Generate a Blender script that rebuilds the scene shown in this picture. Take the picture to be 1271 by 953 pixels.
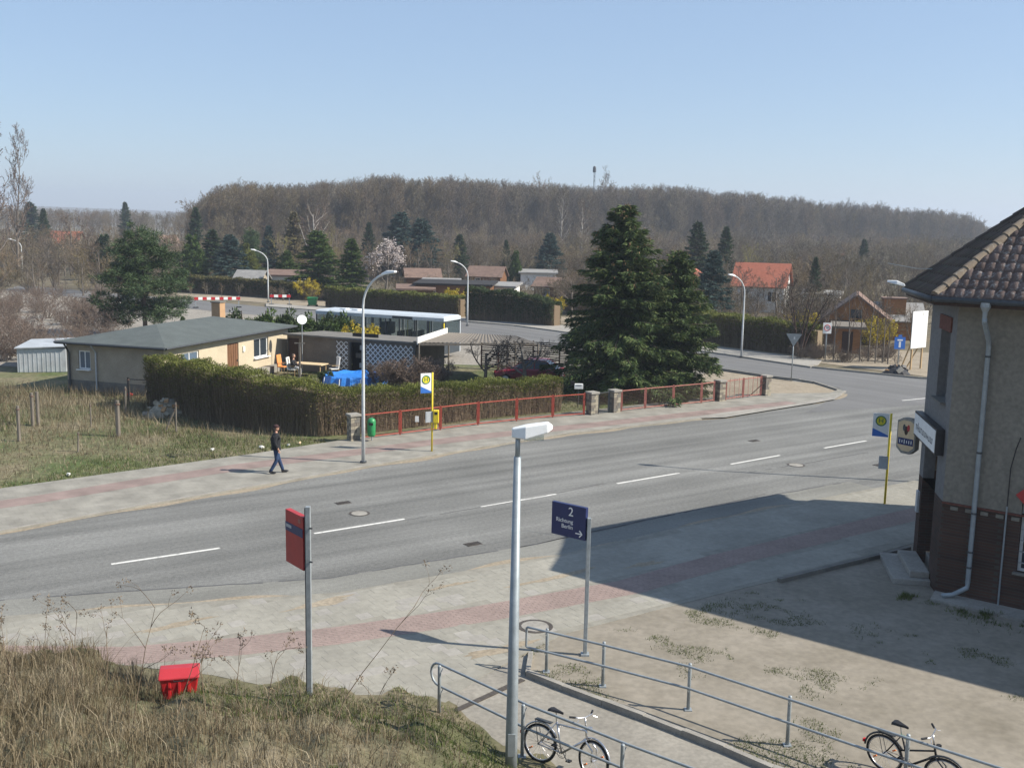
import bpy, bmesh, math, random
import numpy as np
from mathutils import Vector, Matrix
for o in list(bpy.data.objects): bpy.data.objects.remove(o)
SC = bpy.context.scene
COL = SC.collection
R = math.radians

# ---------------------------------------------------------------- camera
F_PX, PITCH, ROLL, CAM_H = 1300.0, R(8.75), R(1.15), 9.3
fw = np.array([0, math.cos(PITCH), -math.sin(PITCH)])
rt0 = np.array([1.0, 0, 0]); up0 = np.cross(rt0, fw)
rt = math.cos(ROLL)*rt0 + math.sin(ROLL)*up0
up = -math.sin(ROLL)*rt0 + math.cos(ROLL)*up0
cd = bpy.data.cameras.new('camera'); cam = bpy.data.objects.new('camera', cd); COL.objects.link(cam)
cd.sensor_width = 36; cd.lens = 36*F_PX/1271; cd.clip_start = 0.1; cd.clip_end = 8000
M = Matrix.Identity(4)
for i in range(3):
    M[i][0] = rt[i]; M[i][1] = up[i]; M[i][2] = -fw[i]
M[2][3] = CAM_H
cam.matrix_world = M
SC.camera = cam

# ---------------------------------------------------------------- sky, sun, exposure
SUN_AZ, SUN_EL = R(171), R(40)        # azimuth in which shadows fall; elevation
to_sun = Vector((-math.cos(SUN_AZ)*math.cos(SUN_EL), -math.sin(SUN_AZ)*math.cos(SUN_EL), math.sin(SUN_EL)))
W = bpy.data.worlds.new('World'); SC.world = W; W.use_nodes = True
nt = W.node_tree; bg = nt.nodes['Background']
sky = nt.nodes.new('ShaderNodeTexSky'); sky.sky_type = 'NISHITA'; sky.sun_disc = False
sky.sun_elevation = SUN_EL; sky.sun_rotation = math.atan2(to_sun.x, to_sun.y)
sky.altitude = 50; sky.air_density = 1.0; sky.dust_density = 0.3; sky.ozone_density = 3.2
hz_ = nt.nodes.new('ShaderNodeMix'); hz_.data_type = 'RGBA'; hz_.inputs[0].default_value = 0.6; hz_.inputs[7].default_value = (1.9, 2.6, 3.75, 1)   # thin even veil over the whole sky
nt.links.new(sky.outputs[0], hz_.inputs[6]); nt.links.new(hz_.outputs[2], bg.inputs[0]); bg.inputs[1].default_value = 0.09
sl = bpy.data.lights.new('sun', 'SUN'); sl.energy = 4.0; sl.angle = R(0.55); sl.color = (1.0, 0.93, 0.82)
so = bpy.data.objects.new('sun', sl); COL.objects.link(so)
so.rotation_euler = (-to_sun).to_track_quat('-Z', 'Y').to_euler(); so.location = (60, -20, 60)
SC.view_settings.view_transform = 'Standard'; SC.view_settings.look = 'None'
SC.view_settings.exposure = 1.0; SC.view_settings.gamma = 1.0
SC.render.resolution_x, SC.render.resolution_y = 1024, 767

# ---------------------------------------------------------------- pixel -> place
def ray(x, y): return fw + rt*((x-635.5)/F_PX) + up*((476.5-y)/F_PX)
def P(x, y, z=0.0):
    d = ray(x, y); t = (z-CAM_H)/d[2]; p = d*t; return (p[0], p[1], z)
def PX(x, y, Y):                      # the point on a pixel's ray at depth Y
    d = ray(x, y); t = Y/d[1]; return (d[0]*t, Y, CAM_H+d[2]*t)
def top_z(px, py, Y): return PX(px, py, Y)[2]

# ---------------------------------------------------------------- materials
MATS = {}
def nodes(name):
    m = bpy.data.materials.new(name); m.use_nodes = True
    t = m.node_tree; b = t.nodes['Principled BSDF']; MATS[name] = m
    return m, t, b
def mat(name, c, rough=0.8, var=0.15, scale=6.0, bump=0.0, metal=0.0, c2=None, stretch=None, rotz=0.0, detail=6.0, spec=0.3, lo=0.35, hi=0.65, coords='Object', fine=0.0, bdist=0.02):
    m, t, b = nodes(name); L = t.links.new
    tc = t.nodes.new('ShaderNodeTexCoord'); mp = t.nodes.new('ShaderNodeMapping')
    if coords == 'World': tc = t.nodes.new('ShaderNodeNewGeometry'); coords = 'Position'
    L(tc.outputs[coords], mp.inputs[0])
    if stretch: mp.inputs['Scale'].default_value = stretch
    mp.inputs['Rotation'].default_value = (0, 0, rotz)
    n = t.nodes.new('ShaderNodeTexNoise'); n.inputs['Scale'].default_value = scale; n.inputs['Detail'].default_value = detail; n.inputs['Roughness'].default_value = 0.65
    L(mp.outputs[0], n.inputs[0])
    r = t.nodes.new('ShaderNodeValToRGB'); e = r.color_ramp.elements
    e[0].position, e[1].position = lo, hi
    ca = c if c2 else tuple(x*(1-var) for x in c); cb = c2 if c2 else tuple(min(1, x*(1+var)) for x in c)
    e[0].color = (*ca, 1); e[1].color = (*cb, 1)
    L(n.outputs[0], r.inputs[0]); col = r.outputs[0]
    if fine:
        n2 = t.nodes.new('ShaderNodeTexNoise'); n2.inputs['Scale'].default_value = scale*14; n2.inputs['Detail'].default_value = 3
        L(tc.outputs[coords], n2.inputs[0])
        mr = t.nodes.new('ShaderNodeMapRange'); mr.inputs[1].default_value = .3; mr.inputs[2].default_value = .7
        mr.inputs[3].default_value = 1-fine; mr.inputs[4].default_value = 1+fine
        L(n2.outputs[0], mr.inputs[0])
        mx = t.nodes.new('ShaderNodeVectorMath'); mx.operation = 'MULTIPLY'
        L(col, mx.inputs[0]); L(mr.outputs[0], mx.inputs[1]); col = mx.outputs[0]
    L(col, b.inputs['Base Color'])
    b.inputs['Roughness'].default_value = rough; b.inputs['Metallic'].default_value = metal
    b.inputs['Specular IOR Level'].default_value = spec
    if bump:
        bp = t.nodes.new('ShaderNodeBump'); bp.inputs['Strength'].default_value = bump; bp.inputs['Distance'].default_value = bdist
        L(n.outputs[0], bp.inputs['Height']); L(bp.outputs[0], b.inputs['Normal'])
    return m
def leafmat(name, cols, rough=0.7, trans=0.25, patch=0.0, inst=0.0):
    """foliage: colour varies from leaf to leaf (random per mesh island)"""
    m, t, b = nodes(name); L = t.links.new
    g = t.nodes.new('ShaderNodeNewGeometry'); r = t.nodes.new('ShaderNodeValToRGB')
    e = r.color_ramp.elements; k = len(cols)
    for i in range(k-2): e.new(0.5)
    for i, c in enumerate(cols): e[i].position = i/(k-1); e[i].color = (*c, 1)
    src = g.outputs['Random Per Island']
    if patch:
        tc = t.nodes.new('ShaderNodeTexCoord'); n = t.nodes.new('ShaderNodeTexNoise'); n.inputs['Scale'].default_value = patch; n.inputs['Detail'].default_value = 3
        L(tc.outputs['Object'], n.inputs[0])
        mr = t.nodes.new('ShaderNodeMapRange'); mr.inputs[1].default_value = .3; mr.inputs[2].default_value = .7; mr.inputs[3].default_value = -.35; mr.inputs[4].default_value = .35
        L(n.outputs[0], mr.inputs[0]); a = t.nodes.new('ShaderNodeMath'); a.operation = 'ADD'
        L(src, a.inputs[0]); L(mr.outputs[0], a.inputs[1]); src = a.outputs[0]
    L(src, r.inputs[0]); colr = r.outputs[0]
    if inst:                          # every tree of a mass has its own tone
        oi = t.nodes.new('ShaderNodeObjectInfo'); hs_ = t.nodes.new('ShaderNodeHueSaturation'); L(colr, hs_.inputs['Color'])
        for k_, lo_, hi_, mul in (('Value',1-inst,1+inst,1.0),('Hue',.485,.52,7.31),('Saturation',.7,1.3,3.77)):
            mm = t.nodes.new('ShaderNodeMath'); mm.operation = 'MULTIPLY'; mm.inputs[1].default_value = mul; L(oi.outputs['Random'], mm.inputs[0]); fr = t.nodes.new('ShaderNodeMath'); fr.operation = 'FRACT'; L(mm.outputs[0], fr.inputs[0])
            mr = t.nodes.new('ShaderNodeMapRange'); mr.inputs[3].default_value = lo_; mr.inputs[4].default_value = hi_; L(fr.outputs[0], mr.inputs[0]); L(mr.outputs[0], hs_.inputs[k_])
        colr = hs_.outputs[0]
    L(colr, b.inputs['Base Color'])
    b.inputs['Roughness'].default_value = rough; b.inputs['Specular IOR Level'].default_value = 0.2
    if trans:
        tr = t.nodes.new('ShaderNodeBsdfTranslucent'); L(r.outputs[0], tr.inputs[0])
        mx = t.nodes.new('ShaderNodeMixShader'); mx.inputs[0].default_value = trans
        L(b.outputs[0], mx.inputs[1]); L(tr.outputs[0], mx.inputs[2]); L(mx.outputs[0], t.nodes['Material Output'].inputs[0])
    return m
def glassmat(name, c, trans=0.0, rough=0.08):
    m, t, b = nodes(name); b.inputs['Base Color'].default_value = (*c, 1); b.inputs['Roughness'].default_value = rough; b.inputs['Specular IOR Level'].default_value = 0.6
    if trans:
        tr = t.nodes.new('ShaderNodeBsdfTransparent'); tr.inputs[0].default_value = (.85, .9, .9, 1)
        mx = t.nodes.new('ShaderNodeMixShader'); mx.inputs[0].default_value = trans
        t.links.new(b.outputs[0], mx.inputs[1]); t.links.new(tr.outputs[0], mx.inputs[2]); t.links.new(mx.outputs[0], t.nodes['Material Output'].inputs[0])
    return m
def brickmat(name, ca, cb, mortar, bw=0.25, bh=0.078, rotz=0.0, vertical=True, bump=0.6, msize=0.01, rough=0.85, coords='Object'):
    m, t, b = nodes(name); L = t.links.new
    tc = t.nodes.new('ShaderNodeTexCoord'); mp = t.nodes.new('ShaderNodeMapping'); L(tc.outputs[coords], mp.inputs[0])
    if vertical:   # use x+y and z
        sx = t.nodes.new('ShaderNodeSeparateXYZ'); L(mp.outputs[0], sx.inputs[0])
        a = t.nodes.new('ShaderNodeMath'); a.operation = 'ADD'; L(sx.outputs[0], a.inputs[0]); L(sx.outputs[1], a.inputs[1])
        cx = t.nodes.new('ShaderNodeCombineXYZ'); L(a.outputs[0], cx.inputs[0]); L(sx.outputs[2], cx.inputs[1]); v = cx.outputs[0]
    else:
        mp.inputs['Rotation'].default_value = (0, 0, rotz); v = mp.outputs[0]
    k = t.nodes.new('ShaderNodeTexBrick'); L(v, k.inputs[0])
    k.inputs['Color1'].default_value = (*ca, 1); k.inputs['Color2'].default_value = (*cb, 1); k.inputs['Mortar'].default_value = (*mortar, 1)
    k.inputs['Scale'].default_value = 1; k.inputs['Mortar Size'].default_value = msize; k.inputs['Brick Width'].default_value = bw; k.inputs['Row Height'].default_value = bh
    n = t.nodes.new('ShaderNodeTexNoise'); n.inputs['Scale'].default_value = 1.3; n.inputs['Detail'].default_value = 8; L(tc.outputs[coords], n.inputs[0])
    mr = t.nodes.new('ShaderNodeMapRange'); mr.inputs[1].default_value = .3; mr.inputs[2].default_value = .7; mr.inputs[3].default_value = .78; mr.inputs[4].default_value = 1.18; L(n.outputs[0], mr.inputs[0])
    mx = t.nodes.new('ShaderNodeVectorMath'); mx.operation = 'MULTIPLY'; L(k.outputs[0], mx.inputs[0]); L(mr.outputs[0], mx.inputs[1])
    L(mx.outputs[0], b.inputs['Base Color']); b.inputs['Roughness'].default_value = rough; b.inputs['Specular IOR Level'].default_value = .2
    bp = t.nodes.new('ShaderNodeBump'); bp.inputs['Strength'].default_value = bump; bp.inputs['Distance'].default_value = .008; bp.invert = True
    L(k.outputs['Fac'], bp.inputs['Height']); L(bp.outputs[0], b.inputs['Normal'])
    return m

ROADROT = -R(34)
def roadmat(name, c, rot, streak=.16, patch=.10, speck=.16):
    m, t, b = nodes(name); L = t.links.new; g = t.nodes.new('ShaderNodeNewGeometry')
    r1 = t.nodes.new('ShaderNodeMapping'); r1.inputs['Rotation'].default_value = (0,0,rot); L(g.outputs['Position'], r1.inputs[0])
    s1 = t.nodes.new('ShaderNodeMapping'); s1.inputs['Scale'].default_value = (.025,1,1); L(r1.outputs[0], s1.inputs[0])
    out = None
    for v, sc, amt, det in ((s1.outputs[0],1.1,streak,5),(g.outputs['Position'],.22,patch,6),(g.outputs['Position'],9.0,speck*.6,2),(g.outputs['Position'],34.0,speck,1)):
        n = t.nodes.new('ShaderNodeTexNoise'); n.inputs['Scale'].default_value = sc; n.inputs['Detail'].default_value = det; L(v, n.inputs[0])
        mr = t.nodes.new('ShaderNodeMapRange'); mr.inputs[1].default_value = .3; mr.inputs[2].default_value = .7; mr.inputs[3].default_value = 1-amt; mr.inputs[4].default_value = 1+amt; L(n.outputs[0], mr.inputs[0])
        if out is None: out = mr.outputs[0]
        else: k = t.nodes.new('ShaderNodeMath'); k.operation = 'MULTIPLY'; L(out, k.inputs[0]); L(mr.outputs[0], k.inputs[1]); out = k.outputs[0]
    v = t.nodes.new('ShaderNodeVectorMath'); v.operation = 'SCALE'; v.inputs[0].default_value = c; L(out, v.inputs['Scale']); L(v.outputs[0], b.inputs['Base Color'])
    b.inputs['Roughness'].default_value = .9; b.inputs['Specular IOR Level'].default_value = .25
roadmat('asphalt', (.162,.162,.152), ROADROT, .30, .14, .24); roadmat('asphalt_edge', (.192,.19,.17), ROADROT, .16, .14, .16); roadmat('asphalt_new', (.145,.144,.141), R(48), .12, .08, .13)
mat('tar', (.095,.095,.095), .8, .2, 3)
mat('paint_white', (.30,.295,.28), .8, scale=7, c2=(.62,.61,.57), lo=.30, hi=.46, coords='World')
mat('slab', (.262,.25,.212), .9, .13, .5, fine=.09, coords='World')
mat('slab_pale', (.285,.27,.24), .9, .12, .6, fine=.09, coords='World')
mat('slab_red', (.255,.195,.172), .9, .12, .7, fine=.09, coords='World')
mat('joint_sand', (.23,.218,.183), .95, .15, 3, fine=.1)
brickmat('far_slab', (.258,.246,.212), (.247,.235,.202), (.226,.213,.182), .35, .35, R(-34), vertical=False, bump=.3, msize=.012)
brickmat('far_red', (.25,.19,.17), (.243,.185,.165), (.225,.18,.157), .2, .1, R(-34), vertical=False, bump=.3, msize=.008)
mat('kerb', (.27,.255,.225), .9, .2, 2.5, bump=.3, fine=.15)
mat('sand', (.235,.195,.14), .95, scale=.8, c2=(.30,.255,.19), bump=.5, fine=.22, detail=10)
mat('dirt', (.175,.155,.12), .95, scale=.45, c2=(.27,.242,.198), bump=.2, fine=.12, detail=10, lo=.3, hi=.7)
mat('soil', (.085,.088,.04), .95, scale=.5, c2=(.18,.15,.098), bump=.4, fine=.25, detail=10)
mat('turf', (.075,.10,.032), .95, scale=.28, c2=(.165,.142,.085), bump=.4, fine=.35, detail=10, lo=.38, hi=.62)
mat('ground', (.10,.088,.055), .95, scale=.05, c2=(.155,.13,.085), bump=.5, fine=.3, detail=10)
mat('gravel', (.215,.195,.165), .95, scale=.4, c2=(.29,.265,.225), bump=.6, fine=.35, detail=10)
mat('iron', (.10,.085,.07), .6, .25, 12, bump=.3, metal=.4)
mat('concrete', (.27,.255,.225), .9, .14, .9, bump=.15, fine=.12)
mat('path_concrete', (.235,.218,.185), .95, .14, .8, fine=.14)
mat('concrete_dark', (.16,.15,.132), .9, .2, 2.0, bump=.3, fine=.15)
mat('galv', (.27,.305,.325), .5, .12, 5, metal=.35, fine=.06, spec=.5)
mat('galv_post', (.29,.32,.335), .55, .14, 7, metal=.3, fine=.08, spec=.5)
mat('dark_steel', (.07,.075,.08), .5, .15, 8, metal=.3)
mat('white_plastic', (.78,.79,.78), .35, .05, 5, spec=.5)
mat('lamp_grey', (.55,.57,.57), .45, .1, 6, spec=.5)
mat('sign_white', (.80,.80,.77), .45, .04, 5, spec=.4)
mat('sign_blue', (.022,.032,.105), .45, .08, 5, spec=.4)
mat('bright_blue', (.04,.16,.52), .45, .1, 5, spec=.4)
mat('sign_red', (.38,.03,.03), .45, .08, 5, spec=.4)
mat('bin_red', (.46,.018,.022), .4, .08, 3, spec=.5)
mat('lid_red', (.40,.028,.035), .45, .08, 3, spec=.5)
mat('post_yellow', (.72,.55,.03), .5, .08, 6, spec=.4)
mat('sign_yellow', (.72,.62,.04), .5, .05, 6)
mat('sign_green', (.02,.16,.07), .5, .05, 6)
mat('bin_green', (.02,.22,.07), .45, .1, 6, spec=.5)
mat('fence_red', (.34,.075,.05), .65, .2, 7, fine=.1)
mat('fence_pink', (.36,.15,.12), .75, .22, 7, fine=.1)
mat('wire', (.14,.09,.07), .7, .2, 6)
mat('black', (.018,.018,.02), .5, .2, 8)
mat('rubber', (.02,.02,.021), .8, .2, 12)
mat('chrome', (.58,.58,.60), .28, .06, 6, metal=.85)
mat('reflector', (.75,.19,.04), .3, .08, 8, spec=.5)
mat('plaster', (.18,.165,.135), .95, scale=.7, c2=(.21,.193,.16), bump=.8, fine=.16, detail=10, bdist=.015)
mat('plaster_grey', (.165,.16,.155), .95, scale=.7, c2=(.19,.186,.18), bump=.6, fine=.12, detail=10, bdist=.012)
brickmat('brick_wall', (.078,.042,.030), (.052,.031,.024), (.066,.056,.048))
mat('brick_trim', (.14,.055,.04), .9, .25, 9, bump=.4)
mat('wood_dark', (.05,.028,.02), .7, .25, 3, stretch=(8,8,.6))
mat('wood_brown', (.16,.08,.04), .75, .25, 3, stretch=(6,6,.6), fine=.15)
mat('wood_orange', (.27,.125,.045), .7, .25, 3, stretch=(1,1,8), fine=.12)
mat('wood_pale', (.40,.28,.15), .75, .2, 3, stretch=(6,6,.6), fine=.1)
mat('wood_grey', (.165,.145,.12), .9, .25, 4, stretch=(6,6,.6), fine=.15)
mat('tile_red', (.165,.095,.08), .85, scale=3.5, c2=(.25,.16,.14), bump=.4, fine=.35, coords='Generated')
def tilemat(name, c1, c2, moss, amount):
    m, t, b = nodes(name); L = t.links.new
    tc = t.nodes.new('ShaderNodeTexCoord'); oi = t.nodes.new('ShaderNodeObjectInfo')
    g = t.nodes.new('ShaderNodeNewGeometry')
    n = t.nodes.new('ShaderNodeTexNoise'); n.inputs['Scale'].default_value = 9; n.inputs['Detail'].default_value = 8; n.inputs['Roughness'].default_value = .75; L(g.outputs['Position'], n.inputs[0])
    r = t.nodes.new('ShaderNodeValToRGB'); r.color_ramp.elements[0].color = (*c1, 1); r.color_ramp.elements[1].color = (*c2, 1); L(oi.outputs['Random'], r.inputs[0])
    mr = t.nodes.new('ShaderNodeMapRange'); mr.inputs[1].default_value = amount; mr.inputs[2].default_value = amount+.12; L(n.outputs[0], mr.inputs[0])
    mx = t.nodes.new('ShaderNodeMix'); mx.data_type = 'RGBA'; L(mr.outputs[0], mx.inputs[0]); L(r.outputs[0], mx.inputs[6]); mx.inputs[7].default_value = (*moss, 1)
    L(mx.outputs[2], b.inputs['Base Color']); b.inputs['Roughness'].default_value = .85; b.inputs['Specular IOR Level'].default_value = .2
    bp = t.nodes.new('ShaderNodeBump'); bp.inputs['Strength'].default_value = .5; bp.inputs['Distance'].default_value = .02; L(n.outputs[0], bp.inputs['Height']); L(bp.outputs[0], b.inputs['Normal'])
    return m
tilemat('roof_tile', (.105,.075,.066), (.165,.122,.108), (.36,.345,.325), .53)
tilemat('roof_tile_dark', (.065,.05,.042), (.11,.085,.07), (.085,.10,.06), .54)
tilemat('ridge_tile', (.17,.135,.10), (.235,.19,.14), (.34,.33,.28), .56)
mat('roof_felt', (.085,.098,.094), .85, .12, 1.4, bump=.2, fine=.12)
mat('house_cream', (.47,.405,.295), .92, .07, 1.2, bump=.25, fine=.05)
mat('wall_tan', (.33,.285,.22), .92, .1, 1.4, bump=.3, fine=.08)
mat('wall_taupe', (.17,.145,.115), .92, .15, 1.2, bump=.4, fine=.12)
mat('metal_pale', (.50,.53,.55), .55, scale=1.2, c2=(.38,.40,.41), metal=.2, fine=.08)
mat('rust', (.13,.07,.05), .85, .3, 4)
mat('red_roof', (.34,.115,.07), .85, .14, 4, fine=.12)
mat('brown_roof', (.17,.115,.09), .9, .2, 2, fine=.12)
mat('grey_roof', (.24,.235,.225), .9, .15, 2, fine=.1)
mat('black_roof', (.03,.028,.028), .9, .2, 2)
mat('white_wall', (.70,.69,.66), .9, .06, 2)
mat('yellow_paint', (.40,.25,.14), .8, .1, 3)
mat('blue_tarp', (.03,.20,.62), .45, .12, 2.5, bump=.5, spec=.5, bdist=.1)
mat('white_cloth', (.75,.73,.68), .85, .08, 4)
mat('orange_cloth', (.62,.25,.08), .85, .1, 4)
mat('table_cream', (.62,.47,.29), .6, .1, 3)
mat('car_red', (.21,.012,.03), .3, .06, 3, spec=.6)
mat('tail_red', (.5,.02,.02), .3, .05, 4, spec=.5)
mat('bus_white', (.46,.50,.53), .45, .07, 3, spec=.5)
mat('bus_dark', (.045,.055,.065), .4, .12, 4, spec=.5)
glassmat('glass_dark', (.03,.04,.05)); glassmat('glass_clear', (.08,.10,.11), .82); glassmat('glass_sky', (.10,.14,.19))
mat('jeans', (.024,.045,.10), .9, .2, 20); mat('jacket', (.016,.017,.02), .85, .2, 20); mat('skin', (.48,.27,.19), .6, .06, 20); mat('cap', (.045,.022,.022), .85, .2, 20); mat('hair_grey', (.13,.10,.08), .9, .2, 30)
mat('grey_cloth', (.33,.34,.35), .9, .1, 20)
mat('rubble', (.29,.26,.20), .95, .25, 5, bump=.6, fine=.2)
mat('rubble_orange', (.36,.21,.10), .95, .25, 5, bump=.6)
mat('litter', (.62,.61,.57), .7, .1, 8)
mat('bag_black', (.02,.02,.022), .4, .1, 8, bump=.5)
mat('bark', (.095,.075,.06), .95, .25, 5, stretch=(4,4,.8), bump=.6, fine=.2)
mat('bark_grey', (.15,.13,.11), .95, .25, 5, stretch=(4,4,.8), bump=.5, fine=.2)
mat('bark_pale', (.40,.37,.33), .9, .25, 4, stretch=(2,2,3), bump=.4, fine=.2)
leafmat('twig', [(.085,.062,.048),(.125,.095,.072),(.16,.125,.10)], trans=0)
leafmat('twig_red', [(.105,.076,.06),(.15,.112,.088),(.19,.147,.118)], trans=0)
leafmat('twig_dark', [(.04,.03,.024),(.06,.046,.036),(.085,.066,.05)], trans=0)
leafmat('twig_olive', [(.10,.085,.045),(.14,.12,.06),(.17,.15,.08)], trans=0)
leafmat('twig_forest', [(.098,.074,.046),(.142,.11,.07),(.185,.148,.098)], trans=0, inst=.4)
leafmat('twig_thicket', [(.095,.072,.045),(.135,.105,.068),(.185,.15,.10)], trans=0, inst=.5)
leafmat('twig_yellow', [(.17,.15,.055),(.24,.21,.075),(.30,.27,.11)], trans=.1)
leafmat('needle', [(.022,.04,.014),(.048,.08,.024),(.08,.118,.036),(.125,.155,.055)], trans=.12, patch=1.2)
leafmat('needle_dark', [(.02,.037,.018),(.04,.066,.03),(.065,.098,.045)], trans=.1, patch=.8)
leafmat('needle_blue', [(.025,.05,.045),(.045,.08,.07),(.075,.115,.10)], trans=.1, patch=1)
leafmat('needle_pine', [(.03,.052,.022),(.055,.09,.038),(.085,.125,.055)], trans=.12, patch=.8)
leafmat('needle_green', [(.034,.06,.014),(.06,.10,.022),(.10,.145,.035)], trans=.15, patch=.8)
leafmat('cone_brown', [(.15,.09,.045),(.22,.14,.075),(.29,.20,.11)], trans=0)
leafmat('hedge_leaf', [(.07,.08,.02),(.12,.14,.03),(.175,.195,.045),(.21,.22,.065)], trans=.3, patch=.7)
leafmat('hedge_dark', [(.026,.042,.015),(.042,.064,.022),(.065,.088,.03)], trans=.15, patch=.6)
leafmat('hedge_olive', [(.075,.068,.027),(.115,.105,.04),(.16,.145,.058)], trans=.15, patch=.6)
leafmat('hedge_twig', [(.10,.074,.047),(.155,.115,.074),(.23,.18,.12)], trans=0)
leafmat('forsythia', [(.36,.27,.02),(.50,.39,.03),(.30,.27,.05)], trans=.3)
leafmat('blossom', [(.44,.37,.34),(.60,.53,.50),(.66,.60,.57)], trans=.2)
leafmat('blossom_pink', [(.30,.13,.15),(.42,.2,.22)], trans=.2)
leafmat('dry_grass', [(.085,.066,.038),(.145,.115,.068),(.215,.175,.11),(.31,.265,.185)], trans=.25, patch=.5)
leafmat('green_grass', [(.05,.07,.02),(.085,.112,.03),(.13,.155,.05)], trans=.3, patch=.5)
leafmat('weed', [(.085,.062,.042),(.14,.105,.07),(.22,.17,.115)], trans=0)

# ---------------------------------------------------------------- mesh helpers
def cross_frame(d):
    d = Vector(d).normalized(); a = Vector((0,0,1)) if abs(d.z) < .9 else Vector((1,0,0))
    u = d.cross(a).normalized(); return u, d.cross(u).normalized()
class MB:
    """collects shapes, builds ONE mesh object"""
    def __init__(s): s.v = []; s.f = []
    def add(s, vs, fs):
        k = len(s.v); s.v += [tuple(v) for v in vs]; s.f += [tuple(i+k for i in f) for f in fs]; return s
    def box(s, x0, x1, y0, y1, z0, z1):
        return s.add([(x0,y0,z0),(x1,y0,z0),(x1,y1,z0),(x0,y1,z0),(x0,y0,z1),(x1,y0,z1),(x1,y1,z1),(x0,y1,z1)],
                     [(0,3,2,1),(4,5,6,7),(0,1,5,4),(1,2,6,5),(2,3,7,6),(3,0,4,7)])
    def obox(s, c, ax, ay, az):        # oriented box: centre, half-axis vectors
        c, ax, ay, az = map(Vector, (c, ax, ay, az)); vs = []
        for k in (-1,1):
            for a, b in ((-1,-1),(1,-1),(1,1),(-1,1)): vs.append(c+ax*a+ay*b+az*k)
        return s.add(vs, [(0,3,2,1),(4,5,6,7),(0,1,5,4),(1,2,6,5),(2,3,7,6),(3,0,4,7)])
    def bar(s, p, q, w, h=None):       # square bar from p to q; w sideways, h upright
        p, q = Vector(p), Vector(q); u, v = cross_frame(q-p)
        return s.obox((p+q)/2, u*(w/2), v*((h or w)/2), (q-p)/2)
    def tube(s, pts, r, n=8, caps=True):
        pts = [Vector(p) for p in pts]; rs = r if isinstance(r, (list,tuple)) else [r]*len(pts); k = len(s.v)
        u = None
        for i, p in enumerate(pts):
            d = (pts[min(i+1,len(pts)-1)]-pts[max(i-1,0)]).normalized()
            if u is None: u, v = cross_frame(d)
            else: u = (u - d*u.dot(d)).normalized(); v = d.cross(u)
            for j in range(n):
                a = 2*math.pi*j/n; s.v.append(tuple(p + (u*math.cos(a)+v*math.sin(a))*rs[i]))
        for i in range(len(pts)-1):
            for j in range(n):
                a = k+i*n+j; b = k+i*n+(j+1)%n; s.f.append((a,b,b+n,a+n))
        if caps: s.f.append(tuple(k+j for j in range(n))[::-1]); s.f.append(tuple(k+(len(pts)-1)*n+j for j in range(n)))
        return s
    def lathe(s, prof, n=16, c=(0,0,0)):   # (radius, z) profile round a vertical axis
        k = len(s.v)
        for r, z in prof:
            for j in range(n):
                a = 2*math.pi*j/n; s.v.append((c[0]+r*math.cos(a), c[1]+r*math.sin(a), c[2]+z))
        for i in range(len(prof)-1):
            for j in range(n):
                a = k+i*n+j; b = k+i*n+(j+1)%n; s.f.append((a,b,b+n,a+n))
        s.f.append(tuple(k+j for j in range(n))[::-1]); s.f.append(tuple(k+(len(prof)-1)*n+j for j in range(n)))
        return s
    def ring(s, c, R_, r, axis, n=24, m=6):   # torus
        c = Vector(c); u, v = cross_frame(axis); w = Vector(axis).normalized(); k = len(s.v)
        for i in range(n):
            a = 2*math.pi*i/n; d = u*math.cos(a)+v*math.sin(a)
            for j in range(m):
                b = 2*math.pi*j/m; s.v.append(tuple(c+d*(R_+r*math.cos(b))+w*(r*math.sin(b))))
        for i in range(n):
            for j in range(m):
                s.f.append((k+i*m+j, k+((i+1)%n)*m+j, k+((i+1)%n)*m+(j+1)%m, k+i*m+(j+1)%m))
        return s
    def prism(s, poly, z0, z1):           # polygon (x,y) extruded in z
        n = len(poly); a = sum(poly[i][0]*poly[(i+1)%n][1]-poly[(i+1)%n][0]*poly[i][1] for i in range(n))
        if a < 0: poly = poly[::-1]
        return s.add([(p[0],p[1],z0) for p in poly]+[(p[0],p[1],z1) for p in poly],
                     [tuple(range(n))[::-1], tuple(range(n,2*n))]+[(i,(i+1)%n,n+(i+1)%n,n+i) for i in range(n)])
    def slab(s, quad, n, th):             # a polygon in space given thickness th along n (pointing out)
        q = [Vector(p) for p in quad]; n = Vector(n)*th; k = len(q)
        return s.add(q+[p+n for p in q], [tuple(range(k))[::-1], tuple(range(k,2*k))]+[(i,(i+1)%k,k+(i+1)%k,k+i) for i in range(k)])
    def build(s, name, m, parent=None, loc=None, rotz=0, smooth=False, bevel=0, fix=True):
        me = bpy.data.meshes.new(name); me.from_pydata(s.v, [], s.f)
        if fix:
            bm = bmesh.new(); bm.from_mesh(me); bmesh.ops.recalc_face_normals(bm, faces=bm.faces)
            bm.to_mesh(me); bm.free()
        return mesh_obj(name, me, m, parent, loc, rotz, smooth, bevel)
def mesh_obj(name, me, m, parent=None, loc=None, rotz=0, smooth=False, bevel=0):
    o = bpy.data.objects.new(name, me); COL.objects.link(o)
    me.materials.append(MATS[m] if isinstance(m, str) else m)
    if parent: o.parent = parent
    if loc is not None: o.location = loc
    o.rotation_euler[2] = rotz
    if smooth: me.shade_smooth()
    if bevel:
        b = o.modifiers.new('bevel', 'BEVEL'); b.width = bevel; b.segments = 2; b.limit_method = 'ANGLE'
    return o
def tag(o, label=None, cat=None, group=None, kind=None):
    if label: o['label'] = label
    if cat: o['category'] = cat
    if group: o['group'] = group
    if kind: o['kind'] = kind
    return o
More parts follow.
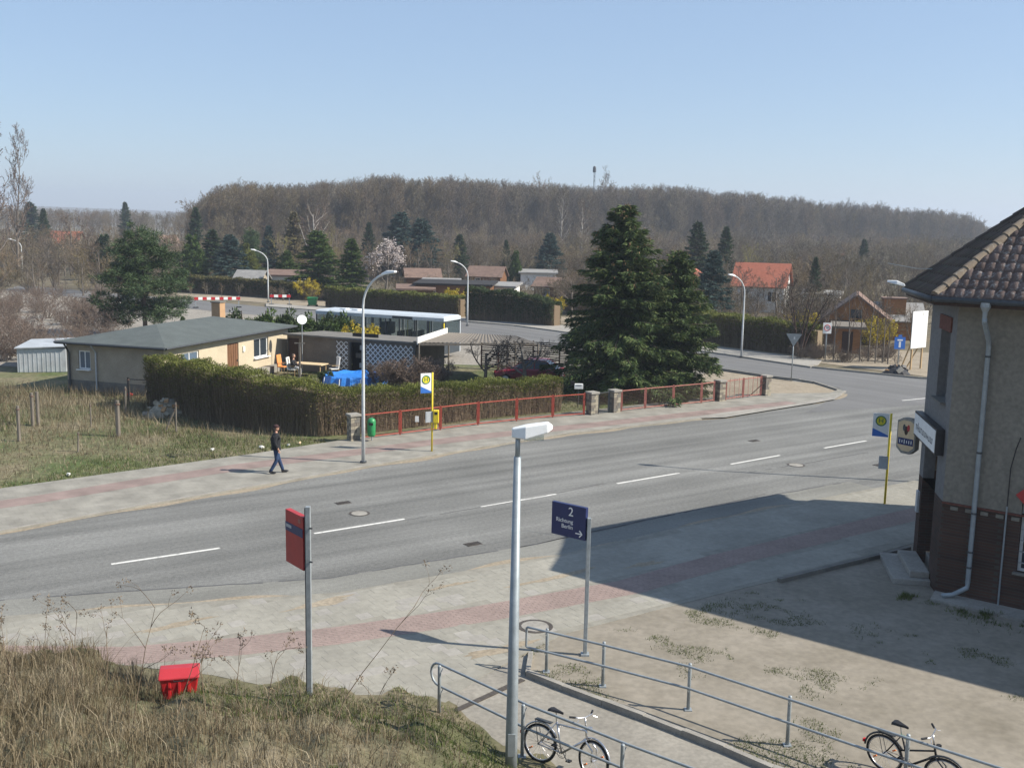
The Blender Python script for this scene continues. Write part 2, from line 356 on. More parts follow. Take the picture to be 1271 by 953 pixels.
def thing(name, label, cat, loc=(0,0,0), rotz=0, group=None):
    o = bpy.data.objects.new(name, None); COL.objects.link(o); o.location = loc; o.rotation_euler[2] = rotz; o.empty_display_size = .2
    return tag(o, label, cat, group)
def copy_tree(o, parent=None):
    c = o.copy(); COL.objects.link(c); c.parent = parent
    for ch in list(o.children): copy_tree(ch, c)
    return c
def np_mesh(name, V, Fc):
    """fast mesh from arrays: V (n,3), Fc (m,k)"""
    me = bpy.data.meshes.new(name); V = np.asarray(V, np.float32); Fc = np.asarray(Fc, np.int32); m, k = Fc.shape
    me.vertices.add(len(V)); me.vertices.foreach_set('co', V.ravel())
    me.loops.add(m*k); me.loops.foreach_set('vertex_index', Fc.ravel())
    me.polygons.add(m); me.polygons.foreach_set('loop_start', np.arange(0, m*k, k, dtype=np.int32)); me.polygons.foreach_set('loop_total', np.full(m, k, np.int32))
    me.update(calc_edges=True); return me
def text_mesh(txt, size, depth=.004, align='CENTER', font_scale=1.0):
    cu = bpy.data.curves.new('t', 'FONT'); cu.body = txt; cu.size = size; cu.extrude = depth; cu.align_x = align; cu.align_y = 'CENTER'
    o = bpy.data.objects.new('t', cu); COL.objects.link(o)
    dg = bpy.context.evaluated_depsgraph_get(); me = bpy.data.meshes.new_from_object(o.evaluated_get(dg))
    bpy.data.objects.remove(o); return me
def text_part(name, txt, size, m, parent, pos, xdir, zdir=(0,0,1), depth=.004, align='CENTER'):
    me = text_mesh(txt, size, depth, align)
    x = Vector(xdir).normalized(); y = Vector(zdir); z = x.cross(y); Mx = Matrix((x, y, z)).transposed().to_4x4(); Mx.translation = Vector(pos)
    me.transform(Mx); me.materials.clear()
    return mesh_obj(name, me, m, parent)
# ================================================================ THE SETTING
rng = np.random.default_rng(7); random.seed(7)
def smooth(t): t = np.clip(t, 0, 1); return t*t*(3-2*t)
FX = [200, 262, 450, 640, 900, 1100, 1215, 1330]
FY = [225, 232, 262, 300, 350, 395, 425, 440]
FH = [0, 1.0, 4.5, 6.0, 5.0, 3.0, 1.2, 0]
def hill(x, y):
    y = np.maximum(np.asarray(y, float), 1.0); px = 635.5 + 1300*np.asarray(x, float)/y
    Yf = np.interp(px, FX, FY); h = np.interp(px, FX, FH)*smooth((y-Yf+45)/110)
    far = 26*smooth((y-1700)/500)*(0.75+.25*np.sin(np.asarray(x)/310.0)+.12*np.sin(np.asarray(x)/97.0))
    return h + far
# ground: one sheet to the horizon
xs = np.concatenate([np.arange(-3000,-300,150), np.arange(-300,500,12), np.arange(500,3001,150)])
ys = np.concatenate([np.arange(-400,0,100), np.arange(0,620,12), np.arange(620,3001,85)])
gx, gy = np.meshgrid(xs, ys); gz = hill(gx, gy) - 0.04
V = np.stack([gx.ravel(), gy.ravel(), gz.ravel()], 1); nx = len(xs); ny = len(ys)
i, j = np.meshgrid(np.arange(nx-1), np.arange(ny-1)); a = (j*nx+i).ravel()
g_ = mesh_obj('ground', np_mesh('ground', V, np.stack([a, a+1, a+nx+1, a+nx], 1)), 'ground', smooth=True); tag(g_, kind='structure')

def sheet(name, poly, z, m, kind='structure', z1=None):
    """a flat sheet (or, with z1, a thin raised slab)"""
    b = MB()
    if z1 is None:
        n = len(poly); b.add([(p[0],p[1],z) for p in poly], [tuple(range(n))])
    else: b.prism([(p[0],p[1]) for p in poly], z1, z)
    o = b.build(name, m); 
    if o.data.polygons and z1 is None and o.data.polygons[0].normal.z < 0: o.data.flip_normals()
    return tag(o, kind=kind)

near_k = [(-45,10.5),(-30,16.2),P(0,768),P(150,757),P(420,738),P(560,714),P(700,690),P(850,655),P(1000,624),P(1090,607),(30,48.2),(62,69.8)]
far_k = [(-50,7),(-34,17.5),P(0,662),P(180,629),P(360,598),P(451,581),P(600,556),P(700,540),P(850,523),P(900,517),P(960,507.5),P(1010,500),P(1038,494),P(1050,487)]
near_k = [p[:2] for p in near_k]; far_k = [p[:2] for p in far_k]
side_near = [p[:2] for p in [P(1050,487),P(1042,481),P(1018,475.5),P(960,468),P(885,457)]] + [(4.5,78.0),(-1.0,83.8),(-9,91.5),(-29,103.5),(-39,111),(-62,127)]
side_far = [p[:2] for p in [P(1140,470),P(1000,456),P(900,441),P(700,413),P(640,405),P(570,399),P(330,381),P(235,372)]] + [(-64,136)]
road = sheet('road', near_k + [(62,90),(40,74)] + [side_far[0]] + [side_far[1]] + [side_near[3]] + far_k[::-1], 0.0, 'asphalt')
sheet('side_road', [(34,68)] + side_far + side_near[::-1] + [P(1000,512)[:2], P(1140,503)[:2], (34,62)], 0.004, 'asphalt_new')

# zones of bare and grown ground
sheet('left_plot', [(-60,20),(-34,17.8)] + far_k[2:5] + [(-6,44),(-12.5,47.5),(-17,53),(-16,60),(-26,62),(-60,70)], -0.024, 'turf')
sheet('garden_ground', [(-7,43.6),(-1.3,48),(2.2,50.3),(11.3,56.5),(15.5,58.9),(17.6,61),(15,65.5),(4,77.5),(-2,83),(-10,76),(-14,70),(-26,62),(-18,53)], -0.020, 'turf')
sheet('gravel_lot', [(-60,70),(-26,62.5),(-13,68.5),(-5,68.5),(5,68),(11,62),(15,65.5),(4.3,78.2),(-1.2,84),(-9,91.7),(-29,103.6),(-62,127),(-110,150)], -0.012, 'gravel')
sheet('corner_ground', [p[:2] for p in [P(880,499),P(960,490),P(1030,489),P(1040,483),P(1012,477),P(960,470.5),P(885,459.5),P(860,470)]], 0.02, 'sand', z1=-.03)
sheet('far_verge', [p[:2] for p in [P(1150,467),P(1000,448),P(900,433),P(700,402),P(575,394),P(330,376),P(235,368)]] + [(-64,150),(-5,112),(8,104),(19,90),(27,84),(40,76)], -0.016, 'sand')

# far pavement along the side road
sheet('side_pavement', [p[:2] for p in [P(1015,453),P(1000,455.3),P(900,440.3),P(700,412.4),P(640,404.4),P(570,398.6),P(330,380.7),P(330,377),P(560,394),P(700,404.5),P(900,432.5),P(960,440),P(1020,448)]], 0.07, 'slab_pale', z1=-.03)

# pavements -------------------------------------------------------------
PZ = 0.07
def inside(poly, x, y):
    c = False; n = len(poly)
    for i in range(n):
        x0,y0 = poly[i][:2]; x1,y1 = poly[i-1][:2]
        if (y0>y) != (y1>y) and x < (x1-x0)*(y-y0)/(y1-y0)+x0: c = not c
    return c
near_back = [p[:2] for p in [P(1271,640),P(1150,672),P(967,722),P(900,738),P(800,764),P(700,790),P(655,812),P(600,842),P(552,876),P(500,866),P(384,866)]] + [(-6,20.2),(-9,20.8),(-14,21.2),(-30,14.5),(-45,9)]
near_poly = near_k[:10] + [(20,41.5),(20,35)] + near_back
NP = sheet('near_pavement', near_poly, PZ-.0025, 'joint_sand', z1=-.03)
far_back = [p[:2] for p in [(-17.6,34.2),P(300,567),P(430,547),P(600,524),P(690,515),P(800,503),P(890,493.5),P(960,489.5),P(1030,489),P(1040,485)]]
far_poly = [(-34,17.9)] + far_k[2:] + far_back[::-1] + [(-36,19.5)]
FP = sheet('far_pavement', far_poly, PZ, 'far_slab', z1=-.03)
def offset_line(pts, d):
    out = []
    for i, p in enumerate(pts):
        a = pts[max(i-1,0)]; b = pts[min(i+1,len(pts)-1)]; t = Vector((b[0]-a[0], b[1]-a[1])).normalized()
        out.append((p[0]-t.y*d, p[1]+t.x*d))
    return out
red_far = [(-30,21.5)] + [P(x,y,PZ)[:2] for x,y in [(50,619),(170,599),(300,579),(451,560),(527,550),(602,541),(700,531),(776,523),(902,509),(985,499.5)]]
b = MB(); l0, l1 = offset_line(red_far, -.5), offset_line(red_far, .5)
b.add([(p[0],p[1],PZ+.004) for p in l0+l1], [(i,i+1,len(l0)+i+1,len(l0)+i) for i in range(len(l0)-1)])
tag(b.build('cycle_strip', 'far_red'), kind='structure')
b = MB()                                                        # newer pale paving by the corner
b.add([(*P(x,y,PZ)[:2],PZ+.005) for x,y in [(848,519.5),(900,511.5),(985,502),(1032,492),(1046,489.5),(1036,495.5),(1008,500.5),(958,508.5),(900,518)]], [tuple(range(9))])
tag(b.build('paving_patch', 'slab_pale'), kind='structure')
# near pavement: every slab is real; the 300 that show largest are single objects
DIRR = Vector((.83,.558)).normalized(); ROTR = math.atan2(DIRR.y, DIRR.x)
red_near = [(-14,20.9)] + [P(x,y,PZ)[:2] for x,y in [(150,814),(300,801),(420,788),(600,761),(780,728),(900,694),(1100,646)]] + [(20,38.2)]
def dist_line(x, y, pts):
    best = 1e9
    for i in range(len(pts)-1):
        ax,ay = pts[i]; bx,by = pts[i+1]; dx,dy = bx-ax,by-ay; t = max(0,min(1,((x-ax)*dx+(y-ay)*dy)/(dx*dx+dy*dy)))
        best = min(best, math.hypot(x-ax-t*dx, y-ay-t*dy))
    return best
def slab_mesh(name, w, m, th=.03):
    s = w/2-.0018; c = .0018; b_ = MB()
    b_.add([(-s,-s,0),(s,-s,0),(s,s,0),(-s,s,0),(-s,-s,th-c),(s,-s,th-c),(s,s,th-c),(-s,s,th-c),(-s+c,-s+c,th),(s-c,-s+c,th),(s-c,s-c,th),(-s+c,s-c,th)],
           [(0,1,5,4),(1,2,6,5),(2,3,7,6),(3,0,4,7),(4,5,9,8),(5,6,10,9),(6,7,11,10),(7,4,8,11),(8,9,10,11)])
    me = bpy.data.meshes.new(name); me.from_pydata(b_.v, [], b_.f); me.materials.append(MATS[m]); return me, b_
SW = .36
slab_me, slab_b = slab_mesh('slab', SW, 'slab'); slab_pale_me, _ = slab_mesh('slab_pale', SW, 'slab_pale')
cells = []
inner = offset_line(near_k, -.16)
for i in range(-70, 80):
    for k in range(-40, 50):
        lx = i*SW + (SW/2 if k % 2 else 0); ly = k*SW
        x = 3 + lx*DIRR.x - ly*DIRR.y; y = 27 + lx*DIRR.y + ly*DIRR.x
        if not (-22 < x < 20 and 15 < y < 42) or not inside(near_poly, x, y): continue
        if min(dist_line(x, y, near_k), dist_line(x, y, near_back)) < .26: continue
        d = dist_line(x, y, red_near)
        if d < .62: continue
        cells.append((x, y))
def seen(x, y):
    v = np.array([x,y,-CAM_H+PZ]); dd = v@fw
    X = 635.5+F_PX*(v@rt)/dd; Y = 476.5-F_PX*(v@up)/dd
    return 0 < X < 1271 and Y < 953 and not (X < 250 and Y > 800)
vis = sorted([c for c in cells if seen(*c)], key=lambda c: c[1]); vis, rest = vis[:300], [c for c in vis[300:]] + [c for c in cells if not seen(*c)]
for x, y in vis:
    o = bpy.data.objects.new('paving_slab', slab_pale_me if random.random() < .14 else slab_me); COL.objects.link(o)
    o.parent = NP; o.location = (x, y, PZ-.03+random.uniform(-.0008,.0008)); o.rotation_euler = (random.uniform(-.001,.001), random.uniform(-.001,.001), ROTR)
b = MB(); cr, sr = math.cos(ROTR), math.sin(ROTR)
for x, y in rest:
    z = PZ-.03+random.uniform(-.0008,.0008)
    b.add([(x+v[0]*cr-v[1]*sr, y+v[0]*sr+v[1]*cr, z+v[2]) for v in slab_b.v], slab_b.f)
o = b.build('paving_slabs', 'slab', NP, fix=False); tag(o, kind='stuff')
b = MB(); bw, bh = .2, .1                                       # red pavers of the cycle strip
for i in range(len(red_near)-1):
    a = Vector(red_near[i]); c = Vector(red_near[i+1]); t = (c-a).normalized(); n = Vector((-t.y, t.x)); L = (c-a).length; ang = math.atan2(t.y, t.x)
    for p in range(int(L/bw)+1):
        for q in range(-5, 5):
            m0 = a + t*(p*bw+.1+(bw/2 if q % 2 else 0)) + n*((q+.5)*bh)
            if not inside(near_poly, m0.x, m0.y): continue
            z = PZ+.001+random.uniform(-.0008,.0008); hw, hh = t*(bw/2-.004), n*(bh/2-.004)
            qd = [m0-hw-hh, m0+hw-hh, m0+hw+hh, m0-hw+hh]
            b.add([(v.x,v.y,z) for v in qd]+[(v.x,v.y,z-.03) for v in qd], [(0,1,2,3),(0,4,5,1),(1,5,6,2),(2,6,7,3),(3,7,4,0)])
tag(b.build('red_pavers', 'slab_red', NP, fix=False), kind='stuff')
# kerb stones
kb = MB(); kb.box(-.495,.495,-.06,.06,-.08,PZ+.012); kmesh = bpy.data.meshes.new('kerb_stone'); kmesh.from_pydata(kb.v, [], kb.f); kmesh.materials.append(MATS['kerb'])
def kerbs(line, parent, off, z=0.0, every=1.0):
    pts = offset_line(line, off); carry = 0
    for i in range(len(pts)-1):
        a = Vector(pts[i]); c = Vector(pts[i+1]); L = (c-a).length; t = (c-a)/L; s = carry
        while s < L:
            p = a+t*s
            if -24 < p.x < 32:
                o = bpy.data.objects.new('kerb_stone', kmesh); COL.objects.link(o); o.parent = parent; o.location = (p.x, p.y, z+random.uniform(-.004,.004)); o.rotation_euler[2] = math.atan2(t.y, t.x)+random.uniform(-.006,.006)
            s += every
        carry = s-L
kerbs(near_k[1:10]+[(20,41.5)], NP, -.07, -.02)
kerbs(far_k[1:], FP, .07)
ck = [p[:2] for p in [P(1036,483.5),P(1012,475.8),P(985,471.5),P(960,468.6),P(900,459.6)]]
KC = tag(MB().prism(offset_line(ck, .12)+offset_line(ck, .02)[::-1], -.03, .05).build('corner_kerb_bed', 'kerb'), kind='structure')
kerbs(ck, KC, .07, .04)
SP = bpy.data.objects['side_pavement']; kerbs([(34,63.5)]+side_far[:6], SP, -.06, .03)
def gutter(line, off, w, name):
    pts = []; b = MB(); rs = random.Random(len(line))
    for i in range(len(line)-1):
        a, c = Vector(line[i]), Vector(line[i+1]); n_ = max(2, int((c-a).length/.5)); pts += [a+(c-a)*(k/n_) for k in range(n_)]
    pts = [p for p in pts if -26 < p.x < 26]; tt = offset_line([tuple(p) for p in pts], off); s = 1 if off > 0 else -1; u = offset_line([tuple(p) for p in pts], off+.0001)
    vs = []
    for i, p in enumerate(pts):
        d = Vector(u[i])-Vector(tt[i]); d = d.normalized(); ww = w*(.55+.45*math.sin(i*.37)+.35*math.sin(i*.93+1)); ww = max(.05, ww); q = Vector(tt[i])+d*s*ww; vs += [(*tt[i],.005),(q.x,q.y,.005)]
    b.add(vs, [(2*i,2*i+1,2*i+3,2*i+2) for i in range(len(pts)-1)]); tag(b.build(name, 'sand'), kind='structure')
gutter(far_k[1:], -.002, .30, 'gutter_sand'); gutter(near_k[1:10], .002, .34, 'gutter_sand')
el = offset_line(near_k[1:10], .05); e2_ = offset_line(near_k[1:10], 1.3); b = MB(); b.add([(*p,.003) for p in el+e2_], [(i,i+1,len(el)+i+1,len(el)+i) for i in range(len(el)-1)]); b.build('road_edge_strip', 'asphalt_edge', road)
def seam(pts, w, name='tar_seam'):
    rs = random.Random(int(pts[0][0]*10)); q = []
    for i in range(len(pts)-1):
        a, c = Vector(pts[i]), Vector(pts[i+1]); n_ = max(2, int((c-a).length/.4)); q += [a+(c-a)*(k/n_) for k in range(n_)]
    q = [(p.x+rs.uniform(-.03,.03), p.y+rs.uniform(-.03,.03)) for p in q]; l0 = offset_line(q, -w/2); l1 = offset_line(q, w/2); b = MB(); b.add([(*p,.0065) for p in l0+l1], [(i,i+1,len(q)+i+1,len(q)+i) for i in range(len(q)-1) if rs.random() > .06]); b.build(name, 'tar', road)
seam(e2_, .07); seam([P(x,y)[:2] for x,y in ((500,646),(640,622),(760,598))], .03); seam([P(x,y)[:2] for x,y in ((930,586),(1010,573),(1085,560))], .05); seam([P(x,y)[:2] for x,y in ((640,680),(760,655),(860,633),(960,611))], .04)
# lane dashes: 3 m painted, 3 m gap
dash = [((138,700),(273,680)),((390,662),(502,644)),((597,629),(690,613)),((766,600),(843,587)),((907,576),(968,565)),((1023,556),(1075,547))]
for a, c in dash:
    p, q = Vector(P(*a)[:2]), Vector(P(*c)[:2]); t = (q-p).normalized(); n = Vector((-t.y,t.x))*.06; b = MB()
    b.add([(*(p-n),.004),(*(q-n),.004),(*(q+n),.004),(*(p+n),.004)], [(0,1,2,3)]); b.build('lane_marking', 'paint_white', road)
t = Vector((.86,.51)); n = Vector((-t.y,t.x))*.06
for p in (Vector((-15.8,23.9)), Vector((21.6,57.2))):
    b = MB(); q = p+t*2.6; b.add([(*(p-n),.008),(*(q-n),.008),(*(q+n),.008),(*(p+n),.008)], [(0,1,2,3)]); b.build('lane_marking', 'paint_white', road)
ln = offset_line(side_far[:6], -.35); l2 = offset_line(side_far[:6], -.5); b = MB()
b.add([(*p,.009) for p in ln[:4]+l2[:4]], [(i,i+1,5+i,4+i) for i in range(3)]); b.build('edge_line', 'paint_white', road)
# manholes, gullies
def manhole(px, py, r, z, pal, label):
    x, y, _ = P(px, py, z); t = thing('manhole_cover', label, 'manhole', (x,y,z-.03))
    MB().lathe([(r,0),(r,.036),(r*.78,.036),(r*.78,.028)], 24).build('frame', 'iron', t); MB().lathe([(r*.76,0),(r*.76,.04)], 24).build('cover', 'concrete' if pal else 'iron', t)
manhole(446,637,.34,0,True,'round manhole cover in the road left of the lane dash'); manhole(988,577,.36,0,True,'round manhole cover in the far lane near the side turning'); manhole(664,777,.42,PZ,True,'pale concrete manhole cover in the pavement by the railing end')
def gully(px, py, label, w=.5, d=.3):
    x, y, _ = P(px, py); t = thing('road_gully', label, 'drain', (x,y,-.02), ROTR)
    b = MB(); b.box(-w/2,w/2,-d/2,-d/2+.03,0,.03).box(-w/2,w/2,d/2-.03,d/2,0,.03).box(-w/2,-w/2+.03,-d/2+.03,d/2-.03,0,.03).box(w/2-.03,w/2,-d/2+.03,d/2-.03,0,.03); b.build('frame', 'iron', t)
    b = MB(); b.box(-w/2+.03,w/2-.03,-d/2+.03,d/2-.03,-.01,.022); b.build('pit', 'black', t)
    for k in range(7):
        x0 = -w/2+.05+k*(w-.1)/7; MB().box(x0,x0+.035,-d/2+.03,d/2-.03,.02,.032).build('grate_bar', 'iron', t)
gully(587,675,'dark iron road gully left of the blue sign panel'); gully(426,624,'small iron gully beside the round manhole on the left'); gully(936,547,'small dark gully in the far lane beyond the dashes'); gully(1091,577,'dark gully beside the nearer bus stop pole')
# yard beside the pub, path and its edging
e0 = [P(655,838,PZ)[:2], P(700,856,PZ)[:2], P(800,893,PZ)[:2], P(900,932,PZ)[:2], P(960,958,PZ)[:2], (9.3,13.3), (12.6,10.3)]
yard = [p[:2] for p in [P(1271,640),P(1150,672),P(967,722),P(900,738),P(800,764),P(700,790),P(655,812)]] + e0 + [(26,4),(30,20),(22,32)]
sheet('dirt_yard', yard, PZ-.012, 'dirt', z1=-.03)
path = [p[:2] for p in [P(657,814),P(600,842),P(552,876)]] + [(0.35,17.0),(1.5,15.8),(6,11.0),(10,7)] + e0[::-1]
sheet('path', path, PZ-.008, 'path_concrete', z1=-.025)
for i in range(len(e0)-1):
    a, c = Vector(e0[i]), Vector(e0[i+1]); n_ = max(1, round((c-a).length/1.0)); 
    for k in range(n_):
        p = a+(c-a)*((k+.5)/n_); o = bpy.data.objects.new('edging_stone', kmesh); COL.objects.link(o); o.parent = bpy.data.objects['path']; o.location = (p.x,p.y,PZ+.03+random.uniform(-.01,.01)); o.rotation_euler[2] = math.atan2((c-a).y,(c-a).x); o.scale = ((c-a).length/n_,1,1)
for (a, c, w) in (((655,838),(659,812),.1),):
    p, q = Vector(P(*a,PZ)[:2]), Vector(P(*c,PZ)[:2]); b = MB(); b.bar((*p,PZ+.02),(*q,PZ+.02),.1,.12); b.build('edging_stone','kerb',bpy.data.objects['path'])
p, q = P(560,884,PZ), P(649,843,PZ); b = MB(); b.bar((p[0],p[1],PZ-.006),(q[0],q[1],PZ-.006),.13,.03); tag(b.build('drain_channel', 'iron'), 'rusty drain channel set across the start of the railed path', 'drain')
p, q = P(967,722,PZ), P(1128,682,PZ); b = MB(); b.bar((p[0],p[1],PZ+.02),(q[0],q[1],PZ+.02),.14,.16); tag(b.build('yard_kerb', 'concrete_dark'), kind='structure')
# railway embankment the picture is taken from
TX = [-60,-30,-14,-9.6,-8.0,-6.4,-3.8,-1.3,.25,1.2,3,6,12]; TY = [0,13,20.3,20.9,20.2,19.55,19.35,18.75,16.9,15.6,13.2,9.4,3]
def emb(x, y):
    d = np.interp(x, TX, TY)-y
    bumps = .05*np.sin(x*2.3+y*1.1)+.05*np.sin(x*1.1-y*2.7)+.03*np.sin(x*4.7+y*3.9)
    d = d+.22*np.sin(x*2.9+y)+.14*np.sin(x*6.1+2*y+1)+.1*np.sin(x*11.3)
    z = np.where(d > 0, .33*d*(1-.35*np.exp(-np.maximum(d,0)/1.2))+bumps*np.clip(d/1.0,0,1)+PZ+.022, PZ+.022+.045*d)
    return np.minimum(z, 6.6)
exs = np.arange(-32, 8.01, .15); eys = np.arange(-8, 22.6, .15); gx, gy = np.meshgrid(exs, eys); gz = emb(gx, gy); nx = len(exs)
V = np.stack([gx.ravel(),gy.ravel(),gz.ravel()],1); i, j = np.meshgrid(np.arange(nx-1), np.arange(len(eys)-1)); a = (j*nx+i).ravel(); Fq = np.stack([a,a+1,a+nx+1,a+nx],1)
keep = V[Fq][:,:,2].max(1) > PZ-.012; 
tag(mesh_obj('embankment', np_mesh('embankment', V, Fq[keep]), 'soil', smooth=True), kind='structure')

def drift(px, py, rx, ry, seed, m='sand', z=PZ+.0035):
    rs = random.Random(seed); x, y, _ = P(px, py, PZ); b = MB(); n = 40; vs = []; ph = [rs.uniform(0,6.28) for _ in range(5)]
    for k in range(n):
        a = 2*math.pi*k/n; w = 1+.28*math.sin(2*a+ph[0])+.22*math.sin(3*a+ph[1])+.16*math.sin(5*a+ph[2])+.12*math.sin(9*a+ph[3])+.08*math.sin(14*a+ph[4]); u, v_ = rx*w*math.cos(a), ry*w*math.sin(a); vs.append((x+u*DIRR.x-v_*DIRR.y, y+u*DIRR.y+v_*DIRR.x, z))
    b.add(vs, [tuple(range(n))]); tag(b.build('sand_drift', m), kind='structure')
for k, (px, py, rx, ry) in enumerate(((400,748,.9,.16),(690,716,1.1,.14),(215,776,.8,.13),(560,726,.5,.1),(620,806,.7,.2),(800,700,.6,.12))): drift(px, py, rx, ry, k)
# ================================================================ THINGS
def proj(p):
    v = np.array(p, float)-[0,0,CAM_H]; d = v@fw; return 635.5+F_PX*(v@rt)/d, 476.5-F_PX*(v@up)/d
def along(K, d, px, z=1.5, lo=0.0, hi=30.0):     # distance along a wall at which it meets picture column px
    inc = proj((K[0]+d[0]*hi, K[1]+d[1]*hi, z))[0] > proj((K[0]+d[0]*lo, K[1]+d[1]*lo, z))[0]
    for _ in range(50):
        m = (lo+hi)/2; x = proj((K[0]+d[0]*m, K[1]+d[1]*m, z))[0]
        if (x < px) == inc: lo = m
        else: hi = m
    return lo
def wall(b, o, u, n, u0, u1, z0, z1, holes=(), th=.15):
    """wall face with real openings and reveals; o origin (x,y), u along, n outward"""
    o, u, n = Vector((*o[:2],0)), Vector((*u[:2],0)), Vector((*n[:2],0))
    us = sorted({u0,u1,*[h[0] for h in holes],*[h[1] for h in holes]}); zs = sorted({z0,z1,*[h[2] for h in holes],*[h[3] for h in holes]})
    pt = lambda a, z, d=0: o+u*a-n*d+Vector((0,0,z))
    for i in range(len(us)-1):
        for k in range(len(zs)-1):
            ua, ub, za, zb = us[i], us[i+1], zs[k], zs[k+1]
            if any(h[0]-1e-6 <= ua and ub <= h[1]+1e-6 and h[2]-1e-6 <= za and zb <= h[3]+1e-6 for h in holes): continue
            b.add([pt(ua,za),pt(ub,za),pt(ub,zb),pt(ua,zb)], [(0,1,2,3)])
    for h in holes:
        for (a0,c0,a1,c1) in ((h[0],h[2],h[1],h[2]),(h[1],h[2],h[1],h[3]),(h[1],h[3],h[0],h[3]),(h[0],h[3],h[0],h[2])):
            b.add([pt(a0,c0),pt(a1,c1),pt(a1,c1,th),pt(a0,c0,th)], [(0,1,2,3)])
    return b
def window(parent, o, u, n, u0, u1, z0, z1, depth=.1, frame='white_plastic', glass='glass_dark', mull=1, sill=None, fw_=.07):
    o, u, n = Vector((*o[:2],0)), Vector((*u[:2],0)), Vector((*n[:2],0)); Z = Vector((0,0,1))
    pt = lambda a, z, d: o+u*a-n*d+Z*z
    b = MB()
    for a0, a1, c0, c1 in ((u0,u1,z0,z0+fw_),(u0,u1,z1-fw_,z1),(u0,u0+fw_,z0+fw_,z1-fw_),(u1-fw_,u1,z0+fw_,z1-fw_)):
        b.obox((pt((a0+a1)/2,(c0+c1)/2,depth)), u*((a1-a0)/2), n*.03, Z*((c1-c0)/2))
    for k in range(mull):
        a = u0+(u1-u0)*(k+1)/(mull+1); b.obox(pt(a,(z0+z1)/2,depth), u*.025, n*.028, Z*((z1-z0)/2-fw_))
    w = b.build('window', frame, parent)
    for k in range(mull+1):
        a0 = u0+fw_*.9+(u1-u0-fw_*1.8)*k/(mull+1); a1 = u0+fw_*.9+(u1-u0-fw_*1.8)*(k+1)/(mull+1)
        b = MB(); b.obox(pt((a0+a1)/2,(z0+z1)/2,depth+.012), u*((a1-a0)/2), n*.006, Z*((z1-z0)/2-fw_*.9)); b.build('pane', glass, w)
    if sill:
        b = MB(); b.obox(pt((u0+u1)/2,z0-.025,-.02), u*((u1-u0)/2+.06), n*.12, Z*.025); b.build('sill', sill, w)
    return w

# ---------------------------------------------------------------- the corner pub on the right
A = Vector((11.05,26.01)); CU = Vector((.79,-.613)); CH = Vector((.18,.984)); RV = Vector((.83,.558)); TCH = 3.05; EAVE = 7.72
B_ = A+CH*TCH; C_ = B_+RV*8.6; D_ = C_+CU*7; E_ = A+CU*15
nG = Vector((-.613,-.79)); nC = Vector((-.984,.18)); nR = Vector((-.558,.83))
pub = thing('corner_pub', 'rendered corner building with brick base and mossy tiled roof, door on its cut corner', 'building', (A.x, A.y, 0))
L2 = lambda p: (p[0]-A.x, p[1]-A.y)
o0, oB, oC, oD, oE = (0,0), L2(B_), L2(C_), L2(D_), L2(E_)
PL = 2.5
b = MB()
wall(b, o0, CU, nG, 0, 15, 0, PL, [(1.86,3.0,1.05,2.5)], .2)
wall(b, o0, CH, nC, 0, TCH, 0, PL, [(.95,2.55,.02,2.5)], .55)
wall(b, oB, RV, nR, 0, 8.6, 0, PL)
b.build('brick_base', 'brick_wall', pub)
b = MB(); wall(b, o0, CU, nG, 0, 15, PL, EAVE+.3, [(1.86,3.0,2.5,3.35)], .2); b.build('wall', 'plaster', pub)
b = MB(); wall(b, o0, CH, nC, 0, TCH, PL, EAVE+.3, [(.95,2.55,2.5,3.45),(.62,1.72,4.95,6.75)], .3); b.build('wall', 'plaster_grey', pub)
b = MB(); wall(b, oB, RV, nR, 0, 8.6, PL, EAVE+.3, [(1.5,2.6,3.2,4.8),(4,5.1,3.2,4.8),(1.5,2.6,5.5,7),(4,5.1,5.5,7)]); wall(b, oC, CU, -nG, 0, 7, 0, EAVE+.3); wall(b, oD, (E_-D_).normalized(), -nC, 0, (E_-D_).length, 0, EAVE+.3); b.build('wall', 'plaster', pub)
window(pub, oB, RV, nR, 1.5, 2.6, 3.2, 4.8, .12); window(pub, oB, RV, nR, 4, 5.1, 3.2, 4.8, .12); window(pub, oB, RV, nR, 1.5, 2.6, 5.5, 7, .12); window(pub, oB, RV, nR, 4, 5.1, 5.5, 7, .12)
window(pub, o0, CH, nC, .62, 1.72, 4.95, 6.75, .24, 'plaster_grey', 'glass_dark', 1, 'concrete_dark')
b = MB(); u3 = Vector((*CH,0)); n3 = Vector((*nC,0)); b.obox(u3*1.17+n3*.01+Vector((0,0,6.95)), u3*.66, n3*.03, (0,0,.19)); b.build('lintel', 'brick_trim', pub)
g3 = Vector((*CU,0)); m3 = Vector((*nG,0))
# barred window with reddish shutter top at the frame's edge
window(pub, o0, CU, nG, 1.86, 3.0, 1.05, 3.35, .16, 'lamp_grey', 'glass_dark', 1, 'concrete_dark')
for k in range(7):
    b = MB(); z = 1.3+k*.28; b.bar(g3*1.9+m3*.02+Vector((0,0,z)), g3*2.96+m3*.02+Vector((0,0,z)), .025); b.build('window_bar', 'galv_post', pub)
b = MB(); b.obox(g3*2.2+m3*.05+Vector((0,0,2.98)), (g3*.5+Vector((0,0,.5))).normalized()*.35, m3*.012, (g3*-.5+Vector((0,0,.5))).normalized()*.35); b.build('red_plate', 'sign_red', pub)
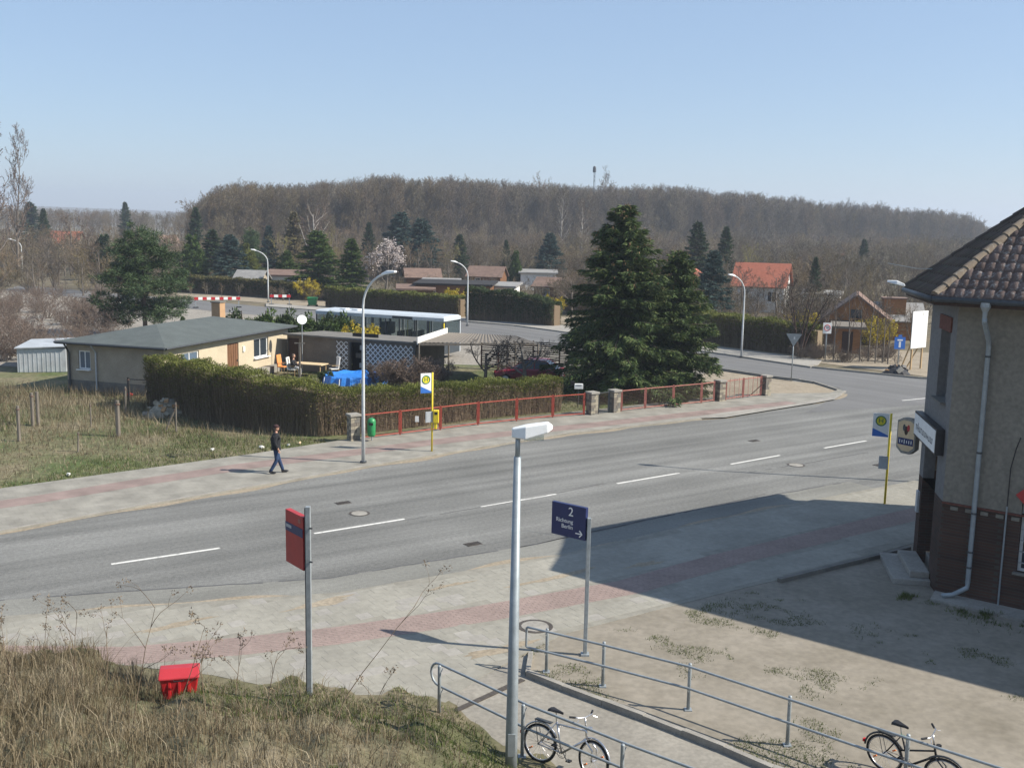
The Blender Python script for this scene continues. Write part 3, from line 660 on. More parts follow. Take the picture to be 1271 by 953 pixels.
# brick corbel blocks under the render, skirting course
for k in range(16):
    b = MB(); b.obox(g3*(.3+k*.36)+m3*.012+Vector((0,0,2.36)), g3*.09, m3*.02, (0,0,.045)); b.build('brick_header', 'plaster', pub)
b = MB(); b.obox(g3*7.5+m3*.02+Vector((0,0,2.475)), g3*7.5, m3*.035, (0,0,.022)); b.build('brick_ledge', 'brick_trim', pub)
b = MB(); b.prism([(0,0),(CU.x*15,CU.y*15),(CU.x*15+nG.x*.55,CU.y*15+nG.y*.55),(nG.x*.55-CH.x*.2,nG.y*.55-CH.y*.2)], 0, .12); b.build('drip_strip', 'concrete', pub)
# doorway: dark double door under a grey transom, set back in the cut corner
d3 = -n3*.5
b = MB(); b.obox(u3*1.75+d3+Vector((0,0,2.95)), u3*.8, n3*.02, (0,0,.5)); b.build('transom_panel', 'plaster_grey', pub)
for s in (-1,1):
    b = MB(); b.obox(u3*(1.75+s*.4)+d3+n3*.02+Vector((0,0,1.39)), u3*.385, n3*.03, (0,0,1.0))
    dr = b.build('door', 'wood_dark', pub, bevel=.01)
    for zc, zh in ((.85,.3),(1.75,.42)):
        b = MB(); b.obox(u3*(1.75+s*.4)+d3+n3*.055+Vector((0,0,zc)), u3*.27, n3*.012, (0,0,zh)); b.build('door_panel', 'wood_dark', dr)
    b = MB(); b.tube([u3*(1.75+s*.07)+d3+n3*.1+Vector((0,0,1.2)), u3*(1.75+s*.07)+d3+n3*.1+Vector((0,0,1.5))], .016, 6); b.build('handle', 'chrome', dr)
b = MB(); b.obox(u3*1.75+d3+n3*.01+Vector((0,0,.2)), u3*.8, n3*.25, (0,0,.19)); b.build('threshold', 'concrete', pub)
for k, (w, dd, z0, z1) in enumerate(((1.15,.95,.0,.17),(.95,.5,.17,.34))):
    b = MB(); b.obox(u3*1.65+n3*(dd/2+.01)+Vector((0,0,(z0+z1)/2+.03)), u3*w, n3*(dd/2), (0,0,(z1-z0)/2)); b.build('step', 'concrete', pub, bevel=.02)
b = MB(); b.obox(u3*2.85+n3*.03+Vector((0,0,1.75)), u3*.12, n3*.03, (0,0,.3)); b.build('menu_case', 'metal_pale', pub)
# white sign panel over the door (its letters cannot be read: grey strokes)
sg = MB(); sg.obox(u3*1.72+n3*.12+Vector((0,0,3.95)), u3*1.42, n3*.1, (0,0,.34)); sg = sg.build('sign_panel', 'black', pub)
b = MB(); b.obox(u3*1.72+n3*.225+Vector((0,0,3.95)), u3*1.36, n3*.008, (0,0,.29)); b.build('sign_face', 'sign_white', sg)
rs = random.Random(4); b = MB(); x = .62
while x < 2.75:
    w = rs.uniform(.05,.13); h = rs.choice((.07,.07,.11)); b.obox(u3*(x+w/2)+n3*.236+Vector((0,0,3.9+h-.07)), u3*.014, n3*.003, (0,0,h)); b.obox(u3*(x+w/2)+n3*.236+Vector((0,0,3.84+rs.choice((0,.06,.12)))), u3*(w/2), n3*.003, (0,0,.014)); x += w+.05
tag(b.build('lettering', 'dark_steel', sg), kind='stuff')
# projecting light box
q0 = Vector((oB[0],oB[1],0))+Vector((*nR,0))*.12; nb = Vector((*nR,0)); fb = Vector((-RV.x,-RV.y,0))
prof = [(p_[0]*.66,p_[1]*.95) for p_ in [(-.46,-.42),(-.46,.40),(-.2,.5),(.2,.5),(.46,.40),(.46,-.42),(.2,-.58),(-.2,-.58)]]
c0 = q0+nb*.33+Vector((0,0,3.55))
def plate(b, c, prof, ax, az, n, th): return b.slab([c+ax*p[0]+az*p[1]-n*th/2 for p in prof], n, th)
ZV = Vector((0,0,1))
ls = plate(MB(), c0, prof, nb, ZV, fb, .2).build('pub_sign', 'concrete', pub)
plate(MB(), c0+fb*.104, [(p[0]*.88,p[1]*.86) for p in prof], nb, ZV, fb, .008).build('sign_face', 'table_cream', ls)
plate(MB(), c0+fb*.112+ZV*-.2, [(-.25,-.1),(.25,-.1),(.25,.1),(-.25,.1)], nb, ZV, fb, .006).build('name_band', 'sign_blue', ls)
plate(MB(), c0+fb*.112+ZV*.12, [(.05*math.cos(a)*s_+dx,.13*math.sin(a)) for s_,dx in ((1.2,0),) for a in np.linspace(0,6.28,14)[:-1]], nb, ZV, fb, .006).build('emblem', 'wood_dark', ls)
for s in (-1,1): plate(MB(), c0+fb*.113+ZV*.2+nb*(.07*s), [(.045*math.cos(a),.1*math.sin(a)) for a in np.linspace(0,6.28,12)[:-1]], nb, ZV, fb, .005).build('emblem', 'sign_red' if s < 0 else 'dark_steel', ls)
b = MB(); rs = random.Random(9)
for k in range(6): b.obox(c0+fb*.117+ZV*-.2+nb*(-.19+k*.075), nb*.010, fb*.002, (0,0,rs.uniform(.035,.065)))
tag(b.build('lettering', 'sign_white', ls), kind='stuff')
b = MB(); b.bar(q0-nb*.12+Vector((0,0,3.8)), c0+ZV*.25-nb*.28, .05); b.build('bracket', 'dark_steel', pub)
# eaves, roof planes
OV = .66
def eave_pt(p, n1, n2, ov=OV):
    h = (n1+n2).normalized(); return p+h*(ov/h.dot(n1))
eA = eave_pt(A, nG, nC); eB = eave_pt(B_, nC, nR); eC = C_+nR*OV+RV*.3; eE = E_+nG*OV
TP = .815                                       # tan of the roof pitch
def plane_z(p, e, n): return EAVE + TP*(-(Vector(p)-e).dot(n))
def meet(e1, n1, e2, n2, e3, n3_):
    Mx = np.array([[n1.x,n1.y,1/TP],[n2.x,n2.y,1/TP],[n3_.x,n3_.y,1/TP]]); r = np.array([e1.dot(n1)+EAVE/TP, e2.dot(n2)+EAVE/TP, e3.dot(n3_)+EAVE/TP]); return Vector(np.linalg.solve(Mx, r))
M3 = meet(eA, nG, eA, nC, eB, nR)
hipd = Vector(np.linalg.solve(np.array([[nG.x,nG.y,1/TP],[nR.x,nR.y,1/TP],[0,0,1]]), np.array([0,0,1.0])))
R3 = M3+hipd*3.2
v3 = lambda p, z=EAVE: Vector((p.x-A.x, p.y-A.y, z)); W3 = lambda p: Vector((p.x-A.x, p.y-A.y, p.z))
nGf = Vector((nG.x,nG.y,1/TP)).normalized(); nCf = Vector((nC.x,nC.y,1/TP)).normalized(); nRf = Vector((nR.x,nR.y,1/TP)).normalized()
b = MB(); b.slab([v3(eA), v3(eE), W3(R3), W3(M3)], -nGf, .06); b.slab([v3(eA), W3(M3), v3(eB)], -nCf, .06); b.slab([v3(eB), W3(M3), W3(R3), v3(eC)], -nRf, .06)
b.add([v3(eE), W3(R3), v3(eC)], [(0,1,2)]); roof = b.build('roof', 'wood_dark', pub)
b = MB(); b.add([v3(eA,EAVE-.12), v3(eE,EAVE-.12), v3(E_,EAVE-.12), v3(A,EAVE-.12), v3(B_,EAVE-.12), v3(eB,EAVE-.12), v3(eC,EAVE-.12), v3(C_,EAVE-.12)], [(0,1,2,3),(0,3,4,5),(5,4,7,6)])
b.build('soffit', 'wood_dark', pub)
for p, q in ((eA,eE),(eA,eB),(eB,eC)):
    b = MB(); b.bar(v3(p,EAVE-.11), v3(q,EAVE-.11), .04, .2); b.build('fascia', 'wood_dark', pub)
for p, q, n_ in ((eA,eE,nG),(eA,eB,nC),(eB,eC,nR)):
    d = (q-p).normalized(); b = MB(); b.tube([v3(p+n_*.09+d*-.03,EAVE-.06), v3(q+n_*.09,EAVE-.06)], .07, 10); b.build('gutter', 'dark_steel', pub, smooth=True)
# roof tiles: pantiles, one object each where they show
def tile_mesh(name, m, w=.235, l=.40):
    xs_ = [(-.5,.012),(-.36,.03),(-.2,.052),(0,.058),(.2,.052),(.34,.03),(.42,.01),(.5,.012)]; b_ = MB(); k = len(xs_)
    vs = [(x*w,0,z+.028) for x,z in xs_]+[(x*w,l,z) for x,z in xs_]+[(x*w,0,z*.3) for x,z in xs_]
    b_.add(vs, [(i,i+1,k+i+1,k+i) for i in range(k-1)]+[(2*k+i,2*k+i+1,i+1,i) for i in range(k-1)])
    me = bpy.data.meshes.new(name); me.from_pydata(b_.v, [], b_.f); me.materials.append(MATS[m]); me.shade_smooth(); return me, b_
tm, tb = tile_mesh('roof_tile', 'roof_tile'); tmd, tbd = tile_mesh('roof_tile_dark', 'roof_tile_dark', .30, .42)
def tile_face(e, d, n, nf, inside_fn, me, tb_, w, rowl, limit, mname, rows=30, ulo=0., uhi=12.):
    s = Vector((-n.x, -n.y, TP)).normalized(); d3_ = Vector((d.x,d.y,0)); made = 0; st = MB()
    Rm = Matrix((d3_, s, d3_.cross(s))).transposed()
    if Rm.determinant() < 0 or d3_.cross(s).z < 0: Rm = Matrix((-d3_, s, (-d3_).cross(s))).transposed()
    for r in range(rows):
        for c in range(int((uhi-ulo)/w)+1):
            u = ulo+(c+.5)*w; p2 = e+d*u-n*(r*rowl*math.cos(math.atan(TP))-.04); z = EAVE+TP*(r*rowl*math.cos(math.atan(TP))-.04)
            pm = Vector((p2.x,p2.y,z))+s*rowl*.5
            if not inside_fn(pm): continue
            pos = Vector((p2.x-A.x,p2.y-A.y,z))+nf*.006
            sx, sy = proj((p2.x,p2.y,z))
            jit = Matrix.Rotation(random.uniform(-.02,.02), 3, 'Z') @ Matrix.Rotation(random.uniform(-.012,.012), 3, 'X')
            if made < limit and sx < 1275 and sy > 235:
                o = bpy.data.objects.new('roof_tile', me); COL.objects.link(o); o.parent = roof; o.matrix_local = Matrix.Translation(pos) @ (Rm@jit).to_4x4(); made += 1
            else: st.add([pos+(Rm@jit)@Vector(v) for v in tb_.v], tb_.f)
    if st.v:
        o = st.build('roof_tiles', mname, roof, fix=False, smooth=True); tag(o, kind='stuff')
side = lambda e, n: (lambda p: plane_z((p.x,p.y), e, n))
fG = lambda p: p.z <= min(plane_z((p.x,p.y), eA, nC), plane_z((p.x,p.y), eB, nR))-.03 and p.z < R3.z
fC = lambda p: p.z <= min(plane_z((p.x,p.y), eA, nG), plane_z((p.x,p.y), eB, nR))-.03
fR = lambda p: p.z <= plane_z((p.x,p.y), eA, nC)-.03 and p.z < R3.z and (Vector((p.x,p.y))-eB).dot(RV) < 9
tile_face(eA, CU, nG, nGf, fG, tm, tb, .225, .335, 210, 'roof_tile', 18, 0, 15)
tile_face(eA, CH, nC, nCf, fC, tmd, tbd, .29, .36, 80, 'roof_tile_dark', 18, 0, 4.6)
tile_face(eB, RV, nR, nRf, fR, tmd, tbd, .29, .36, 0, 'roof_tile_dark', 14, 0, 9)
def hips(p, q, m):
    p, q = W3(p) if p.__class__ is Vector and len(p) == 3 else v3(p), W3(q); d = (q-p); L = d.length; d.normalize(); n_ = int(L/.36)
    for k in range(n_):
        a = p+d*(k*.36)+Vector((0,0,.03)); b = MB(); b.tube([a, a+d*.40], [.125,.10], 10); b.build('ridge_tile', m, roof, smooth=False)
hips(eA, M3, 'ridge_tile'); hips(eB, M3, 'roof_tile_dark'); hips(M3, R3, 'ridge_tile')
# downpipe with swan neck and shoe, lightning rod conduit
gp = along(A, CU, 1222, 5.0, 0, 6); dpn = g3*gp
b = MB(); b.lathe([(.05,-.3),(.06,-.12),(.12,0),(.12,.1)], 10, tuple(dpn+m3*(OV+.09)+Vector((0,0,EAVE-.18)))); hop = b.build('hopper', 'galv_post', pub)
b = MB(); b.tube([dpn+m3*(OV+.09)+Vector((0,0,EAVE-.45)), dpn+m3*(OV+.06)+Vector((0,0,EAVE-.55)), dpn+m3*.16+Vector((0,0,EAVE-1.05)), dpn+m3*.12+Vector((0,0,EAVE-1.2)), dpn+m3*.12+Vector((0,0,.55)), dpn+m3*.14+Vector((0,0,.42)), dpn+m3*.28-g3*.3+Vector((0,0,.2)), dpn+m3*.42-g3*.52+Vector((0,0,.16))], .06, 12)
dp = b.build('downpipe', 'galv', pub, smooth=True)
for z in (6.3,3.9,2.35,1.35,.95):
    b = MB(); b.tube([dpn+m3*.12+Vector((0,0,z-.025)), dpn+m3*.12+Vector((0,0,z+.025))], .07, 12); b.build('pipe_bracket', 'dark_steel', dp)
cp = along(A, CU, 1250, 2.5, 0, 6)
b = MB(); b.tube([g3*(cp)+m3*.05+Vector((0,0,.1)), g3*cp+m3*.05+Vector((0,0,2.65))], .022, 8); b.build('conduit', 'galv', pub)
b = MB(); b.tube([g3*cp+m3*.05+Vector((0,0,2.65)), g3*cp+m3*.05+Vector((0,0,3.6)), g3*(cp+.08)+m3*.05+Vector((0,0,4.1)), g3*(cp+.16)+m3*.05+Vector((0,0,4.4))], .012, 6); b.build('cable', 'black', pub)
b = MB(); e3 = v3(eB, EAVE+.55); b.tube([e3+Vector((-.6,.0,.12)), e3+Vector((.1,-.3,0)), e3+Vector((.9,-.7,.0))], .012, 6); b.build('lightning_wire', 'galv', pub)

# ---------------------------------------------------------------- street lamps
def lamp(base, H, ang, arm, label, group=None, r=.075, head=.62):
    t = thing('street_lamp', label, 'street lamp', (*base[:2], base[2] if len(base) > 2 else 0), ang, group)
    rr = min(1.25, H*.22); pts = [(0,0,0),(0,0,H*.35),(0,0,H-rr-.1)]; rad = [r,r*.85,r*.6]
    for k in range(1,7):
        a = k/6*R(72); pts.append((arm*.72*(1-math.cos(a))/(1-math.cos(R(72))),0,H-rr-.1+rr*math.sin(a)/math.sin(R(72)))); rad.append(r*.55)
    MB().tube(pts, rad, 10).build('pole', 'lamp_grey', t, smooth=True)
    MB().tube([(0,0,-.02),(0,0,.06)], r*1.7, 12).build('base_collar', 'dark_steel', t)
    x0, z0 = arm*.66, H-.12; b = MB()
    b.add([(x0,-.07,z0-.03),(x0,.07,z0-.03),(x0,.07,z0+.05),(x0,-.07,z0+.05),(x0+head*.45,-.14,z0+.03),(x0+head*.45,.14,z0+.03),(x0+head*.45,.11,z0+.17),(x0+head*.45,-.11,z0+.17),(x0+head,-.09,z0+.10),(x0+head,.09,z0+.10),(x0+head,.07,z0+.17),(x0+head,-.07,z0+.17)],
          [(0,1,2,3),(0,4,5,1),(1,5,6,2),(2,6,7,3),(3,7,4,0),(4,8,9,5),(5,9,10,6),(6,10,11,7),(7,11,8,4),(8,11,10,9)])
    b.build('lamp_head', 'white_plastic', t, bevel=.015)
    MB().box(x0+head*.3,x0+head*.85,-.08,.08,z0-.01,z0+.04).build('lens', 'glass_clear', t)
    return t
lamp(P(451,574,PZ), 7.35, math.atan2(-.5,.86), 1.35, 'tall curved street lamp on the far pavement near the walking man')
lamp(P(580,404,.07), 5.75, R(200), 1.5, 'curved street lamp beyond the bus on the side road', 'side road street lamps', r=.08)
lamp(P(920,443,.07), 5.9, R(205), 1.3, 'curved street lamp behind the spruces, left of the give way sign', 'side road street lamps', r=.08)
lamp(P(333,375), 5.8, R(190), 1.8, 'curved street lamp between the two striped barriers', 'side road street lamps', r=.09)
lamp(P(28,338,0), 5.2, R(185), 2.0, 'distant curved street lamp at the far left edge', 'side road street lamps', r=.1)
hs = Vector(P(803,577)[:2])+Vector((.988,-.156))*(7.4/math.tan(SUN_EL)); lamp((*(hs-Vector((-.94,.35)).normalized()*1.75),PZ-.05), 7.4, math.atan2(.35,-.94), 2.15, 'street lamp mostly hidden behind the corner building, only its head showing')
# the lamp post in front
fl = P(634,962); t = thing('post_lamp', 'galvanised lamp post with white wedge head in the foreground', 'lamp post', (fl[0],fl[1],0.0), R(0))
MB().tube([(0,0,-.1),(0,0,.8),(0,0,5.55)], [.105,.10,.058], 16).build('pole', 'galv', t, smooth=True)
MB().tube([(0,0,5.5),(0,0,5.95)], .04, 12).build('spigot', 'galv_post', t, smooth=True)
MB().box(-.06,.06,-.109,-.09,.4,.8).build('service_door', 'galv_post', t)
b = MB(); hx = [(-.1,.06,5.87,6.02),(.12,.14,5.86,6.07),(.48,.11,5.97,6.13),(.56,.04,6.02,6.08)]; vs = []; fs = []
for x,w,z0,z1 in hx: vs += [(x,-w,z0),(x,w,z0),(x,w*.8,z1),(x,-w*.8,z1)]
for k in range(3):
    for j in range(4): fs.append((k*4+j,k*4+(j+1)%4,k*4+4+(j+1)%4,k*4+4+j))
fs += [(3,2,1,0),(12,13,14,15)]; b.add(vs, fs); b.build('lamp_head', 'white_plastic', t, bevel=.02)
MB().box(.1,.42,-.09,.09,5.84,5.9).build('lens', 'glass_clear', t)

# ---------------------------------------------------------------- station signs
bp = P(726,812,PZ); su = Vector((-.80,.60,0)).normalized()     # panel runs away to the left
t = thing('platform_sign', 'dark blue platform sign reading 2 with an arrow, on a steel post', 'sign', (bp[0],bp[1],PZ-.02))
MB().box(-.04,.04,-.05,.05,0,3.08).build('post', 'galv_post', t, bevel=.008)
MB().box(-.09,.09,-.09,.09,-.01,.05).build('base_plate', 'galv_post', t)
pan = MB(); n_ = Vector((-.60,-.80,0)); n_ = Vector((su.y,-su.x,0)); n_ = n_ if n_.y < 0 else -n_
cpan = su*.50+Vector((0,0,2.93)); pan.obox(cpan, su*.44, n_*.045, (0,0,.36)); pan = pan.build('panel', 'sign_blue', t, bevel=.006)
fx = -su                                                        # reading direction
fc = cpan+n_*.048
text_part('numeral', '2', .27, 'sign_white', pan, fc+fx*.06+ZV*.20, fx)
text_part('lettering', 'Richtung', .125, 'sign_white', pan, fc+fx*.12+ZV*-.01, fx, depth=.003, align='RIGHT'); text_part('lettering', 'Berlin', .125, 'sign_white', pan, fc+fx*.12+ZV*-.135, fx, depth=.003, align='RIGHT')
b = MB(); ac = fc+fx*.29+ZV*-.235; b.bar(ac-fx*.1, ac+fx*.06, .01, .022); b.bar(ac+fx*.07, ac+fx*.0+ZV*.07, .01, .024); b.bar(ac+fx*.07, ac+fx*.0-ZV*.07, .01, .024); b.build('arrow', 'sign_white', pan)
rp = P(384,873,.1); t = thing('station_sign', 'red sign with dark blue band on a tall steel post in the grass', 'sign', (rp[0],rp[1],.0))
MB().box(-.035,.055,-.05,.05,-.1,4.0).build('post', 'galv_post', t, bevel=.006)
MB().box(-.05,-.037,-.045,.045,0,3.98).build('post_channel', 'dark_steel', t)
su2 = Vector((-.62,.78,0)).normalized(); n2_ = Vector((su2.y,-su2.x,0)); n2_ = n2_ if n2_.y < 0 else -n2_
c2 = su2*.40+Vector((-.02,0,3.27)); pan = MB(); pan.obox(c2, su2*.36, n2_*.055, (0,0,.52)); pan = pan.build('panel', 'sign_red', t, bevel=.006)
b = MB(); b.obox(c2+n2_*.058+ZV*.2, su2*.355, n2_*.003, (0,0,.085)); b.build('band', 'sign_blue', pan)
b = MB(); rs = random.Random(2)
for k in range(5): b.obox(c2+n2_*.063+ZV*.22+su2*(.30-k*.045), su2*.014, n2_*.002, (0,0,.03))
tag(b.build('lettering', 'lamp_grey', pan), kind='stuff')
b = MB(); b.obox(c2+n2_*.058+ZV*.41-su2*.22, su2*.05, n2_*.002, (0,0,.04)); b.build('emblem', 'fence_pink', pan)
for z in (3.6,2.95): MB().tube([(.05,-.06,z),(.1,-.08,z)], .018, 8).build('bolt', 'dark_steel', t)
# bus stop poles
def bus_stop(base, H, su_, label, post, bin_, flat=.62):
    t = thing('bus_stop_pole', label, 'bus stop', (base[0],base[1],PZ-.02)); s = Vector((*su_,0)).normalized(); n = Vector((s.y,-s.x,0)); n = n if n.y < 0 else -n
    MB().tube([(0,0,0),(0,0,H)], .038, 10).build('post', post, t, smooth=True)
    c = s*(flat/2+.05)+Vector((0,0,H-.42)); b = MB(); b.obox(c, s*(flat/2), n*.012, (0,0,.40)); fl_ = b.build('flag', 'sign_white', t)
    r_ = .17; cc = c+n*.014+ZV*.14
    plate(MB(), cc, [(r_*math.cos(a),r_*math.sin(a)) for a in np.linspace(0,2*math.pi,25)[:-1]], s, ZV, n, .004).build('disc', 'sign_yellow', fl_)
    MB().ring(cc, r_*.93, .02, n, 24, 4).build('disc_ring', 'sign_green', fl_)
    text_part('letter', 'H', .24, 'sign_green', fl_, cc+n*.004, -s if (-s).x > 0 else s, depth=.002)
    b = MB(); b.slab([c+n*.013+s*(flat/2)+ZV*-.12, c+n*.013-s*(flat/2)+ZV*-.34, c+n*.013-s*(flat/2)+ZV*-.4, c+n*.013+s*(flat/2)+ZV*-.4], n, .003); b.build('blue_wedge', 'bright_blue', fl_)
    b = MB(); b.obox(Vector((0,0,1.45))+s*.14+n*.03, s*.15, n*.015, (0,0,.22)); tt = b.build('timetable_case', 'metal_pale', t)
    b = MB(); b.obox(Vector((0,0,1.45))+s*.14+n*.048, s*.11, n*.003, (0,0,.17)); b.build('timetable', 'metal_pale', tt)
    if bin_:
        b = MB(); b.box(.05,.27,-.1,.1,1.2,1.72).box(.08,.2,-.08,.08,.95,1.2); b.build('litter_bin', 'post_yellow', t, bevel=.02); MB().box(.1,.22,-.106,-.1,1.55,1.65).build('bin_slot', 'black', t)
bus_stop(P(536,560,PZ), 3.25, (-.75,-.35), 'yellow bus stop pole with litter bin on the far pavement', 'post_yellow', True, .45)
bus_stop(P(1098,625,PZ), 3.15, (-.92,.38), 'nearer bus stop pole standing in the building shadow', 'post_yellow', False, .52)

# ---------------------------------------------------------------- handrails
def handrail(posts, h, label, start, ext, sagx=0):
    x0, y0 = posts[0][:2]; t = thing('handrail', label, 'railing', (x0,y0,PZ-.02)); L = [Vector((p[0]-x0,p[1]-y0,0)) for p in posts]
    d0 = (L[1]-L[0]).normalized(); d1 = (L[-1]-L[-2]).normalized(); side_ = Vector((d0.y,-d0.x,0)) if ext > 0 else Vector((-d0.y,d0.x,0))
    for p in L:
        MB().tube([p+Vector((0,0,-.05)),p+Vector((0,0,h-.02)),p+Vector((0,0,h))], [.034,.034,.028], 10).build('post', 'galv_post', t, smooth=True)
        MB().box(p.x-.07,p.x+.07,p.y-.07,p.y+.07,0,.03).build('base_plate', 'galv_post', t)
        for z in (h-.08,h-.5):
            MB().tube([p+Vector((0,0,z-.1)), p+side_*.05+Vector((0,0,z-.05)), p+side_*.09+Vector((0,0,z))], .009, 6).build('bracket', 'galv_post', t)
    off = side_*.09; zt, zb = h-.03, h-.47; mid = [p+off for p in L]; far = L[-1]+d1*4+off
    if start == 'loop':
        s0 = mid[0]-d0*.12; pts = [far+ZV*zt]+[p+ZV*zt for p in mid[::-1]]+[s0+ZV*zt]
        for k in range(1,8):
            a = math.pi*k/8; pts.append(s0-d0*(.22*math.sin(a))+ZV*((zt+zb)/2+(zt-zb)/2*math.cos(a)))
        pts += [s0+ZV*zb]+[p+ZV*zb for p in mid]+[far+ZV*zb]
        MB().tube(pts, .024, 10).build('rail', 'galv_post', t, smooth=True)
    else:
        s0 = mid[0]-d0*.42
        MB().tube([far+ZV*zt]+[p+ZV*zt for p in mid[::-1]]+[s0+ZV*zt, s0-d0*.02+ZV*(zt-.02), s0-d0*.02+ZV*(zb+.02), s0+ZV*zb]+[p+ZV*zb for p in mid]+[far+ZV*zb], .024, 10).build('rail', 'galv_post', t, smooth=True)
    return t
lp = [P(545,885,PZ), P(648,938,PZ)]; dv = Vector((lp[1][0]-lp[0][0], lp[1][1]-lp[0][1])); lp += [(lp[1][0]+dv.x*1.02, lp[1][1]+dv.y*.86, 0), (lp[1][0]+dv.x*2.1, lp[1][1]+dv.y*1.7, 0)]
handrail(lp, .98, 'round-ended steel handrail on the near side of the path', 'loop', -1)
rp_ = [P(678,833,PZ), P(748,851,PZ), P(854,880,PZ), P(977,924,PZ)]; rp_ += [(rp_[3][0]+1.62, rp_[3][1]-1.36, 0), (rp_[3][0]+3.3, rp_[3][1]-2.75, 0)]
handrail(rp_, .96, 'square-ended steel handrail on the yard side of the path', 'square', 1)

# ---------------------------------------------------------------- bicycles
def bicycle(loc, rotz, lean, steer, label, framem, dark, lock=None):
    t = thing('bicycle', label, 'bicycle', loc); t.rotation_euler = (lean, 0, rotz); Rw = .34; WB = 1.06
    def wheel(x, ang, fx_):
        ax = Vector((math.sin(ang)*-1, math.cos(ang), 0)); fd = Vector((math.cos(ang), math.sin(ang), 0)); c = Vector((x,0,Rw))
        w = MB().ring(c, Rw-.018, .02, ax, 32, 8).build('wheel', 'rubber', t, smooth=True)
        MB().ring(c, Rw-.048, .012, ax, 32, 6).build('rim', 'chrome', w, smooth=True)
        b = MB()
        for k in range(18):
            a = 2*math.pi*k/18; b.tube([c+ax*(.02 if k%2 else -.02), c+(fd*math.cos(a)+ZV*math.sin(a))*(Rw-.05)], .0022, 3, False)
        b.build('spokes', 'chrome', w); MB().tube([c-ax*.05, c+ax*.05], .022, 8).build('hub', 'chrome', w)
        for a in (R(35), R(215)):
            b = MB(); m_ = c+(fd*math.cos(a)+ZV*math.sin(a))*(Rw*.62); b.obox(m_, (fd*-math.sin(a)+ZV*math.cos(a))*.012, ax*.008, (fd*math.cos(a)+ZV*math.sin(a))*.035); b.build('reflector', 'reflector', w)
        b = MB(); pts = [c+(fd*math.cos(R(a))+ZV*math.sin(R(a)))*(Rw+.03) for a in (range(30,176,12) if not fx_ else range(10,150,12))]; b.tube(pts, .018, 6); b.build('mudguard', 'dark_steel' if dark else 'chrome', t, smooth=True)
    wheel(0, 0, False); wheel(WB, steer, True)
    bb = Vector((.44,0,.29)); st = Vector((.30,0,.80)); hd = Vector((.86,0,.80)); hb = Vector((.90,0,.66)); ra = Vector((0,0,Rw)); fa = Vector((WB,0,Rw)); b = MB()
    b.tube([bb,st],.017,8); b.tube([bb,hb],.02,8)
    if not dark: b.tube([st-ZV*.04,hd],.017,8)
    else: b.tube([st-ZV*.28,hd-ZV*.06],.017,8)
    b.tube([hd+ZV*.06,hb],.02,8)
    for s in (-1,1): b.tube([ra+Vector((0,s*.06,0)),bb],.01,6); b.tube([ra+Vector((0,s*.06,0)),st],.009,6)
    b.build('frame', framem, t, smooth=True); b = MB()
    fs_ = Vector((math.cos(steer),math.sin(steer),0)); fsd = Vector((-math.sin(steer),math.cos(steer),0))
    for s in (-1,1): b.tube([hb+fsd*(s*.05), Vector((WB,0,.52))+fsd*(s*.06), fa+fsd*(s*.06)], .013, 6)
    b.build('fork', framem if not dark else 'dark_steel', t, smooth=True)
    MB().tube([st-ZV*.05,Vector((.27,0,.95))],.013,8).build('seat_post','chrome',t)
    b = MB(); hb2 = Vector((.27,0,.96)); vs = []; fs = []
    for x,w,z in ((-.14,.08,.03),(-.08,.09,.045),(0,.06,.035),(.08,.028,.03),(.14,.016,.02)): vs += [hb2+Vector((x,-w,z-.03)),hb2+Vector((x,w,z-.03)),hb2+Vector((x,w*.7,z+.012)),hb2+Vector((x,-w*.7,z+.012))]
    for k in range(4):
        for j in range(4): fs.append((k*4+j,k*4+(j+1)%4,k*4+4+(j+1)%4,k*4+4+j))
    fs += [(3,2,1,0),(16,17,18,19)]; b.add(vs, fs); b.build('saddle', 'black', t, bevel=.01)
    top = hd+Vector((-.03,0,.22)); b = MB(); b.tube([hd+ZV*.05, top], .014, 8); b.tube([top+fsd*-.29-fs_*.10+ZV*.03, top+fsd*-.16+ZV*.02, top, top+fsd*.16+ZV*.02, top+fsd*.29-fs_*.10+ZV*.03], .012, 8); b.build('handlebar', 'chrome', t, smooth=True)
    for s in (-1,1): MB().tube([top+fsd*(s*.29)-fs_*.10+ZV*.03, top+fsd*(s*.2)-fs_*.04+ZV*.024], .019, 8).build('grip', 'black', t); MB().tube([top+fsd*(s*.18)+fs_*.02, top+fsd*(s*.25)+fs_*.05-ZV*.02], .006, 5).build('brake_lever', 'chrome', t)
    b = MB(); b.ring(bb, .085, .006, (0,1,0), 20, 4); b.tube([bb+Vector((0,.05,0)),bb+Vector((.10,.05,-.14))],.01,6); b.tube([bb+Vector((0,-.05,0)),bb+Vector((-.10,-.05,.14))],.01,6); b.build('crankset', 'dark_steel', t)
    for s,p in ((1,bb+Vector((.10,.1,-.14))),(-1,bb+Vector((-.10,-.1,.14)))): MB().box(p.x-.04,p.x+.04,p.y-.045,p.y+.045,p.z-.012,p.z+.012).build('pedal', 'black', t)
    b = MB(); b.tube([bb+Vector((0,.045,.085)),ra+Vector((0,.045,.04))],.005,4); b.tube([bb+Vector((0,.045,-.085)),ra+Vector((0,.045,-.04))],.005,4); b.build('chain', 'iron', t)
    b = MB(); b.box(-.12,.2,-.05,.05,.74,.755); b.tube([(-.1,.05,.745),(0,.06,Rw)],.006,5); b.tube([(-.1,-.05,.745),(0,-.06,Rw)],.006,5); b.build('carrier', 'dark_steel', t)
    MB().lathe([(.03,0),(.045,.03),(.045,.05)], 10, tuple(hd+Vector((.08,0,.03)))).build('headlight', 'chrome' if not dark else 'black', t)
    b = MB(); b.box(-.40,-.37,-.03,.03,.42,.47) ; b.build('rear_light', 'tail_red', t)
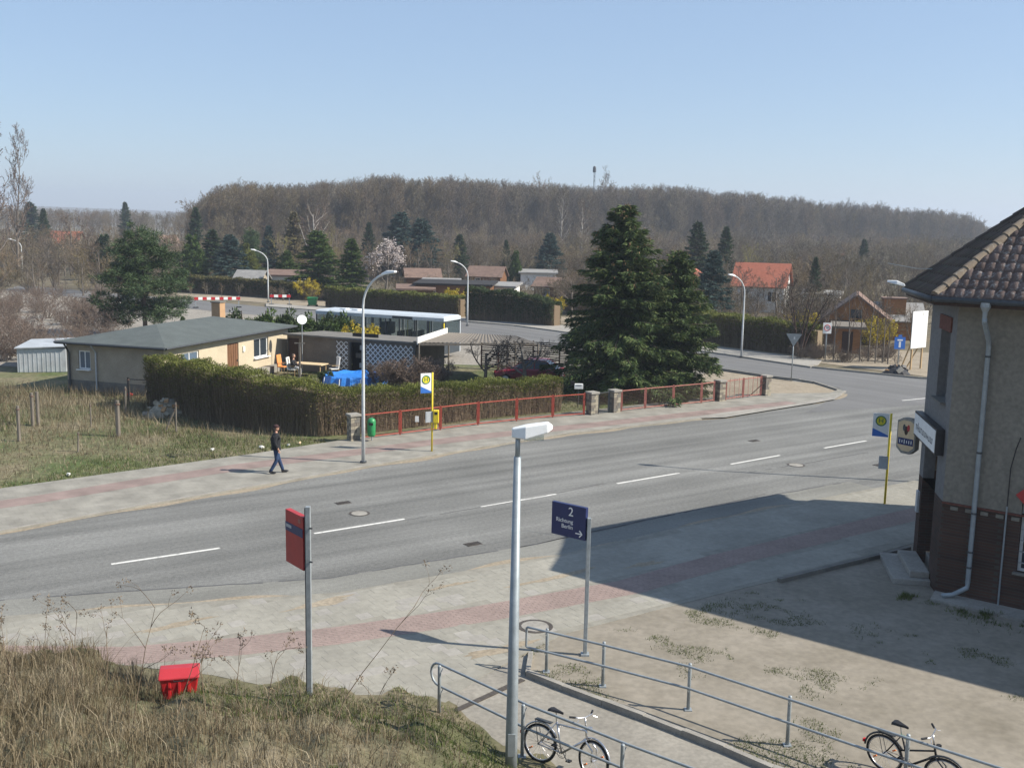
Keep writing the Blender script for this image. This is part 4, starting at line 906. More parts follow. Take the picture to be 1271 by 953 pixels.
    if lock:
        MB().ring(st+Vector((.06,0,-.02)), .075, .012, (0,.7,.7), 20, 6).build('cable_lock', lock, t)
    return t
w0 = Vector(P(668,944,PZ)); w1 = Vector(P(735,967,PZ)); d = (w1-w0); bicycle((w0.x,w0.y,PZ-.02), math.atan2(d.y,d.x), R(-7), R(-14), 'silver bicycle leaning on the near handrail beside the lamp post', 'chrome', False)
w0 = Vector(P(1097,955,PZ)); w1 = Vector(P(1166,984,PZ)); d = (w1-w0); bicycle((w0.x,w0.y,PZ-.02), math.atan2(d.y,d.x), R(4), R(10), 'black bicycle with green cable lock behind the yard side handrail', 'black', True, 'bin_green')

# red grit bin
GY = 18.45; gx_ = PX(224,860,GY)[0]; gz_ = float(emb(np.array(gx_), np.array(GY-.2)))-.04; t = thing('grit_bin', 'bright red grit bin half hidden in the dry grass', 'bin', (gx_,GY,gz_), R(14)); t.scale = (.86,.86,(top_z(224,826,GY)-gz_)/.80)
b = MB(); vs = []
for x,y,z in ((-.33,-.26,0),(.33,-.26,0),(.33,.12,0),(-.33,.12,0),(-.40,-.34,.62),(.40,-.34,.62),(.40,.15,.72),(-.40,.15,.72)): vs.append((x,y,z))
b.add(vs, [(0,3,2,1),(4,5,6,7),(0,1,5,4),(1,2,6,5),(2,3,7,6),(3,0,4,7)]); b.build('body', 'bin_red', t, bevel=.03)
for x in (-.2,0,.2): MB().box(x-.03,x+.03,-.335,-.30,.05,.56).build('rib', 'bin_red', t, bevel=.01)
b = MB(); b.add([(-.42,-.37,.60),(.42,-.37,.60),(.42,.17,.72),(-.42,.17,.72),(-.42,-.36,.66),(.42,-.36,.66),(.41,-.1,.79),(-.41,-.1,.79),(.41,.16,.77),(-.41,.16,.77)], [(0,3,2,1),(0,1,5,4),(4,5,6,7),(7,6,8,9),(2,3,9,8),(1,2,8,6,5),(3,0,4,7,9)]); b.build('lid', 'lid_red', t, bevel=.02)
MB().tube([(-.1,-.405,.62),(-.1,-.43,.6),(.1,-.43,.6),(.1,-.405,.62)], .012, 6).build('handle', 'black', t)
# ---------------------------------------------------------------- people
def skin_part(name, verts, edges, rad, m, parent, root=0, sub=2):
    me = bpy.data.meshes.new(name); me.from_pydata(verts, edges, []); o = mesh_obj(name, me, m, parent)
    sk = o.modifiers.new('skin', 'SKIN'); sk.use_smooth_shade = True
    if not me.skin_vertices: me.skin_vertices.new()
    for i, v in enumerate(me.skin_vertices[0].data):
        r = rad[i]; v.radius = r if isinstance(r, tuple) else (r, r); v.use_root = (i == root)
    ss = o.modifiers.new('sub', 'SUBSURF'); ss.levels = sub; ss.render_levels = sub
    return o
def hand(vs, es, rd, wrist, d, side_):
    """palm and five fingers grown from a wrist vertex"""
    d = Vector(d).normalized(); s = Vector(side_).normalized(); w = Vector(vs[wrist]); k = len(vs)
    palm = w+d*.07; vs.append(tuple(palm)); rd.append((.034,.02)); es.append((wrist,k))
    for i, (o_, L) in enumerate(((-.027,.065),(-.009,.075),(.009,.07),(.027,.055))):
        a = palm+s*o_+d*.025; vs += [tuple(a), tuple(a+d*L*.55+s.cross(d)*-.01), tuple(a+d*L*.9+s.cross(d)*-.03)]; n = len(vs)-3; rd.extend([.009,.0085,.007]); es.extend([(k,n),(n,n+1),(n+1,n+2)])
    a = w+d*.03+s*-.035; vs += [tuple(a), tuple(a+d*.045+s*-.012)]; n = len(vs)-2; rd.extend([.011,.009]); es.extend([(wrist,n),(n,n+1)])
def head(parent, c, yaw):
    """head with face, ears, hair; c = neck top"""
    c = Vector(c); Rz = Matrix.Rotation(yaw, 3, 'Z'); b = MB(); n = 16; prof = []
    for i in range(11):
        a = math.pi*i/10; z = .118*(1-math.cos(a)); wx = .092*math.sin(a)**.75; wy = .074*math.sin(a)**.8
        if z < .06: wy *= .82; wx *= .88
        prof.append((z,wx,wy))
    k = []
    for z,wx,wy in prof:
        for j in range(n):
            a = 2*math.pi*j/n; x = wx*math.cos(a); y = wy*math.sin(a)
            if math.cos(a) > .96: x += .018*math.exp(-((z-.10)/.018)**2)+.006*math.exp(-((z-.03)/.02)**2)   # nose, chin
            if .75 < math.cos(a) < .97: x -= .010*math.exp(-((z-.125)/.014)**2)                               # eye sockets
            k.append(c+Rz@Vector((x+.012,y,z-.01)))
    fs = [(i*n+j,i*n+(j+1)%n,(i+1)*n+(j+1)%n,(i+1)*n+j) for i in range(10) for j in range(n)]
    b.add(k, fs); o = b.build('head', 'skin', parent, smooth=True)
    for s in (-1,1):
        MB().lathe([(.001,-.006),(.010,0),(.001,.006)], 8, tuple(c+Rz@Vector((.088,s*.032,.115)))).build('eye', 'black', o); b = MB(); b.obox(c+Rz@Vector((.0,s*.076,.105)), Rz@Vector((.018,0,0)), Rz@Vector((0,.008,0)), (0,0,.03)); b.build('ear', 'skin', o, bevel=.006)
    b = MB(); b.obox(c+Rz@Vector((.089,0,.06)), Rz@Vector((.006,0,0)), Rz@Vector((0,.022,0)), (0,0,.005)); b.build('mouth', 'lid_red', o)
    return o
mx = P(343,587,PZ); yaw = math.atan2(.25,.97)
man = thing('person', 'man in dark jacket, blue jeans and cap walking on the far pavement', 'person', (mx[0],mx[1],PZ), yaw)
# legs mid-stride: local x is the walking direction
hips_ = (0,0,.93)
vs = [hips_,(.0,.09,.88),(.10,.10,.50),(.25,.10,.07),(0,-.09,.88),(.02,-.10,.50),(-.215,-.10,.085),(0,0,1.06)]
skin_part('trousers', vs, [(0,1),(1,2),(2,3),(0,4),(4,5),(5,6),(0,7)], [(.15,.12),(.105,.1),(.078,.078),(.062,.066),(.105,.1),(.078,.078),(.062,.066),(.155,.125)], 'jeans', man)
for p, d in (((.26,.10,.0),.34),((-.20,-.10,.02),-.25)):
    b = MB(); vs = []; fs = []
    for x,w,z0,z1 in ((-.07,.04,.0,.10),(-.02,.045,.0,.11),(.06,.045,.0,.08),(.13,.05,.0,.055),(.19,.03,.005,.035)):
        q = lambda X,Y,Z: (p[0]+X*math.cos(d*.6)-Z*math.sin(d*.6)*(1 if d>0 else 1), p[1]+Y, max(0.004, p[2]+Z*math.cos(d*.6)+X*math.sin(d*.6) if d>0 else p[2]+Z+max(0,-X)*.7))
        vs += [q(x,-w,z0),q(x,w,z0),q(x,w*.8,z1),q(x,-w*.8,z1)]
    for k in range(4):
        for j in range(4): fs.append((k*4+j,k*4+(j+1)%4,k*4+4+(j+1)%4,k*4+4+j))
    fs += [(3,2,1,0),(16,17,18,19)]; b.add(vs, fs); b.build('shoe', 'black', man, bevel=.01)
vs = [(0,0,.90),(.0,0,1.08),(-.01,0,1.28),(0,0,1.44),(.01,0,1.51),(0,.17,1.43),(-.08,.23,1.16),(.04,.20,.95),(0,-.17,1.43),(-.06,-.24,1.16),(.07,-.21,.96)]
skin_part('jacket', vs, [(0,1),(1,2),(2,3),(3,4),(3,5),(5,6),(6,7),(3,8),(8,9),(9,10)], [(.175,.21),(.165,.2),(.17,.21),(.13,.16),(.065,.065),.092,.073,.056,.092,.073,.056], 'jacket', man, root=1)
vs = [(0,0,1.40),(.012,0,1.50),(.02,0,1.58)]; es = [(0,1),(1,2)]; rd = [.06,.056,.056]
for s, w in ((1,(.05,.195,.93)),(-1,(.08,-.205,.94))):
    k = len(vs); vs += [(0,s*.1,1.38),(0,s*.17,1.40),(-.07,s*.235,1.16),w]; rd += [.05,.045,.035,.026]; es += [(0,k),(k,k+1),(k+1,k+2),(k+2,k+3)]; hand(vs, es, rd, k+3, (.25,0,-1), (1,0,0))
skin_part('body', vs, es, rd, 'skin', man, sub=1)
hd_ = head(man, (.02,0,1.575), 0)
MB().lathe([(.097,0),(.106,.03),(.10,.065),(.07,.10),(.01,.114)], 16, (.015,0,1.70)).build('cap', 'cap', man, smooth=True)
b = MB(); b.add([(.08,-.06,1.71),(.08,.06,1.71),(.17,.045,1.695),(.17,-.045,1.695),(.08,-.06,1.72),(.08,.06,1.72),(.17,.045,1.703),(.17,-.045,1.703)], [(0,3,2,1),(4,5,6,7),(0,1,5,4),(1,2,6,5),(2,3,7,6),(3,0,4,7)]); b.build('cap_peak', 'cap', man)
MB().lathe([(.07,0),(.084,.05),(.084,.09)], 14, (.0,0,1.625)).build('hair', 'hair_grey', man, smooth=True)

# ---------------------------------------------------------------- bungalow and sheds on the left
K = Vector((-18.0,53.6)); bd = Vector((.30,.954)); bs = Vector((-.954,.30)); nL = Vector((.954,-.30)); nS = -bd; BL, BS, BH = 12.7, along(K, bs, 83, 1.5, 0, 9), 2.5
bun = thing('bungalow', 'cream bungalow with low grey felt roof behind the tall hedge', 'house', (K.x,K.y,0)); K0 = (0,0)
al = lambda px, z=1.8: along(K, bd, px, z, 0, 14); as_ = lambda px, z=1.8: along(K, bs, px, z, 0, 9)
w1, w2, dr0, dr1, w3, w4 = al(225), al(247), al(282), al(296), al(315), al(333)
s1, s2 = as_(112), as_(97)
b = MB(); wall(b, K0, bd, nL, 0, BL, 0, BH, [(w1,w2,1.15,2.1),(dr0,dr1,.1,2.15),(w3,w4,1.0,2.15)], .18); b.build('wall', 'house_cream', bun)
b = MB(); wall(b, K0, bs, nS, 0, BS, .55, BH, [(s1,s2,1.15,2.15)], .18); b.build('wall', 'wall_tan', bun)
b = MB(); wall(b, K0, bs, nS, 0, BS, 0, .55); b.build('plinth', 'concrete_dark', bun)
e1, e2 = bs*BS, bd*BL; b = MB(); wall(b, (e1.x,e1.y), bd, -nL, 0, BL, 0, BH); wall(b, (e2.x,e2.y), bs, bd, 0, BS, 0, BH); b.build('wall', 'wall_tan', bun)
window(bun, K0, bd, nL, w1, w2, 1.15, 2.1, .1, 'white_plastic', 'glass_sky', 1, 'white_plastic'); window(bun, K0, bd, nL, w3, w4, 1.0, 2.15, .12, 'white_plastic', 'glass_dark', 1, 'white_plastic')
window(bun, K0, bs, nS, s1, s2, 1.15, 2.15, .1, 'white_plastic', 'glass_sky', 1, 'white_plastic')
v = Vector((*bd,0)); n3_ = Vector((*nL,0))
b = MB(); b.obox(v*((dr0+dr1)/2)-n3_*.1+ZV*1.12, v*((dr1-dr0)/2-.005), n3_*.03, (0,0,1.0)); d_ = b.build('door', 'wood_brown', bun)
for k in range(5):
    x = dr0+(dr1-dr0)*(k+.5)/5; b = MB(); b.obox(v*x-n3_*.06+ZV*1.12, v*((dr1-dr0)/10-.015), n3_*.012, (0,0,.97)); b.build('door_board', 'wood_brown', d_)
b = MB(); b.obox(v*(dr1-.12)-n3_*.03+ZV*1.1, v*.02, n3_*.03, (0,0,.06)); b.build('handle', 'dark_steel', d_)
b = MB(); b.obox(v*(dr1+.5)+n3_*.04+ZV*1.7, v*.09, n3_*.035, (0,0,.16)); b.build('letter_box', 'white_plastic', bun)
o_ = .38; c = [-bd*o_+nL*o_, bd*(BL+o_)+nL*o_, bd*(BL+o_)+bs*(BS+o_), -bd*o_+bs*(BS+o_)]; ra_, rb_ = bd*(3.6)+bs*(BS/2), bd*(BL-3.6)+bs*(BS/2); RZ = 3.35
b = MB(); V3 = lambda p, z: Vector((p.x,p.y,z)); ev = [V3(p, BH+.12) for p in c]; lo_ = [V3(p, BH-.02) for p in c]; r0, r1 = V3(ra_,RZ), V3(rb_,RZ)
b.add(ev+lo_+[r0,r1], [(0,1,9,8),(1,2,9),(2,3,8,9),(3,0,8),(0,4,5,1),(1,5,6,2),(2,6,7,3),(3,7,4,0),(4,7,6,5)]); rf = b.build('roof', 'roof_felt', bun)
for i in range(4):
    p, q = c[i], c[(i+1)%4]; n_ = ((p+q)/2-(bd*BL/2+bs*BS/2)); b = MB(); d = (q-p).normalized(); nn = Vector((d.y,-d.x)); nn = nn if nn.dot(n_) > 0 else -nn
    b.tube([V3(p+nn*.06,BH+.06),V3(q+nn*.06,BH+.06)], .055, 8); b.build('gutter', 'dark_steel', bun)
cc = bd*along(K+bs*4.2, bd, 271, 3.6, 0, 14)+bs*4.2; b = MB(); b.prism([tuple(cc+bd*x+bs*y) for x,y in ((-.3,-.3),(.3,-.3),(.3,.3),(-.3,.3))], 2.9, 3.98); ch = b.build('chimney', 'yellow_paint', bun)
b = MB(); b.prism([tuple(cc+bd*x+bs*y) for x,y in ((-.35,-.35),(.35,-.35),(.35,.35),(-.35,.35))], 3.98, 4.05); b.build('chimney_cap', 'concrete_dark', ch)
pp = bs*as_(120); b = MB(); b.tube([V3(pp-bd*.42,BH), V3(pp-bd*.08,BH-.4), V3(pp-bd*.08,.1)], .045, 8); b.build('downpipe', 'metal_pale', bun)
pp = bs*as_(87); b = MB(); b.tube([V3(pp-bd*.42,BH), V3(pp-bd*.08,BH-.5), V3(pp-bd*.08,.1)], .05, 8); b.build('downpipe', 'dark_steel', bun)
b = MB(); b.obox(v*(BL+.0)+n3_*.25+ZV*.2, v*6.5, n3_*.25, (0,0,.2)); b.build('terrace_edge', 'concrete', bun)
# metal shed at the far left
sk_ = Vector(P(22,462)[:2]); t = thing('metal_shed', 'low pale sheet metal shed left of the bungalow', 'shed', (sk_.x,sk_.y,0), R(12))
b = MB(); b.box(0,2.7,0,4,0,1.4); b.build('wall', 'metal_pale', t); b = MB(); b.slab([(-.1,-.15,1.41),(2.8,-.15,1.5),(2.8,4.1,1.55),(-.1,4.1,1.45)], (0,0,1), .06); b.build('roof', 'metal_pale', t)
for k in range(10): MB().box(.12+k*.25,.16+k*.25,-.02,-.001,0,1.39).build('sheet_rib', 'metal_pale', t)
b = MB(); b.box(-.03,-.002,.5,3,0,1.3); b.build('door', 'rust', t)
# outbuilding with lattice
OA = Vector((-14.0,64.6)); OB = Vector((-5.75,61.3)); od = (OB-OA).normalized(); on = Vector((od.y,-od.x)); OL = (OB-OA).length; OH = 2.15
ob = thing('garden_outbuilding', 'long grey rendered outbuilding with lattice panels and open doorway', 'outbuilding', (OA.x,OA.y,0)); ao = lambda px, z=1.5: along(OA, od, px, z, 0, 9)
d0, d1, l1, l2, o1, o2, l3, l4 = ao(357), ao(371), ao(418), ao(432), ao(433.5), ao(449), ao(455), ao(513)
b = MB(); wall(b, (0,0), od, on, 0, OL, 0, OH, [(d0,d1,.05,1.98),(o1,o2,.05,1.98)], .25); e = od*OL; wall(b, (e.x,e.y), -on, od, 0, 4, 0, OH-.25); wall(b, (0,0), -on, -od, 0, 4, 0, OH-.25); e = -on*4; wall(b, (e.x,e.y), od, -on, 0, OL, 0, OH-.26); b.build('wall', 'wall_taupe', ob)
b = MB(); q = [-od*.1+on*.3, od*(OL+.1)+on*.3, od*(OL+.1)-on*4.3, -od*.1-on*4.3]; b.slab([V3(p, OH+.02-(.25 if k_ > 1 else 0)) for k_, p in enumerate(q)], (0,0,1), .1); b.build('roof', 'concrete_dark', ob)
u_ = Vector((*od,0)); nn = Vector((*on,0))
b = MB(); b.obox(u_*((d0+d1)/2)-nn*.15+ZV*1.01, u_*((d1-d0)/2), nn*.03, (0,0,.96)); b.build('door', 'wood_dark', ob)
b = MB(); b.obox(u_*((o1+o2)/2)-nn*1.2+ZV*1.2, u_*.9, nn*.02, (0,0,1.2)); b.build('doorway_dark', 'black', ob)  # black sheet standing in for the shade inside the open doorway
for k,(zz,ww) in enumerate(((.5,.35),(1.1,.35),(1.6,.3))):
    b = MB(); b.obox(u_*(o1+(o2-o1)*(.35 if k%2 else .65))-nn*.8+ZV*zz, u_*ww*.6, nn*.2, (0,0,.14)); b.build('shelf_box', 'wood_grey' if k%2 else 'lamp_grey', ob)
def lattice(x0, x1, z0, z1):
    b = MB(); p = .34; c_ = u_*0; W_, H_ = x1-x0, z1-z0
    for s in (1,-1):
        k = -H_
        while k < W_+H_:
            a0 = max(0.0, k if s > 0 else k-H_) ; 
            pts = []
            for zt in (0.0, H_):
                x = k+s*zt if s > 0 else k-zt
                pts.append((x, zt))
            (xa,za),(xb,zb) = pts
            if xb != xa:
                def clip(x): tt = (x-xa)/(xb-xa); return (x, za+tt*(zb-za))
                if xa < 0: xa_, za_ = clip(0)
                elif xa > W_: xa_, za_ = clip(W_)
                else: xa_, za_ = xa, za
                if xb < 0: xb_, zb_ = clip(0)
                elif xb > W_: xb_, zb_ = clip(W_)
                else: xb_, zb_ = xb, zb
                if 0 <= za_ <= H_ and 0 <= zb_ <= H_ and abs(xa_-xb_) > .03:
                    b.bar(u_*(x0+xa_)+nn*(.05+.012*s)+ZV*(z0+za_), u_*(x0+xb_)+nn*(.05+.012*s)+ZV*(z0+zb_), .012, .055)
            k += p
    tag(b.build('lattice', 'white_wall', ob), kind='stuff')
lattice(l1, l2, .3, 2.0); lattice(l3, l4, .4, 1.98)
b = MB(); b.obox(u_*(OL+.02)+nn*.1+ZV*1.25, u_*.06, nn*.06, (0,0,1.07)); b.build('corner_post', 'dark_steel', ob)
dp_ = Vector((-13.2,63.6)); t = thing('satellite_dish', 'white satellite dish on a thin pole beside the bungalow', 'satellite dish', (dp_.x+.35,dp_.y-.1,0)); MB().tube([(0,0,0),(0,0,3.2)],.025,8).build('pole','galv_post',t)
b = MB(); b.lathe([(.02,0),(.15,.02),(.29,.07),(.30,.08),(.28,.08),(.15,.03),(.02,.015)], 20); me_ = b.build('dish','white_plastic',t,loc=(0,-.06,3.2),smooth=True); me_.rotation_euler = (R(68),0,R(20)); MB().tube([(0,-.1,3.05),(.1,-.45,3.2)],.012,6).build('feed_arm','galv_post',t); MB().tube([(.1,-.45,3.2),(.11,-.5,3.22)],.03,8).build('receiver','lamp_grey',t)
# carport: brown corrugated roof with a white fascia
cp_ = [P(520,425.5,2.35), P(557,413,2.35), P(640,417,2.35), P(668,426,2.35)]; co = Vector((*cp_[0][:2],0))
t = thing('carport', 'carport with weathered corrugated roof and white fascia board', 'carport', (co.x,co.y,0)); q = [Vector((p[0]-co.x,p[1]-co.y,2.35)) for p in cp_]
b = MB(); n_ = 56
for k in range(n_):
    a0 = q[0].lerp(q[3], k/n_); a1 = q[0].lerp(q[3], (k+1)/n_); b0 = q[1].lerp(q[2], k/n_); b1 = q[1].lerp(q[2], (k+1)/n_); z0, z1 = (.04 if k%2 else 0), (0 if k%2 else .04)
    b.add([a0+ZV*z0, a1+ZV*z1, b1+ZV*z1, b0+ZV*z0, a0+ZV*(z0-.02), a1+ZV*(z1-.02), b1+ZV*(z1-.02), b0+ZV*(z0-.02)], [(0,1,2,3),(4,7,6,5),(0,4,5,1),(2,6,7,3)])
b.build('roof', 'wood_grey', t)
b = MB(); b.bar(q[0]+Vector((-.1,0,.1)), q[1]+Vector((-.1,0,.1)), .06, .42); b.build('fascia', 'white_wall', t)
for p in q: MB().tube([Vector((p.x,p.y,0)), Vector((p.x,p.y,2.33))], .05, 8).build('post', 'wood_grey', t)
for a_, c_ in ((0,3),(1,2)):
    b = MB(); b.bar(q[a_]-ZV*.09, q[c_]-ZV*.09, .06, .12); b.build('beam', 'wood_grey', t)
# stacked-slat screen behind the car
sa, sb = Vector((-2.0,66.8)), Vector((4.6,64.9)); sd = sb-sa; t = thing('slatted_screen', 'dark slatted timber screen behind the red car', 'screen', (sa.x,sa.y,0))
for k in range(5):
    p = sd*(k/4); MB().box(p.x-.05,p.x+.05,p.y-.05,p.y+.05,0,1.95).build('post', 'wood_dark', t)
rs = random.Random(3)
for k in range(15):
    for s_ in range(4):
        a, c_ = sd*(s_/4), sd*((s_+1)/4); z = .12+k*.125; b = MB(); b.bar((a.x,a.y-.07,z+rs.uniform(-.015,.015)), (c_.x,c_.y-.07,z+rs.uniform(-.02,.02)), .025, .075); b.build('slat', 'wood_dark' if rs.random() < .75 else 'wood_grey', t)

# ---------------------------------------------------------------- bus
b0, b1 = Vector(P(392,381.5,3.05)[:2]), Vector(P(557,391.5,3.05)[:2]); fd = (b1-b0).normalized(); BLn = 10.3; bw_ = 2.5; side_b = Vector((-fd.y,fd.x))
bus = thing('bus', 'white city bus with see-through windows parked behind the outbuilding', 'bus', (b0.x,b0.y,0), math.atan2(fd.y,fd.x))
MB().box(0,BLn,0,bw_,.35,1.02).build('lower_body', 'bus_dark', bus, bevel=.04); b = MB(); b.add([(-.02,-.02,2.6),(BLn+.02,-.02,2.6),(BLn+.02,bw_+.02,2.6),(-.02,bw_+.02,2.6),(-.02,-.02,2.82),(BLn+.02,-.02,2.82),(BLn+.02,bw_+.02,2.82),(-.02,bw_+.02,2.82),(.1,.2,2.92),(BLn-.1,.2,2.92),(BLn-.1,bw_-.2,2.92),(.1,bw_-.2,2.92)], [(0,3,2,1),(0,1,5,4),(1,2,6,5),(2,3,7,6),(3,0,4,7),(4,5,9,8),(5,6,10,9),(6,7,11,10),(7,4,8,11),(8,9,10,11)]); b.build('roof', 'bus_white', bus)
MB().box(6.3,7.9,-.035,-.022,2.62,2.8).build('route_box', 'bus_dark', bus); MB().box(8.7,9.6,-.035,-.022,2.66,2.76).build('lettering', 'lamp_grey', bus)
xs_ = [0,1.3,2.6,3.8,4.6,5.7,6.8,8.0,9.0,BLn-.08]
for k,x in enumerate(xs_):
    w = .16 if k in (3,4,8) else .08
    for y in (0,bw_-.08): MB().box(x,x+w,y,y+.08,1.0,2.61).build('pillar', 'bus_dark', bus)
for k in range(len(xs_)-1):
    for y in (.03,bw_-.05): MB().box(xs_[k]+.17,xs_[k+1]-.01,y,y+.015,1.04,2.6).build('window', 'glass_clear', bus)
MB().box(BLn-.04,BLn-.02,.1,bw_-.1,1.04,2.5).build('windscreen', 'glass_clear', bus); MB().box(.02,.04,.1,bw_-.1,1.04,2.5).build('rear_window', 'glass_clear', bus)
for y in (0,bw_-.1): MB().box(BLn-.06,BLn+.015,y,y+.1,.36,2.5).build('front_pillar', 'post_yellow' if y == 0 else 'bus_white', bus)
for k in range(8):
    for y in (.3,.85,1.5,1.95):
        if 5 < .8+k*.95 < 6.2: continue
        b = MB(); x = .8+k*.95; b.box(x,x+.4,y,y+.42,.98,1.08).box(x,x+.07,y,y+.42,1.08,1.72); b.build('seat', 'bus_dark', bus)
for x in (1.2,3.6,5.1,7.1,8.8): MB().tube([(x,.75,1.0),(x,.75,2.5)],.02,6).build('grab_pole','post_yellow' if x>5 else 'dark_steel',bus)
MB().box(BLn-1.2,BLn-.3,.3,1.3,1.0,1.55).build('driver_cab', 'bus_dark', bus); MB().box(5.3,6.0,.2,.9,1.5,2.3).build('destination_board','bus_dark',bus)
for x in (2.2,7.9):
    for y in (.02,bw_-.3):
        w = MB().tube([(x,y,.48),(x,y+.28,.48)], .47, 20).build('wheel', 'rubber', bus); MB().tube([(x,y-.006,.48),(x,y+.286,.48)], .27, 16).build('rim', 'lamp_grey', w)
for x in (1.5,2.5): MB().box(x,x+.5,.8,1.3,2.9,3.02).build('roof_hatch','white_plastic',bus)
MB().tube([(BLn-.1,-.02,2.3),(BLn+.15,-.3,2.25),(BLn+.15,-.3,2.0)], .025, 6).build('mirror','bus_dark',bus)
# ---------------------------------------------------------------- dark red car
c0 = Vector(PX(657,455,60.9)[:2]); t = thing('car', 'dark red hatchback parked on the lawn by the slatted screen', 'car', (c0.x,c0.y,0), R(169)); car = t
# stations along the length: x, half-width at sill, belt z, roof z (0 = none), roof half-width
st_ = [(-1.95,.68,.50,.80),(-1.85,.80,.38,.92),(-1.2,.85,.30,.96),(-.3,.86,.28,.93),(.8,.86,.28,.90),(1.45,.84,.30,.80),(1.88,.76,.36,.66),(1.98,.64,.44,.58)]
b = MB(); vs = []; fs = []
for x,w,z0,z1 in st_: vs += [(x,-w*.92,z0),(x,-w,z0+.18),(x,-w*.97,z1-.06),(x,-w*.86,z1),(x,w*.86,z1),(x,w*.97,z1-.06),(x,w,z0+.18),(x,w*.92,z0)]
for k in range(len(st_)-1):
    for j in range(8): fs.append((k*8+j,k*8+(j+1)%8,k*8+8+(j+1)%8,k*8+8+j))
fs += [tuple(range(8))[::-1], tuple((len(st_)-1)*8+j for j in range(8))]; b.add(vs, fs); b.build('body', 'car_red', t, smooth=False, bevel=.03)
cab = [(-1.75,.66,.94),(-1.05,.60,1.40),(.1,.60,1.44),(.95,.68,.92)]; b = MB(); vs = []; fs = []
for x,w,z in cab: vs += [(x,-w-.1*(z<1),.90),(x,-w,z),(x,w,z),(x,w+.1*(z<1),.90)]
for k in range(3):
    for j in range(4): fs.append((k*4+j,k*4+(j+1)%4,k*4+4+(j+1)%4,k*4+4+j))
b.add(vs, fs); b.build('cabin_glass', 'glass_sky', t); b = MB(); b.slab([(-1.08,-.6,1.4),(.12,-.6,1.44),(.12,.6,1.44),(-1.08,.6,1.4)], (0,0,1), .035); b.build('roof', 'car_red', t, bevel=.02)
for s in (-1,1):
    for x0,z0,x1,z1 in ((-1.75,.94,-1.06,1.41),(.11,1.44,.95,.92),(-.42,.92,-.42,1.42)): b = MB(); b.bar((x0,s*.70 if z0<1 else s*.61,z0),(x1,s*.70 if z1<1 else s*.61,z1),.05); b.build('pillar', 'car_red', t)
    for x in (-1.2,1.25):
        w = MB().tube([(x,s*.70,.31),(x,s*.87,.31)], .31, 20).build('wheel', 'rubber', t); MB().tube([(x,s*.70,.31),(x,s*.878,.31)], .19, 14).build('rim', 'lamp_grey', w)
    b = MB(); b.box(-1.965,-1.86,s*.74-.12,s*.74+.09,.68,.88); b.build('tail_light', 'tail_red', t); b = MB(); b.box(1.84,1.985,s*.6-.14,s*.6+.1,.5,.62); b.build('headlight', 'glass_clear', t)
    b = MB(); b.box(.55,.72,s*.92-.08,s*.92+.06,.92,1.02); b.build('wing_mirror', 'car_red', t); b = MB(); b.box(-.75,-.6,s*.865-.01,s*.865+.01,.76,.79); b.build('door_handle', 'black', t)
MB().box(-2.0,-1.94,-.25,.25,.56,.67).build('number_plate', 'sign_white', t); MB().box(-2.03,-1.9,-.62,.62,.36,.52).build('rear_bumper', 'car_red', t, bevel=.03)
# ---------------------------------------------------------------- red garden fence and piers
def pier(px, py, label, w=.42, h=1.2):
    x, y, _ = P(px, py, PZ); t = thing('fence_pier', label, 'pier', (x,y+.2,0), ROTR); rs = random.Random(px); z = 0
    MB().box(-w/2+.02,w/2-.02,-w/2+.02,w/2-.02,0,h-.02).build('core', 'concrete_dark', t)
    nrow = 8; hh = (h-.1)/nrow
    for k in range(nrow):
        if k % 2: xs2 = [(-w/2,-w/2+w*.6),(-w/2+w*.6,w/2)]
        else: xs2 = [(-w/2,-w/2+w*.4),(-w/2+w*.4,w/2)]
        for a, c_ in xs2:
            for ya, yb in ((-w/2,0),(0,w/2)):
                j = rs.uniform(-.012,.012); MB().box(a+.006-(.008 if a==-w/2 else 0)+j*0,c_-.006+(.008 if c_==w/2 else 0),ya+.004,yb-.004+0,k*hh+.008,(k+1)*hh).build('stone', rs.choice(('rubble','concrete_dark','rubble','wood_grey')), t)
    MB().box(-w/2-.05,w/2+.05,-w/2-.05,w/2+.05,h-.1,h).build('cap_stone', 'concrete', t, bevel=.015)
    return Vector((x,y+.2))
q1 = pier(438,547,'stone fence pier at the left end of the red fence, behind the street lamp'); q2 = pier(735,515,'left of the two stone piers beside the letter box'); q3 = pier(763,512,'right of the two stone piers left of the big spruce'); q4 = pier(894,498,'stone pier at the left side of the pink gate'); q5 = pier(951,491,'stone pier at the right side of the pink gate')
def fence(pts, m, name, label, z0=.12, z1=1.08, cat='fence'):
    t = thing(name, label, cat, (pts[0].x,pts[0].y,PZ-.04)); o = pts[0]
    for k in range(len(pts)-1):
        a, c_ = pts[k]-o, pts[k+1]-o; d = (c_-a).normalized(); a, c_ = a+d*.06, c_-d*.06; A3 = lambda p, z: Vector((p.x,p.y,z))
        b = MB(); b.bar(A3(a,z0),A3(c_,z0),.04); b.bar(A3(a,z1),A3(c_,z1),.04); b.bar(A3(a,z0+.021),A3(a,z1-.021),.04); b.bar(A3(c_,z0+.021),A3(c_,z1-.021),.04); fr = b.build('panel_frame', m, t)
        b = MB(); L = (c_-a).length; n_ = int(L/.07)
        for i in range(1,n_): p = a+d*(L*i/n_); b.tube([A3(p,z0),A3(p,z1)], .0035, 3, False)
        for i in range(1,13): z = z0+(z1-z0)*i/13; b.tube([A3(a,z),A3(c_,z)], .0035, 3, False)
        tag(b.build('wire_mesh', 'wire', fr), kind='stuff')
    for k, p in enumerate(pts):
        p = p-o; b = MB(); b.box(p.x-.035,p.x+.035,p.y-.035,p.y+.035,0,1.14); b.build('post', m, t)
    return t
line = lambda px, py: Vector(P(px,py,PZ)[:2])
